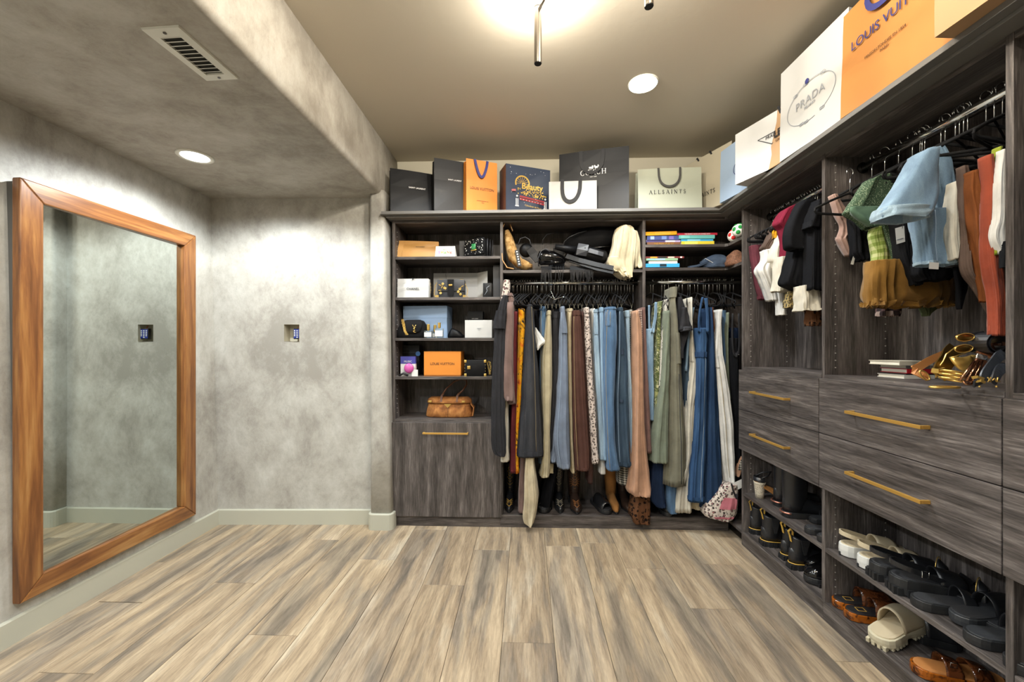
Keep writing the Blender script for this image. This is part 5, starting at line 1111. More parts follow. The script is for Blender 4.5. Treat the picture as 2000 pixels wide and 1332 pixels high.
garment('denim_overalls', 'faded blue overall bib between the sweater and the cream trousers', 'overalls', 'dark_denim2', [(640, 1340, 1348), (700, 1338, 1349), (722, 1335, 1350), (800, 1337, 1352), (900, 1336, 1352)], 2.68, .09, G2, fold=.006, seed=39, det=[('sub', 'strap', 'light_denim', [(600, 1352, 1357), (650, 1344, 1349), (725, 1338, 1342)], -.015, .004)])
garment('cream_trousers', 'long cream trousers reaching down beside the blue denim dress', 'trousers', 'ivory', [(580, 1349, 1354), (640, 1350, 1355), (700, 1351, 1362), (712, 1352, 1367), (760, 1346, 1366), (820, 1342, 1358), (900, 1341, 1356), (950, 1326, 1354), (1003, 1320, 1353)], 2.64, .09, G2, fold=.010, k=5, seed=40, det=[('seam', 'button_placket', 'stitch', 290, .3, .9, .0012)])
garment('denim_maxi_dress', 'blue denim maxi dress with a tied belt and rounded neckline', 'dress', 'deep_denim', [(640, 1364, 1385), (665, 1364, 1385), (697, 1364, 1383), (705, 1363, 1385), (760, 1362, 1384), (850, 1358, 1382), (930, 1351, 1378), (983, 1348, 1377)], 2.60, .09, G2, fold=.008, k=4, seed=41, det=[('sub', 'strap', 'deep_denim', [(580, 1371, 1375), (600, 1367, 1371), (625, 1364, 1368), (650, 1364, 1370)], .0, .006), ('sub', 'strap', 'deep_denim', [(582, 1376, 1383), (610, 1379, 1384), (650, 1380, 1385)], .0, .006), ('band', 'belt', 'ink_denim', .235, .29, 180, 360, .007, 14, 3), ('seam', 'button_placket', 'stitch_light', 285, .30, .98, .0015), ('band', 'hem', 'deep_denim', .97, .99, 0, 360, .003, 30, 2)])
garment('denim_maxi_skirt', 'dark indigo maxi skirt with stitched hem band', 'skirt', 'ink_denim', [(600, 1385, 1394), (680, 1385, 1400), (760, 1384, 1404), (850, 1380, 1409), (930, 1376, 1415), (999, 1374, 1422)], 2.625, .09, G2, fold=.010, k=5, seed=42, det=[('seam', 'hem_stitching', 'stitch_light', 0, .9, .9), ('band', 'hem', 'ink_denim', .93, .995, 0, 360, .003, 34, 2)])
garment('brown_camisole', 'brown camisole with thin strap by the white overalls', 'top', 'rust', [(600, 1391, 1394), (640, 1393, 1397), (655, 1393, 1402), (690, 1394, 1401)], 2.67, .05, G2, seed=43)
garment('white_overalls', 'white overalls with stitched bib, rightmost bright garment on the corner rod', 'overalls', 'white_cloth', [(604, 1404, 1414), (640, 1402, 1411), (690, 1396, 1415), (700, 1397, 1416), (760, 1402, 1427), (830, 1408, 1436), (900, 1414, 1438), (948, 1421, 1438)], 2.63, .09, G2, fold=.010, k=4, seed=44, det=[('band', 'pocket', 'white_cloth', .38, .48, 225, 262, .006, 8, 4), ('seam', 'knee_seam', 'stitch', 262, .5, .95)])
garment('blue_shirt', 'blue sleeveless top behind the white overalls', 'top', 'mid_denim', [(606, 1408, 1422), (660, 1410, 1424), (760, 1414, 1426)], 2.70, .07, G2, seed=45)
garment('grey_vest', 'light grey thin vest right of the white overalls', 'top', 'sage_cloth', [(610, 1420, 1426), (700, 1418, 1425), (780, 1424, 1430)], 2.68, .07, G2, seed=46)
garment('black_slip', 'black slip dress with deep neckline at the right end of the corner rod', 'dress', 'black_cloth', [(660, 1428, 1446), (700, 1427, 1446), (800, 1431, 1448), (900, 1436, 1449), (960, 1438, 1448)], 2.66, .09, G2, fold=.008, seed=47, det=[('sub', 'strap', 'charcoal', [(612, 1430, 1433), (660, 1429, 1433), (690, 1432, 1436), (698, 1437, 1441)], -.01, .004), ('sub', 'strap', 'charcoal', [(612, 1442, 1445), (670, 1443, 1446), (695, 1440, 1444)], -.01, .004)])
garment('navy_skirt', 'dark navy skirt hem between the peach dress and the sage skirt', 'skirt', 'navy_cloth', [(880, 1280, 1296), (930, 1274, 1300), (975, 1271, 1303), (993, 1284, 1304)], 2.67, .07, G2, fold=.008, seed=48)
garment('jeans', 'blue jeans legs showing below the olive boiler suit', 'jeans', 'mid_denim', [(930, 1306, 1328), (975, 1303, 1327), (1005, 1308, 1326)], 2.67, .07, G2, fold=.006, seed=49)
garment('cream_skirt', 'cream skirt hem showing between cream trousers and denim dress', 'skirt', 'cream', [(970, 1352, 1374), (985, 1350, 1375), (996, 1353, 1373)], 2.68, .06, G2, seed=50)
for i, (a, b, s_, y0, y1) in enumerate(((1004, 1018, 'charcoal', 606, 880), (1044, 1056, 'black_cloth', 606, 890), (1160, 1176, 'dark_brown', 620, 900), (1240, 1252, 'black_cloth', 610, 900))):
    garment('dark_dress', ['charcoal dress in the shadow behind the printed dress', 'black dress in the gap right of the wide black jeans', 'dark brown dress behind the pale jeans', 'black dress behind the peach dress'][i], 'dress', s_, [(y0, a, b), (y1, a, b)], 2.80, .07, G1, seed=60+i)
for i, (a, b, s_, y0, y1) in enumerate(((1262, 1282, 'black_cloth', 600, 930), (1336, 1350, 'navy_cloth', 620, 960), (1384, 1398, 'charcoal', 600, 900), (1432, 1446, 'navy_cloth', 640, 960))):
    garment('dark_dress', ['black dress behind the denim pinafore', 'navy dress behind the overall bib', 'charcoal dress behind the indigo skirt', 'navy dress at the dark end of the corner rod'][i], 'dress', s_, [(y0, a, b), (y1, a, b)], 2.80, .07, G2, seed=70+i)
# tote bag and card in the corner
t, c = garment('printed_tote', 'stuffed printed pink and white spotted bag in the corner on the deck', 'bag', 'tote_print', [(948, 1420, 1444), (965, 1405, 1447), (985, 1388, 1449), (1003, 1379, 1448), (1014, 1384, 1440), (1019, 1405, 1428)], 2.585, .08, None, fold=.008, k=4, seed=51, det=[('sub', 'handle', 'charcoal', [(945, 1428, 1431), (960, 1432, 1435), (975, 1438, 1442)], -.01, .005)])
obj('pink_patch', c.band(.28, .5, 262, 300, .003, 8, 4), plain('pink_print', 'a8606a', .8).m, t); obj('pink_patch', c.band(.72, .8, 250, 300, .003, 8, 3), 'pink_print', t)
a_ = P(1424, 948, Y=2.60); t = thing('paper_card', 'white paper card sticking up behind the printed bag in the corner', 'card', a_)
obj('card', MB().add([P(x, y, Y=yy) for yy in (2.60, 2.602) for x, y in ((1424, 947), (1452, 934), (1454, 950), (1432, 961))], [(0,1,2,3),(7,6,5,4),(0,4,5,1),(1,5,6,2),(2,6,7,3),(3,7,4,0)]), 'card_white', t)
a_ = P(1446, 905, Y=2.64); garment('heeled_shoe', 'tan and snake print shoe hanging in the dark corner', 'shoe', 'peach', [(893, 1449, 1453), (910, 1443, 1452), (925, 1440, 1448), (932, 1441, 1445)], 2.64, .02, None, fold=.001, seed=52, det=[('band', 'snake_print_panel', 'gingham_black', .1, .5, 225, 315, .002, 6, 4)])

# ---- right run, bay beside the corner (garments hang across the rod, seen from the side)
def rg(name, label, cat, mat, rows, Y, group=G3, th=.025, det=(), **k):
    k.setdefault('fold', .006); k.setdefault('k', 5); return garment(name, label, cat, mat, rows, Y - th, th, group, det, **k)
rg('maroon_trousers', 'maroon trousers at the far end of the crowded rod', 'trousers', 'maroon_cloth', [(478, 1470, 1492), (510, 1474, 1496), (550, 1482, 1500), (584, 1489, 1508)], 2.44, th=.03, seed=80, det=[('band', 'hem', 'maroon_cloth', .93, .99, 0, 360, .003, 30, 2)])
rg('white_trousers', 'narrow white strip of cloth left of the maroon trousers', 'trousers', 'white_cloth', [(520, 1475, 1480), (545, 1479, 1484), (570, 1483, 1487)], 2.46, th=.02, seed=81)
rg('brown_tee', 'taupe brown tee slanting over the white blouse', 'top', 'brown_tee', [(414, 1530, 1541), (440, 1517, 1537), (465, 1505, 1528), (482, 1495, 1527), (492, 1520, 1530)], 2.25, th=.04, seed=82)
rg('gold_print_scarf', 'black and gold printed cloth behind the maroon tee', 'scarf', 'print_yellow', [(434, 1520, 1532), (450, 1514, 1532), (464, 1515, 1526)], 2.20, th=.02, seed=83)
rg('ruffled_blouse', 'white blouse with ruffled edges', 'blouse', 'white_cloth', [(486, 1498, 1512), (505, 1499, 1515), (524, 1488, 1518), (545, 1496, 1520), (565, 1505, 1524), (586, 1512, 1524)], 2.24, th=.04, fold=.014, k=9, seed=84)
rg('graphic_tee', 'ivory tee with a red graphic', 'top', 'ivory', [(442, 1531, 1536), (465, 1525, 1540), (485, 1516, 1541), (504, 1513, 1542), (515, 1518, 1545), (540, 1524, 1550)], 2.18, th=.04, seed=85, det=[('band', 'red_graphic', 'red_graphic', .32, .62, 262, 330, .003, 8, 5)])
rg('maroon_tee', 'cherry red tee with short sleeve', 'top', 'cherry', [(395, 1560, 1577), (405, 1540, 1572), (418, 1530, 1562), (432, 1524, 1556), (445, 1534, 1555), (470, 1540, 1556), (500, 1540, 1556)], 2.10, th=.04, seed=86)
rg('cream_shirt', 'long cream top below the graphic tee', 'top', 'ivory', [(500, 1525, 1560), (530, 1524, 1570), (568, 1521, 1572)], 2.12, th=.04, fold=.01, seed=87)
rg('white_slip', 'narrow white slip hanging lowest under the ruffled blouse', 'top', 'white_cloth', [(560, 1523, 1534), (590, 1526, 1537), (615, 1527, 1538)], 2.20, th=.03, seed=88)
rg('taupe_cloth', 'taupe strip of cloth between the two white tops', 'top', 'khaki', [(500, 1520, 1526), (540, 1516, 1524), (562, 1517, 1521)], 2.16, th=.02, seed=89)
rg('leopard_shirt', 'green-brown leopard print top hem', 'top', 'leopard_tan', [(568, 1546, 1572), (585, 1543, 1573), (600, 1541, 1572)], 2.07, th=.03, seed=90)
rg('cream_skirt', 'short cream skirt beside the post of the right bay', 'skirt', 'ivory', [(556, 1572, 1602), (580, 1573, 1607), (606, 1573, 1608)], 1.95, th=.05, fold=.008, seed=91, det=[('band', 'hem', 'ivory', .93, .99, 0, 360, .003, 30, 2)])
rg('brown_skirt', 'dark brown printed skirt hem low against the post', 'skirt', 'leopard_brown', [(600, 1584, 1606), (620, 1585, 1607), (636, 1585, 1608)], 1.97, th=.03, seed=92)
rg('black_tee', 'black navy tee with wide sleeve, largest on the crowded rod', 'top', 'navy_cloth' if 0 else 'black_cloth', [(388, 1578, 1600), (410, 1566, 1600), (440, 1560, 1600), (480, 1558, 1600), (520, 1548, 1600), (550, 1540, 1600), (560, 1558, 1600), (566, 1580, 1600)], 2.02, th=.05, fold=.01, k=6, seed=93, det=[('sub', 'sleeve', 'black_cloth', [(388, 1572, 1594), (410, 1558, 1592), (435, 1548, 1588), (456, 1544, 1588), (480, 1546, 1582), (485, 1560, 1578)], -.05, .04)])
rg('black_tee', 'second black tee partly cut by the cabinet post', 'top', 'black_cloth', [(388, 1600, 1609), (415, 1592, 1611), (440, 1582, 1611), (450, 1590, 1611), (500, 1588, 1611), (566, 1586, 1611)], 1.90, th=.035, fold=.008, seed=94, det=[('sub', 'sleeve', 'black_cloth', [(395, 1597, 1609), (420, 1588, 1608), (443, 1581, 1607)], -.012, .03)])
# ---- right bay
rg('pink_lace_shirt', 'dusty pink lace camisole leaning left in the right bay', 'top', 'pink_lace', [(378, 1629, 1637), (400, 1636, 1650), (420, 1642, 1668), (440, 1650, 1675), (457, 1648, 1676), (465, 1645, 1673), (480, 1652, 1674), (498, 1662, 1675)], 1.76, G4, th=.02, fold=.010, k=9, seed=100)
rg('black_lace_shirt', 'black lace top right of the pink camisole', 'top', 'black_cloth', [(402, 1672, 1690), (430, 1674, 1712), (460, 1676, 1716), (490, 1678, 1718), (506, 1688, 1704)], 1.70, G4, th=.03, fold=.012, k=9, seed=101)
rg('green_blouse', 'dark green speckled blouse with frilled sleeve', 'blouse', 'green_print', [(338, 1722, 1745), (350, 1702, 1752), (375, 1688, 1756), (400, 1672, 1758), (410, 1667, 1757), (425, 1690, 1758), (440, 1708, 1756)], 1.60, G4, th=.035, fold=.008, k=6, seed=102, det=[('sub', 'frill', 'green_frill', [(402, 1667, 1722), (412, 1668, 1728), (425, 1682, 1736), (440, 1704, 1724)], -.045, .012, {'k': 12, 'fold': .008})])
rg('green_blouse_tail', 'dark green speckled scarf hanging diagonally over the gingham', 'scarf', 'green_print', [(425, 1728, 1758), (460, 1738, 1760), (500, 1750, 1768), (540, 1762, 1776)], 1.55, G4, th=.012, seed=103)
rg('gingham_shirt', 'green gingham sleeveless top above the mustard skirt', 'top', 'gingham_green', [(440, 1719, 1732), (460, 1715, 1745), (490, 1720, 1758), (520, 1720, 1768), (549, 1726, 1779)], 1.59, G4, th=.03, seed=104)
rg('mustard_skirt', 'mustard yellow skirt with a scalloped hem', 'skirt', 'mustard', [(505, 1716, 1872), (530, 1713, 1873), (560, 1712, 1874), (585, 1711, 1873), (598, 1712, 1872)], 1.53, G4, th=.04, fold=.022, k=24, seed=105, det=[('band', 'perforated_hem', 'mustard', .80, .97, 0, 360, .002, 60, 3)])
rg('plaid_shirt', 'plaid shirt hem peeking out under the mustard skirt', 'shirt', 'plaid', [(590, 1730, 1768), (604, 1728, 1768), (617, 1727, 1764)], 1.62, G4, th=.025, seed=106)
rg('olive_shirt', 'olive pointed hem below the mustard skirt', 'top', 'olive', [(580, 1802, 1842), (598, 1806, 1838), (612, 1812, 1822), (617, 1814, 1818)], 1.56, G4, th=.015, fold=.002, seed=107)
rg('black_shirt', 'plain black top between gingham and denim jacket', 'top', 'black_cloth', [(400, 1752, 1800), (440, 1762, 1806), (490, 1768, 1810), (530, 1780, 1815), (556, 1788, 1806)], 1.49, G4, th=.03, seed=108)
rg('black_wrap_shirt', 'black wrap top with long hanging ties', 'top', 'black_cloth', [(470, 1803, 1876), (500, 1803, 1876), (530, 1802, 1880), (546, 1812, 1862)], 1.44, G4, th=.03, seed=109, det=[('sub', 'tie', 'black_cloth', [(520, 1868, 1892), (560, 1872, 1892), (590, 1874, 1884), (604, 1877, 1881)], -.03, .008)])
rg('denim_jacket', 'light blue cropped denim jacket with wide sleeve', 'jacket', 'light_denim', [(285, 1822, 1850), (320, 1815, 1872), (360, 1822, 1880), (400, 1832, 1880), (428, 1840, 1876)], 1.40, G4, th=.05, fold=.008, seed=110, det=[('sub', 'sleeve', 'light_denim', [(286, 1818, 1842), (310, 1800, 1846), (345, 1780, 1846), (380, 1756, 1842), (405, 1736, 1834), (420, 1736, 1826)], -.10, .04, {'k': 3, 'fold': .007}), ('sub', 'cuff', 'sky_denim', [(398, 1740, 1837), (409, 1736, 1835), (421, 1736, 1829)], -.104, .043, {'k': 3, 'fold': .007})])
rg('denim_shorts', 'light blue denim shorts with a white care label', 'shorts', 'light_denim', [(405, 1800, 1872), (440, 1803, 1874), (480, 1808, 1878), (515, 1810, 1880)], 1.36, G4, th=.03, fold=.007, k=6, seed=111, det=[('band', 'hem', 'sky_denim', .94, .99, 0, 360, .003, 30, 2), ('seam', 'side_seam', 'stitch_light', 262, .05, .98, .0014), ('seam', 'side_seam', 'stitch_light', 285, .05, .98, .0014)])
a_ = P(1824, 512, Y=1.32); obj('care_label', MB().add([P(x, y, Y=yy) for yy in (1.318, 1.319) for x, y in ((1815, 512), (1834, 513), (1833, 526), (1814, 525))], [(0,1,2,3),(7,6,5,4),(0,4,5,1),(1,5,6,2),(2,6,7,3),(3,7,4,0)]), 'card_white', bpy.data.objects['denim_shorts'])
rg('dark_denim_skirt', 'dark grey denim skirt edge under the light shorts', 'skirt', 'black_denim', [(480, 1862, 1884), (505, 1862, 1890), (520, 1868, 1880)], 1.39, G4, th=.02, seed=112)
rg('cream_shorts', 'off-white jeans shorts with stitched side', 'shorts', 'ivory', [(350, 1876, 1892), (400, 1870, 1896), (450, 1868, 1902), (505, 1874, 1904)], 1.32, G4, th=.025, seed=113, det=[('seam', 'side_stitching', 'stitch', 275, .1, .95, .0018)])
rg('brown_halter', 'taupe brown halter top stretched down to the right', 'top', 'brown_tee', [(322, 1884, 1894), (360, 1886, 1906), (400, 1888, 1915), (450, 1894, 1928), (500, 1892, 1934), (530, 1896, 1938), (560, 1916, 1944), (600, 1940, 1952), (612, 1948, 1953)], 1.28, G4, th=.015, seed=114)
rg('rust_shirt', 'rust brown twisted top', 'top', 'rust', [(330, 1906, 1922), (370, 1906, 1938), (410, 1912, 1940), (450, 1916, 1942), (500, 1924, 1944), (560, 1936, 1952), (588, 1940, 1954)], 1.25, G4, th=.02, fold=.010, k=7, seed=115)
rg('orange_trousers', 'bright orange trousers, longest in the right bay', 'trousers', 'orange_cloth', [(300, 1934, 1944), (360, 1938, 1950), (430, 1936, 1953), (505, 1938, 1962), (570, 1948, 1970), (620, 1951, 1971), (656, 1950, 1971)], 1.215, G4, th=.018, seed=116)
rg('lime_shirt', 'lime green thin strap top', 'top', 'lime', [(285, 1954, 1960), (320, 1950, 1957), (345, 1946, 1956), (380, 1945, 1958), (440, 1944, 1964), (498, 1944, 1966)], 1.205, G4, th=.012, seed=117)
rg('white_shirt', 'cream white top beside the end post of the right bay', 'top', 'white_cloth', [(290, 1962, 1970), (350, 1956, 1971), (420, 1954, 1971), (460, 1947, 1971), (495, 1960, 1971)], 1.19, G4, th=.012, seed=118)
rg('black_shirt', 'small black cloth low beside the end post of the right bay', 'top', 'black_cloth', [(470, 1966, 1971), (500, 1963, 1971), (522, 1963, 1971)], 1.178, G4, th=.008, seed=119)
# paper tags on strings
for lab, q, Yt in (('white swing tag hanging in front of the green speckled scarf', ((1748, 446), (1766, 441), (1768, 472), (1751, 477)), 1.46), ('small white ribbon label hanging from the pink camisole', ((1670, 489), (1673, 491), (1667, 517), (1661, 516)), 1.71)):
    t = thing('paper_tag', lab, 'tag', P(q[2][0], q[2][1], Y=Yt)); obj('tag', MB().add([P(x, y, Y=yy) for yy in (Yt, Yt+.001) for x, y in q], [(0,1,2,3),(7,6,5,4),(0,4,5,1),(1,5,6,2),(2,6,7,3),(3,7,4,0)]), 'card_white', t)
    if 'swing' in lab: obj('string', MB().tube([P(1762, 446, Y=Yt-.001), P(1764, 438, Y=Yt), P(1763, 428, Y=Yt+.02)], .0008, 4), 'ink_black', t); obj('tag_print', MB().tube([P(1752, 468, Y=Yt-.001), P(1764, 465, Y=Yt-.001)], .001, 4), 'ink_grey', t)

# ------------------------------------------------------------------ hangers (rod along local Y, hanger in local XZ)
def make_hanger():
    t = thing('velvet_hanger', 'black velvet hanger', 'hanger', (0, 0, 0))
    hk = [Vector((.019*math.cos(math.radians(a)), 0, .019*math.sin(math.radians(a)) - .004)) for a in range(200, -61, -20)]
    hk += [Vector((.004, 0, -.030)), Vector((0, 0, -.044)), Vector((0, 0, -.097))]
    obj('hook', MB().tube(hk, .0019, 6), 'chrome', t, local=True)
    W_ = .205; pts = [(-W_, -.142), (-W_+.004, -.131), (-.12, -.098), (-.03, -.066), (0, -.058), (.03, -.066), (.12, -.098), (W_-.004, -.131), (W_, -.142), (W_-.006, -.150), (W_-.03, -.152), (0, -.150), (-W_+.03, -.152), (-W_+.006, -.150)]
    obj('frame', MB().tube([(x, 0, z - .034) for x, z in pts], .0058, 6, closed=True, flat=.55, up=(0, 1, 0)), 'velvet_hanger', t, local=True)
    return t
H0 = make_hanger()
def ORD(n): return '%d%s' % (n, 'th' if 10 < n % 100 < 14 else {1: 'st', 2: 'nd', 3: 'rd'}.get(n % 10, 'th'))
def hang(loc, rz, label, group, first=[True], tilt=0, scale=.84):
    t = H0 if first[0] else copy_tree(H0); first[0] = False
    t.location = loc; t.rotation_euler = (0, tilt, rz); t['label'] = label; t['group'] = group; t.scale = (scale, 1, 1); return t
rr = random.Random(12)
lab1 = 'black velvet hanger with chrome hook on the middle rod'; lab2 = 'black velvet hanger with chrome hook on the corner rod'
n1 = 44
for i in range(n1):
    x = lerp(XB + .035, XC - .03, (i + rr.uniform(.15, .85)) / n1)
    hang((x, YRB, ZRB + .0165), math.radians(90 + rr.uniform(12, 26) * (-1 if i % 9 else 1)), lab1 + ', %s from the left' % ORD(i + 1), 'hangers on the middle rod', scale=.84)
for i in range(22):
    x = lerp(XC + .04, 1.44, ((i + rr.uniform(.1, .9)) / 22) ** .8)
    hang((x, YRB, ZRB + .0165), math.radians(90 + rr.uniform(14, 30) * (-1 if i % 5 else 1)), lab2 + ', %s from the left' % ORD(i + 1), 'hangers on the corner rod', scale=.84)
for i in range(24):
    y = lerp(Y1 - .04, Y2 + .03, (i + rr.uniform(.1, .9)) / 24)
    hang((XRR - .01, y, ZRR + .0165), math.radians(rr.uniform(-30, 30) if i < 9 else rr.uniform(-16, 10)), 'black velvet hanger on the crowded rod by the corner, %s from the far end' % ORD(i + 1), 'hangers on the crowded rod', scale=.8)
for i, px in enumerate((1703, 1728, 1755, 1782, 1797, 1801, 1806, 1838, 1846, 1866, 1874, 1882, 1890, 1926, 1942, 1958, 1969)):
    y = P(px, 0, X=XRR - .012).y
    hang((XRR - .012, y, ZRR + .0165), math.radians([28, -22, 18, -12, -25, 8, -14][i % 7]), 'black velvet hanger on the rod of the right bay, %s from its far end' % ORD(i + 1), 'hangers in the right bay', scale=.8)
# two loose hangers caught on the row, and one wire hanger
t = hang((1.36, 1.74, 1.955), math.radians(12), 'black velvet hanger swung forward holding the pink camisole', 'hangers in the right bay'); t['label'] = 'black velvet hanger swung forward over the post beside the pink camisole'
w0 = bpy.data.objects.new('wire_hanger', None); COL.objects.link(w0); w0.location = P(1083, 585, Y=2.68); tag(w0, 'bent wire hanger lying across the black hangers of the middle rod', 'hanger')
obj('wire', MB().tube([Pm(1071, 553, 2.74), Pm(1078, 572, 2.69), Pm(1083, 585, 2.68), Pm(1099, 580, 2.68), Pm(1120, 583, 2.70)], .0014, 5), 'chrome', w0)
obj('wire', MB().tube([Pm(1083, 585, 2.68), Pm(1072, 578, 2.70), Pm(1062, 572, 2.74)], .0012, 5), 'chrome', w0)
# trouser clips of the hangers
for i, px in enumerate((1057, 1065, 1070, 1078, 1086, 1093, 1112, 1121, 1129, 1136, 1145, 1158, 1168, 1173, 1185, 1206, 1213, 1233)):
    a_ = P(px, 600, Y=2.665); t = thing('trouser_clip', 'chrome hanger clip gripping a waistband, %s from the left' % ORD(i + 1), 'clip', a_, 'hanger clips')
    obj('clip', MB().strap([a_ + Vector((-.006, 0, .022)), a_ + Vector((0, 0, .006)), a_ + Vector((-.001, 0, -.008))], (0, 1, 0), [.012, .01, .01], .002).strap([a_ + Vector((.006, -.004, .022)), a_ + Vector((.001, -.004, .006)), a_ + Vector((.002, -.002, -.008))], (0, 1, 0), [.012, .01, .01], .002), 'chrome', t)
# ------------------------------------------------------------------ shoes (heel at local x=0, toe at x=L, z up)
plain('rubber_black', '1a1b1d', .55); plain('leather_shoe', '1b1c1f', .35, 0, .6); plain('rubber_cream', 'bdb59c', .5); plain('rubber_white', 'c9c9c4', .55); plain('strap_cream', 'bcae92', .5)
plain('insole_dark', '2a2b2e', .6); plain('welt_yellow', 'c9a248', .6); plain('suede_tan', '9a6a36', .85, nz=.2, nscale=12); plain('leather_choco', '33251e', .4, nz=.2, nscale=20); plain('copper', 'c98a78', .3, .9); plain('elastic', '232325', .9)
plain('insole_tan', 'a8703c', .6); plain('rubber_grey', '2c2e31', .5)
for nm, cc in (('amber', 'b8651a'), ('clear_brown', '7a4526')):
    t = NT(nm, .12, 0, .6); v = t.coord(); n = t.noise(v, 30, 4, .6, 1.0); t.col(t.ramp(n, [(.4, srgb('3a1c0c')), (.55, srgb(cc))])); t.b.inputs['Transmission Weight'].default_value = .35
fabric('woven_bw', 'b5ab98', 'speckle', '1e1c1a', 190)
HW = {'round': [(0,0),(.012,.30),(.05,.60),(.12,.80),(.25,.84),(.42,.82),(.58,.92),(.70,1),(.80,.98),(.88,.84),(.95,.56),(.985,.30),(1,0)],
      'point': [(0,0),(.012,.30),(.05,.60),(.12,.74),(.25,.74),(.42,.70),(.58,.86),(.68,.95),(.78,.84),(.88,.58),(.95,.34),(.985,.20),(1,0)]}
def hwid(u, kind='round'):
    t_ = HW[kind]
    for (a, b), (c, d) in zip(t_, t_[1:]):
        if u <= c: return lerp(b, d, (u-a)/(c-a))
    return 0
def outline(L, W, kind='round', n=26, sc=1.0):
    us = [(1 - math.cos(math.pi*i/n))/2 for i in range(n+1)]
    a = [(u*L*sc + L*(1-sc)/2, hwid(u, kind)*W*sc, u) for u in us]; return a + [(x, -y, u) for x, y, u in a[-2:0:-1]]
def sole_mb(L, W, zf, hf, kind='round', bulge=.03, m=None):
    """zf(u) bottom height, hf(u) top height"""
    rings = []
    for q, sc in ((0, .985), (.05, 1.0), (.5, 1 + bulge*.3), (.95, 1.0), (1, .985)):
        r_ = [Vector((x, y, lerp(zf(u), hf(u), q))) for x, y, u in outline(L, W, kind, sc=sc)]
        rings.append([m @ p for p in r_])
    return MB().loft(rings, True, True, smooth=False)
def arch_mb(x0, x1, W, zb, H, m, th=.004, kind='round', L=.26, n=16, st=6, lift=.0, hfun=None, low=0):
    """strap shell arching over the foot between x0..x1"""
    rings = []
    for i in range(st + 1):
        q = i/st; x = lerp(x0, x1, q); w_ = hwid(min(.93, x/L), kind)*W*.98; h_ = H*(hfun(q) if hfun else 1)
        o = []; 
        for j in range(n + 1):
            a = math.pi*j/n; o.append(Vector((x + lift*math.sin(a), w_*math.cos(a), zb(x/L) + h_*math.sin(a)**.8 - low)))
        inn = [Vector((p.x, p.y*(1-th/w_), p.z - th*math.sin(math.pi*j/n))) for j, p in enumerate(o)]
        rings.append([m @ p for p in o + inn[::-1]])
    return MB().loft(rings, True, True)
def foot_mb(L, W, zb, tops, m, kind='round', n=16, u0=.02, u1=.985, fat=1.0):
    """closed shoe upper: tops = [(u, height)]"""
    rings = []; st = 14
    for i in range(st + 1):
        u = lerp(u0, u1, i/st); w_ = max(.004, hwid(u, kind)*W*fat)
        for (a, b), (c, d) in zip(tops, tops[1:]):
            if u <= c + 1e-6: h_ = lerp(b, d, max(0, (u-a)/(c-a))); break
        r_ = []
        for j in range(n):
            a = 2*math.pi*j/n; s_, c_ = math.sin(a), math.cos(a)
            z = zb(u) + (h_*abs(s_)**.75 if s_ > 0 else 0); r_.append(m @ Vector((u*L, w_*(abs(c_)**.6)*(1 if c_ > 0 else -1), z)))
        rings.append(r_)
    return MB().loft(rings, True, True)
def lugs(L, W, m, z0, z1, us, out=.004, d=.012, kind='round'):
    mb = MB()
    for u in us:
        for s_ in (-1, 1):
            y = hwid(u, kind)*W; a = m @ Matrix.Translation((u*L, s_*(y - .006), 0)); mb.box((-d/2, -.008, z0), (d/2, .008, z1), a @ Matrix.Translation((0, s_*out, 0)))
    for y in (-.5, 0, .5): mb.box((-out, y*W*.8 - d*.4, z0), (.012, y*W*.8 + d*.4, z1), m)
    return mb
def base(px, z, X0=1.345, ang=0, W=.040, roll=0, pitch=0, dx=0):
    y = P(px, 0, X=X0).y - W; return Matrix.Translation((X0 + dx, y, z)) @ Matrix.Rotation(math.radians(ang), 4, 'Z') @ Matrix.Rotation(math.radians(pitch), 4, 'Y') @ Matrix.Rotation(math.radians(roll), 4, 'X')
SH = .325; DK = .083; SH1 = .3255
def shoe(name, label, m, group=None): return thing(name, label, 'shoe', m.translation.copy(), group)
def slide(label, m, sole='rubber_black', insole='insole_dark', strap='leather_shoe', L=.255, W=.045, h=.028, straps=((.40, .72, .055),), name='slide_sandal', group=None, footbed_dip=.004, studs=False, buckle=False):
    t = shoe(name, label, m, group); hf = lambda u: h + .010*max(0, .35-u) + .008*max(0, u-.8)
    obj('sole', sole_mb(L, W, lambda u: .002 + .02*max(0, u-.85), hf, m=m), sole, t); obj('footbed', sole_mb(L*.93, W*.90, lambda u: hf(u)-.002, lambda u: hf(u)+footbed_dip, m=m @ Matrix.Translation((L*.035, 0, 0))), insole, t)
    for a, b, H in straps:
        obj('strap', arch_mb(a*L, b*L, W, lambda u: hf(u)-.008, H, m, L=L, hfun=lambda q: 1 - .25*q), strap, t)
        if studs:
            mb = MB()
            for q in (0.04, .96):
                for j in range(2, 15): 
                    an = math.pi*j/16; x = lerp(a, b, q)*L; w_ = hwid(x/L)*W*.98; mb.ball(m @ Vector((x, w_*math.cos(an), hf(x/L)-.008 + H*(1-.25*q)*math.sin(an)**.8 + .001)), .0017, 6, 4)
            obj('studs', mb, 'chrome', t)
        if buckle: obj('buckle', MB().tube([m @ Vector(((a+b)/2*L + dx, -W*.62, hf(.5) + H*.62 + dz)) for dx, dz in ((-.009, -.008), (.009, -.008), (.009, .008), (-.009, .008))], .0018, 6, closed=True), 'chrome', t)
    return t
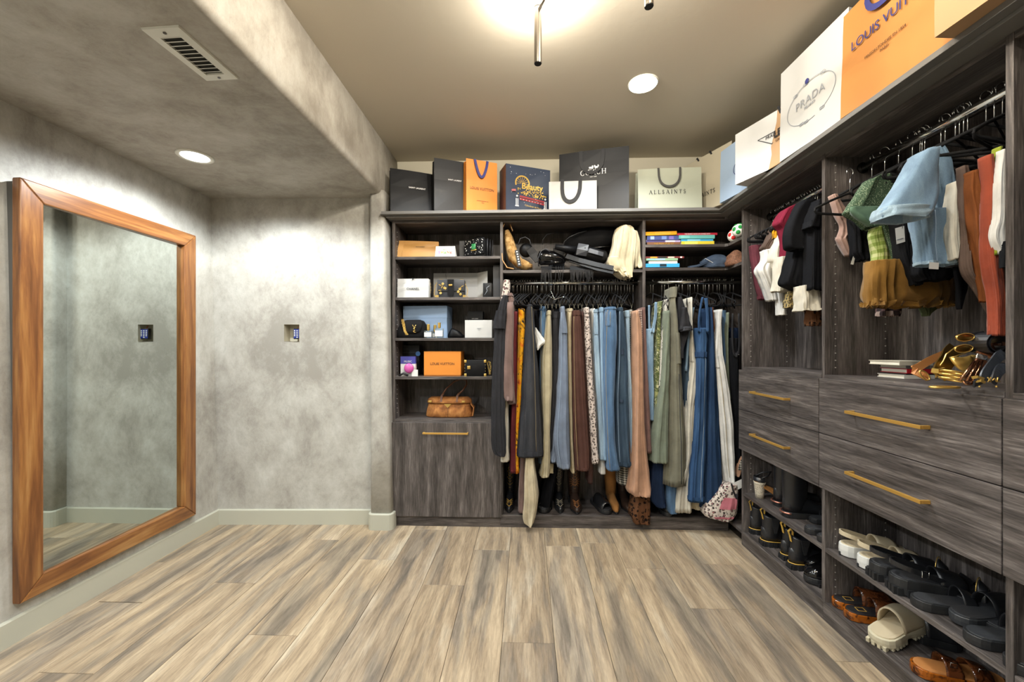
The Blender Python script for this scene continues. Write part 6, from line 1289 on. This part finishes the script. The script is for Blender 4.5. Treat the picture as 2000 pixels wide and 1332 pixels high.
# right bay, shelf above: cream slingbacks, chunky black sandals, slides
def sling(label, m, sole, strapm, insole, L=.25, W=.043, h=.045, chunky=False, buckle=False, group=None):
    t = shoe('platform_sandal', label, m, group); hf = lambda u: h + .012*max(0, .5-u)
    obj('sole', sole_mb(L, W, lambda u: .003 + .03*max(0, u-.85), hf, m=m, bulge=.05), sole, t); 
    if sole != 'rubber_white': obj('tread', lugs(L, W, m, 0, h*.5, (.06, .16, .27, .38, .5, .62, .74), .003, .018), sole, t, kind='stuff')
    else: obj('heel_notch', MB().box((-.004, -.003, .0), (.01, .003, .016), m), 'insole_dark', t)
    obj('footbed', sole_mb(L*.94, W*.92, lambda u: hf(u)-.002, lambda u: hf(u)+.003, m=m @ Matrix.Translation((L*.03, 0, 0))), insole, t)
    obj('toe_strap', arch_mb(.50*L, .80*L, W, lambda u: hf(u)-.006, .055, m, L=L, hfun=lambda q: 1-.3*q), strapm, t)
    pts = []; 
    for i in range(15):
        a = math.radians(-90 - 180*i/14); pts.append(m @ Vector((.055 + .052*math.cos(a), .036*math.sin(a), h + .040 - .012*math.cos(a))))
    pts = [m @ Vector((.55*L, .037, h+.015))] + pts[::-1] + [m @ Vector((.55*L, -.037, h+.015))]
    obj('heel_strap', MB().strap(pts, (0, 0, 1), .017, .005), strapm, t)
    if buckle: obj('buckle', MB().tube([m @ Vector((.33*L + dx, -.039, h+.035+dz)) for dx, dz in ((-.010,-.011),(.010,-.011),(.010,.011),(-.010,.011))], .002, 6, closed=True), 'chrome', t)
    return t
sling('cream slingback sandal with white block sole, nearest the post on the upper shoe shelf', base(1627, SH, ang=-4), 'rubber_white', 'strap_cream', 'strap_cream')
sling('second cream slingback sandal, half hidden behind a black sandal', base(1661, SH, ang=-8), 'rubber_white', 'strap_cream', 'strap_cream')
sling('chunky black platform sandal next to the cream ones', base(1681, SH, X0=1.335, ang=-10, W=.046), 'rubber_black', 'leather_shoe', 'insole_dark', h=.055, W=.046)
sling('chunky black platform sandal with silver buckle, in front of its pair', base(1716, SH, X0=1.335, ang=-14, W=.048), 'rubber_black', 'leather_shoe', 'insole_dark', h=.055, W=.048, buckle=True)
slide('black leather slide with a narrow strap on the shelf edge under the drawer', base(1760, SH, X0=1.330, ang=-12), straps=((.48, .62, .065),), buckle=False)
slide('black slide with a wide folded strap, raised behind the others', base(1840, SH + .004, X0=1.375, ang=6, pitch=-4), sole='rubber_grey', straps=((.40, .75, .07),))
slide('black suede slide with silver studded strap', base(1860, SH, X0=1.330, ang=-6), sole='rubber_black', insole='rubber_grey', straps=((.45, .85, .075),), studs=True)
slide('black slide cut by the end post of the right bay', base(1934, SH, X0=1.330, ang=-8), straps=((.45, .75, .07),))
for i, (px, X0, lab) in enumerate(((1765, 1.50, 'black strappy sandal with gold edge standing at the back of the shoe shelf'), (1832, 1.50, 'second black gold-edged sandal at the back near the drawer bottom'), (1896, 1.46, 'flat black thong sandal lying at the back right of the shoe shelf'))):
    m = base(px, SH, X0=X0, ang=-60, dx=-.01); t = slide(lab, m, straps=((.35, .45, .085), (.6, .75, .06)), L=.22, W=.036, h=.03)
    obj('gold_edge', MB().tube([m @ Vector((.35*.22 - .001, .034*math.cos(math.pi*j/12), .028 + .085*math.sin(math.pi*j/12)**.8)) for j in range(13)], .0016, 5), 'gold', t)
# deck of the right bay
for px, X0, lab in ((1612, 1.34, 'amber tortoiseshell jelly slide closest to the post on the bottom deck'), (1634, 1.335, 'second amber tortoiseshell jelly slide in front of its pair')):
    m = base(px, DK, X0=X0, ang=-8, W=.042); t = slide(lab, m, sole='amber', insole='ink_black', strap='clear_brown', h=.03, W=.043, straps=((.38, .82, .07),))
    obj('sock_label', MB().strap([m @ Vector((.045 + a_, b_, .0385)) for a_, b_ in ((0,-.012),(.03,-.012),(.03,.012),(0,.012),(0,-.012))], (0, 0, 1), .001, .0012), 'welt_yellow', t)
# cream clog, nose lifted
m = base(1690, DK, X0=1.322, ang=22, W=.052, pitch=-9); t = shoe('clog', 'large cream rubber slide with toothed sole and closed front', m)
L, W = .26, .054; hf = lambda u: .040 + .008*max(0, .4-u)
obj('sole', sole_mb(L, W, lambda u: .012 + (.012 if .40 < u < .52 else 0), hf, m=m, bulge=.04), 'rubber_cream', t); obj('footbed', sole_mb(L*.9, W*.86, lambda u: hf(u)-.002, lambda u: hf(u)+.004, m=m @ Matrix.Translation((L*.04, 0, 0))), 'strap_cream', t)
mb = MB()
for k in range(15):
    u = .03 + k*.066
    if .38 < u < .52: continue
    for s_ in (-1, 1): mb.box((u*L, s_*(hwid(u)*W - .014), 0), (u*L + .010, s_*(hwid(u)*W - .0005), .016), m)
for y in (-.028, -.010, .008, .026): mb.box((.001, y, 0), (.02, y+.010, .016), m)
obj('tread', mb, 'rubber_cream', t, kind='stuff')
obj('upper', arch_mb(.36*L, .96*L, W*1.02, lambda u: hf(u)-.008, .085, m, L=L, th=.005, st=12, hfun=lambda q: max(.08, (1-q**1.6))**.6), 'strap_cream', t)
m = base(1756, DK, X0=1.345, ang=-14, W=.046); t = slide('clear brown sandal with tan insole and two buckled straps at the bottom of the picture', m, sole='amber', insole='insole_tan', strap='clear_brown', W=.048, h=.028, straps=((.30, .48, .06), (.58, .78, .052)), buckle=True)
t.location.x += 0
m = base(1764, DK + .001, X0=1.50, ang=-20, W=.04); slide('dark shoe with small jewels behind the cream rubber slide', m, straps=((.2, .8, .075),), studs=True, L=.14, W=.036)
m = base(1870, DK, X0=1.36, ang=-12, W=.05); slide('black sandal with gold edge in the lower right corner', m, straps=((.3, .5, .07), (.6, .75, .06)))
# ankle boots with yellow tabs on the bottom deck beside the corner
def boot(label, m, h=.17, L=.255, W=.040, sole='rubber_black', lug=True, yellow=True, name='ankle_boot', upper='leather_shoe', kind='round', soleh=.03, heel=None, shaft=(.048, .036), copper=False, flare=1.05, group=None):
    t = shoe(name, label, m, group); zb = lambda u: soleh
    if heel:
        obj('heel', sole_mb(.075, W*.9, lambda u: 0, lambda u: soleh + heel, m=m), sole, t); zb = lambda u: soleh + heel*max(0, 1-u/.55)
        obj('sole', sole_mb(L, W, lambda u: zb(u)-.006 if u < .5 else .001, lambda u: zb(u)+.002, kind, m=m), sole, t)
    else: obj('sole', sole_mb(L, W*1.08, lambda u: .002, lambda u: soleh, kind, m=m), sole, t)
    if lug: obj('tread', lugs(L, W*1.08, m, 0, soleh*.8, (.06, .15, .25, .35, .46, .57, .68, .8), .002, .017), sole, t, kind='stuff')
    z0 = zb(0)
    obj('foot', foot_mb(L, W, lambda u: zb(u)-.002, [(0, .075), (.3, .085), (.45, .075), (.62, .055), (.85, .042), (1, .022)], m, kind), upper, t)
    rings = []
    for q in (0, .15, .35, .55, .75, .9, 1):
        z = z0 + .01 + q*(h - .01); fx = lerp(1, flare, q); rx, ry = lerp(.052, shaft[0], q)*fx, lerp(W*.88, shaft[1], q)*fx; cx = .058 + .004*q
        rings.append([m @ Vector((cx + rx*math.cos(2*math.pi*j/20), ry*math.sin(2*math.pi*j/20), z + (.0 if q < 1 else .004*math.cos(4*math.pi*j/20)))) for j in range(20)])
    rings.append([m @ Vector((.062 + shaft[0]*.88*flare*math.cos(2*math.pi*j/20), shaft[1]*.88*flare*math.sin(2*math.pi*j/20), z0 + h - .03)) for j in range(20)])
    obj('shaft', MB().loft(rings, True, True), upper, t)
    if yellow:
        obj('pull_tab', MB().strap([m @ Vector(p) for p in ((.012, 0, z0+h-.03), (.006, 0, z0+h), (-.002, 0, z0+h+.022), (.010, 0, z0+h+.034), (.020, 0, z0+h+.020), (.018, 0, z0+h-.01))], (m.to_3x3() @ Vector((0, 1, 0))), .012, .003), 'welt_yellow', t)
        obj('welt', MB().tube([m @ Vector((x, y*1.0, soleh+.001)) for x, y, u in outline(L, W*1.06, kind, 18)], .0022, 5, closed=True), 'welt_yellow', t)
        for s_ in (-1, 1): obj('elastic_gore', MB().strap([m @ Vector((.062, s_*(ry_), z)) for ry_, z in ((W*.90, z0+.05), (W*.93, z0+.09), (shaft[1]*flare*1.0+.001, z0+h-.01))], (m.to_3x3() @ Vector((1, 0, 0))), [.012, .03, .045], .003), 'elastic', t)
    if copper: obj('heel_band', MB().tube([m @ Vector((.034 - .040*math.cos(a), W*1.04*math.sin(a), soleh-.004)) for a in [math.radians(-80+16*k) for k in range(11)]], .005, 6), 'copper', t)
    return t
boot('black ankle boot with yellow pull tab, farthest left on the bottom deck', base(1456, DK, X0=1.36, ang=-4), h=.135)
boot('black ankle boot with yellow pull tab and stitched welt, second from the corner', base(1478, DK, X0=1.345, ang=-6), h=.145)
boot('black smooth ankle boot with thin tab, third from the corner', base(1518, DK, X0=1.36, ang=4, W=.034), h=.14, W=.034, shaft=(.044, .032))
boot('black smooth ankle boot with thin tab, pressed against its pair', base(1532, DK, X0=1.345, ang=0, W=.034), h=.135, W=.034, shaft=(.044, .032))
def loafer(label, m, L=.26, W=.045, soleh=.035):
    t = shoe('loafer', label, m); obj('sole', sole_mb(L, W*1.06, lambda u: .006 + .02*max(0, u-.86), lambda u: soleh, m=m), 'rubber_black', t); obj('tread', lugs(L, W*1.06, m, 0, .018, (.05, .14, .24, .34, .44, .54, .64, .74, .84), .003, .013), 'rubber_black', t, kind='stuff')
    obj('upper', foot_mb(L, W, lambda u: soleh-.002, [(0, .05), (.08, .055), (.25, .045), (.42, .045), (.5, .062), (.7, .055), (.88, .042), (1, .015)], m), 'patent_black', t)
    obj('opening', MB().loft([[m @ Vector((.25*L + .17*L*math.cos(2*math.pi*j/18)*s_, .028*math.sin(2*math.pi*j/18)*s_, soleh + z)) for j in range(18)] for s_, z in ((1.12, .046), (1.06, .052), (.98, .05), (.9, .03))], True, True), 'insole_dark', t)
    obj('apron_seam', MB().tube([m @ Vector((.5*L + .36*L*math.cos(a), .032*math.sin(a), soleh + .052 - .024*max(0, math.cos(a)))) for a in [math.radians(-90+15*k) for k in range(13)]], .0025, 6), 'patent_black', t)
    obj('saddle', arch_mb(.44*L, .56*L, W, lambda u: soleh+.006, .052, m, L=L), 'patent_black', t); obj('metal_bar', MB().tube([m @ Vector((.5*L, y, soleh+.060)) for y in (-.018, 0, .018)], .0025, 6), 'gold', t)
    return t
mL = Matrix.Translation((1.66, P(1552, 0, X=1.40).y - .043, DK)) @ Matrix.Rotation(math.radians(188), 4, 'Z')
loafer('glossy black loafer at the back of the pair on the bottom deck, toe outward', mL)
mL = Matrix.Translation((1.60, P(1560, 0, X=1.345).y - .050, DK)) @ Matrix.Rotation(math.radians(180), 4, 'Z')
loafer('glossy black chunky loafer with toothed sole beside the cabinet post', mL)
# shelf above: woven heel, tall boots, low rubber slides
m = base(1467, SH, X0=1.35, ang=-6, W=.036); t = shoe('heeled_sandal', 'black and white woven block heel sandal beside the corner panel', m)
obj('heel', MB().loft([[m @ Vector((.028 + r_*math.cos(2*math.pi*j/18), r_*1.15*math.sin(2*math.pi*j/18), z)) for j in range(18)] for r_, z in ((.022, 0), (.024, .03), (.029, .085), (.032, .095))], True, True), 'woven_bw', t)
obj('sole', sole_mb(.22, .036, lambda u: max(.001, .09*(1-u/.62)), lambda u: max(.012, .09*(1-u/.62)+.014), m=m), 'suede_tan', t)
obj('heel_cup', MB().loft([[m @ Vector((.03 + .034*math.cos(a)*s_, .034*math.sin(a)*s_, z)) for a in [math.radians(70+22*k) for k in range(11)]] for s_, z in ((1, .10), (1.02, .125), (.94, .125), (.92, .10))], closed=False), 'leather_shoe', t)
obj('ankle_strap', MB().tube([m @ Vector(p) for p in ((.02, -.03, .12), (.06, -.034, .14), (.09, 0, .155), (.06, .034, .14), (.02, .03, .12))], .004, 6), 'leather_shoe', t); obj('toe_strap', arch_mb(.13, .175, .036, lambda u: .012, .045, m, L=.22), 'leather_shoe', t)
boot('tall black boot with copper heel band, left one of the pair on the boot shelf', base(1503, SH, X0=1.39, ang=-2, W=.036), h=.235, W=.036, yellow=False, lug=False, copper=True, shaft=(.055, .042), name='tall_boot')
boot('tall black boot with copper heel band, right one nearer the camera', base(1519, SH, X0=1.35, ang=-8, W=.038), h=.235, W=.038, yellow=False, lug=False, copper=True, shaft=(.062, .045), name='tall_boot')
slide('black rubber sandal lying low by the post on the boot shelf', base(1562, SH, X0=1.335, ang=-8, W=.036), W=.036, h=.026, straps=((.5, .65, .05),), L=.22)
slide('black rubber sandal directly against the cabinet post', base(1586, SH, X0=1.335, ang=-8, W=.034), W=.034, h=.026, straps=((.5, .65, .05),), L=.22)
slide('black rubber sandal with gold bit at the back of the boot shelf', base(1572, SH, X0=1.44, ang=-14, W=.034, pitch=-6), W=.034, h=.02, L=.18, straps=((.3, .5, .05),))
# cowboy boots and others on the deck of the middle bay, toes to the room
def cowboy(label, px, mat, toe_y, W=.040, h=.27, deco=None, decomat='welt_yellow', L=.27):
    x = X_(px, toe_y); m = Matrix.Translation((x, toe_y + L, DK)) @ Matrix.Rotation(math.radians(-90), 4, 'Z')
    t = boot(label, m, h=h, L=L, W=W, lug=False, yellow=False, name='cowboy_boot', upper=mat, kind='point', soleh=.012, heel=.030, shaft=(.06, .048), flare=1.12)
    if deco:
        mb = MB()
        for s_ in (-1, 1):
            for k in range(4): mb.tube([m @ Vector((L*(.93-.06*k), 0, .040+.006*k)), m @ Vector((L*(.86-.06*k), s_*.016, .050+.005*k)), m @ Vector((L*(.80-.06*k), s_*.024, .042+.006*k))], .0018, 5)
            for k in range(7):
                z = .12 + .022*k; mb.tube([m @ Vector((.115+.003*k, s_*.002, z)), m @ Vector((.108+.003*k, s_*(.012+.006*(k % 2)), z+.012)), m @ Vector((.112+.003*k, s_*.004, z+.022))], .0016, 5)
        if deco == 'star':
            for k in range(16):
                a = 2*math.pi*k/16; mb.tube([m @ Vector((.118, .012*math.cos(a), .17+.018*math.sin(a))), m @ Vector((.104, .038*math.cos(a), .17+.05*math.sin(a)))], .0014, 4)
        obj('embroidery', mb, decomat, t)
    return t
cowboy('black cowboy boot with gold toe embroidery at the left end of the deck', 994, 'leather_shoe', 2.73, W=.036, deco='line')
cowboy('black cowboy boot with pale stitching, under the slate trousers', 1095, 'leather_shoe', 2.735, W=.037, deco='line', decomat='paper_beige')
cowboy('dark brown cowboy boot with a starburst, largest on the deck', 1128, 'leather_choco', 2.725, W=.044, deco='star', decomat='insole_tan')
cowboy('tan suede cowboy boot under the jeans', 1205, 'suede_tan', 2.735, W=.037)
cowboy('brown cowboy boot half hidden behind the peach dress', 1229, 'leather_choco', 2.76, W=.036)
m = Matrix.Translation((X_(1062, 2.75)+.02, 2.98, DK)) @ Matrix.Rotation(math.radians(-95), 4, 'Z'); slide('dark sandal with a small snake print toe on the deck of the middle bay', m, straps=((.4, .8, .05),))
m = Matrix.Translation((X_(1168, 2.76), 2.97, DK)) @ Matrix.Rotation(math.radians(-75), 4, 'Z'); slide('black shoe with pleated rosette front beside the starburst boot', m, straps=((.3, .9, .07),))
m = Matrix.Translation((X_(1022, 2.8), 2.98, DK)) @ Matrix.Rotation(math.radians(-88), 4, 'Z'); boot('black plain boot behind the cream pointed drape', m, yellow=False, lug=False, h=.2, name='ankle_boot')
boot('black boot standing in the dark corner behind the printed bag', Matrix.Translation((1.37, 2.96, DK)) @ Matrix.Rotation(math.radians(-92), 4, 'Z'), yellow=False, lug=False, h=.2)
boot('black boot behind the long cream trousers', Matrix.Translation((.95, 2.96, DK)) @ Matrix.Rotation(math.radians(-90), 4, 'Z'), yellow=False, lug=False, h=.18)

# ------------------------------------------------------------------ counter: books and belts
CT = 1.093
def cbook(label, x0, x1, y, z, th, col, dep=.12, ang=0):
    mn = 'cover_' + col
    if mn not in M: plain(mn, col, .45)
    p0 = P(x0, 0, Y=y); m = Matrix.Translation((p0.x, y, z)) @ Matrix.Rotation(math.radians(ang), 4, 'Z'); L = P(x1, 0, Y=y).x - p0.x
    t = thing('book', label, 'book', m.translation, 'books beside the belts'); c = .0025
    obj('cover', MB().box((0, 0, 0), (L, dep, c), m).box((0, 0, th-c), (L, dep, th), m).box((0, 0, c), (L, c, th-c), m), mn, t); obj('page_block', MB().box((.003, c, c), (L-.003, dep-.003, th-c), m), 'pages', t); return z + th
z = cbook('white paperback at the bottom of the pile on the counter', 1766, 1826, 1.62, CT, .014, 'c8c4ba'); z = cbook('dark book under the red one on the counter', 1770, 1826, 1.625, z, .006, '2a2628'); z = cbook('red book in the pile on the counter beside the belts', 1772, 1822, 1.62, z, .018, 'a31622'); z = cbook('grey book under the wide cream one on the counter', 1770, 1816, 1.625, z, .014, '8a8a88'); z = cbook('wide cream hardback on top of the pile on the counter', 1757, 1822, 1.61, z, .017, 'b9b2a0', .14)
def belt(label, pts, wid, mat, wdir, th=.004, det=()):
    p = [P(x, y, Y=yy) for x, y, yy in pts]; q = min(p, key=lambda v: v.z)
    t = thing('belt', label, 'belt', q, 'belts heaped on the counter')
    sm = []
    for i in range(len(p)-1):
        for k in range(4): 
            a, b, c, d = p[max(i-1, 0)], p[i], p[i+1], p[min(i+2, len(p)-1)]; f = k/4
            sm.append(.5*((2*b) + (c-a)*f + (2*a-5*b+4*c-d)*f*f + (3*b-a-3*c+d)*f**3))
    sm.append(p[-1]); obj('strap', MB().strap(sm, wdir, wid, th), mat, t); return t
def ringb(parent, name, c, ax, ay, r, mat, n=22): return obj(name, MB().tube([c + Vector(ax)*math.cos(2*math.pi*k/n) + Vector(ay)*math.sin(2*math.pi*k/n) for k in range(n)], r, 7, closed=True), mat, parent)
plain('gold_dark', '9c7a3c', .35, 1.0); plain('leather_belt', '2b2f36', .4); plain('rose_metal', 'b98a6a', .18, 1.0)
t = belt('tan leather belt slanting over the books', [(1852, 688, 1.50), (1830, 697, 1.48), (1812, 706, 1.45), (1796, 716, 1.42), (1784, 722, 1.40), (1800, 732, 1.385), (1812, 739, 1.38)], .024, 'insole_tan', (0, .5, 1)); ringb(t, 'buckle', P(1806, 733, Y=1.37), (.016, 0, -.010), (0, 0, .012), .0025, 'gold')
t = belt('gold wavy plate belt with a wide loop', [(1866, 680, 1.36), (1856, 690, 1.34), (1850, 704, 1.32), (1840, 718, 1.30), (1834, 735, 1.28)], .042, 'gold_dark', (1, .2, 0), .006); obj('loop', MB().strap([P(1819, 723, Y=1.275), P(1832, 725, Y=1.265), P(1845, 722, Y=1.27)], (0, 0, 1), .014, .004), 'gold', t)
obj('gold_edge', MB().tube([P(x, y, Y=1.30) for x, y in ((1864, 680), (1848, 692), (1842, 706), (1830, 722), (1828, 738))], .002, 6), 'gold', t)
a_ = P(1845, 751, Y=1.25); a_.z = CT + .004; t = thing('bangle', 'flat gold hoop lying at the front edge of the counter', 'jewellery', a_); ringb(t, 'hoop', a_, (.040, 0, 0), (0, .018, 0), .0035, 'gold')
for i, (y, l) in enumerate(((727, 'top'), (734, 'middle'), (741, 'bottom'))):
    q = P(1862 - 2*i, y, Y=1.245 - .003*i); t = thing('bangle', '%s one of three stacked gold bar bangles' % l, 'jewellery', q, 'gold bar bangles'); obj('hoop', MB().tube([q + Vector((.027*math.cos(a), .022*math.sin(a), -.006*math.cos(a))) for a in [2*math.pi*k/20 for k in range(20)]], .0034, 7, closed=True), 'gold', t)
q = P(1880, 706, Y=1.30); t = thing('belt', 'polished gold crescent waist plate in the middle of the belts', 'belt', q, 'belts heaped on the counter')
rings = []
for k in range(15):
    a = math.radians(200 + 150*k/14); wv_ = .006 + .022*math.sin(math.pi*k/14); c_ = q + Vector((.034*math.cos(a), -.02*math.sin(math.pi*k/14), .034*math.sin(a) + .026)); rr_ = Vector((math.cos(a), 0, math.sin(a)))
    rings.append([c_ + rr_*(wv_*math.cos(b)) + Vector((0, 1, 0))*(.007*math.sin(b)) for b in [2*math.pi*j/10 for j in range(10)]])
obj('plate', MB().loft(rings, True, True), 'gold', t); obj('wire', MB().tube([P(1857, 699, Y=1.28), P(1872, 694, Y=1.28), P(1886, 690, Y=1.29)], .0015, 5), 'gold', t)
q = P(1932, 672, Y=1.24); t = thing('belt', 'coiled wide black belt with two oval gold plates, on top of the heap', 'belt', Vector((q.x, q.y, CT)), 'belts heaped on the counter')
mb = MB(); sp = []
for k in range(46):
    a = math.radians(-60 + 17*k); r_ = .040 - .00042*k; sp.append(q + Vector((r_*math.cos(a), 0, r_*.92*math.sin(a))))
obj('coil', MB().strap(sp, (0, 1, 0), .050, .0025), 'leather_shoe', t)
for x, y in ((1883, 659), (1880, 681)):
    c_ = P(x, y, Y=1.255); obj('plate', MB().ball(c_, .026, 18, 10, (1, .25, .46)), 'gold_dark', t); ringb(t, 'plate_rim', c_ + Vector((0, -.004, 0)), (.0255, 0, .002), (0, 0, .0118), .0016, 'gold')
    obj('strap', MB().strap([c_ + Vector((.022, .004, 0)), c_ + Vector((.045, .004, .004)), c_ + Vector((.065, .004, .008))], (0, .3, 1), .024, .004), 'leather_shoe', t)
t = belt('brown leather belt end draped right of the coiled belt', [(1920, 694, 1.235), (1934, 684, 1.24), (1950, 678, 1.24), (1966, 680, 1.22)], .034, 'leather_brown', (0, .7, .7))
t = belt('dark belt with polished rose metal buckle bars', [(1922, 700, 1.22), (1912, 714, 1.21), (1898, 730, 1.20), (1886, 742, 1.20)], .040, 'leather_brown', (1, .3, 0))
for dx in (-12, 2, 14): obj('buckle_bar', MB().tube([P(1910+dx*.6, 705, Y=1.195), P(1900+dx*.8, 722, Y=1.185), P(1886+dx, 744, Y=1.185)], .003, 7), 'rose_metal', t)
obj('buckle_plate', MB().rbox((-.015, -.003, -.007), (.015, .003, .007), .003, Matrix.Translation(P(1917, 697, Y=1.19)) @ Matrix.Rotation(.25, 4, 'Y')), 'chrome', t)
ringb(t, 'ring', P(1891, 747, Y=1.19), (.011, 0, .001), (0, .004, .005), .003, 'rose_metal')
for lab, pts in (('slate black belt with a gold double buckle, left of the two at the post', [(1962, 690, 1.20), (1950, 697, 1.19), (1938, 712, 1.18), (1926, 728, 1.17), (1918, 741, 1.165), (1902, 750, 1.165)]), ('slate black belt with gold monogram buckle, right against the end post', [(1970, 712, 1.19), (1960, 716, 1.18), (1950, 726, 1.17), (1944, 738, 1.165), (1938, 748, 1.165)])):
    t = belt(lab, pts, .026, 'leather_belt', (1, .2, .1))
    if 'double' in lab:
        for y in (738, 745): obj('buckle', MB().strap([P(1898+(y-738), y, Y=1.16), P(1908+(y-738), y-2, Y=1.155), P(1921+(y-738)*.3, y+2, Y=1.158)], (0, 0, 1), .007, .004), 'gold', t)
    else:
        mb = MB()
        for pp in (((1929, 737), (1936, 746)), ((1936, 737), (1929, 746)), ((1938, 743), (1942, 739), (1946, 745)), ((1949, 737), (1947, 746), (1953, 745))): mb.tube([P(x, y, Y=1.155) for x, y in pp], .0018, 5)
        obj('monogram', mb, 'gold', t)
    obj('stud', MB().ball(P(1913 if 'double' in lab else 1946, 755, Y=1.16), .003, 8, 6), 'gold', t)
# small white lump at the edge of the far counter
q = P(1607, 722, X=1.36); tag(obj('crumpled_tissue', MB().ball((1.40, Y2 + .045, CT + .014), .016, 9, 6, (1, .9, .85)), 'tissue'), 'small white crumpled tissue on the counter behind the post', 'tissue')
# long thin metal tag bar on the floor joint is part of the boards; nothing else lies on the floor
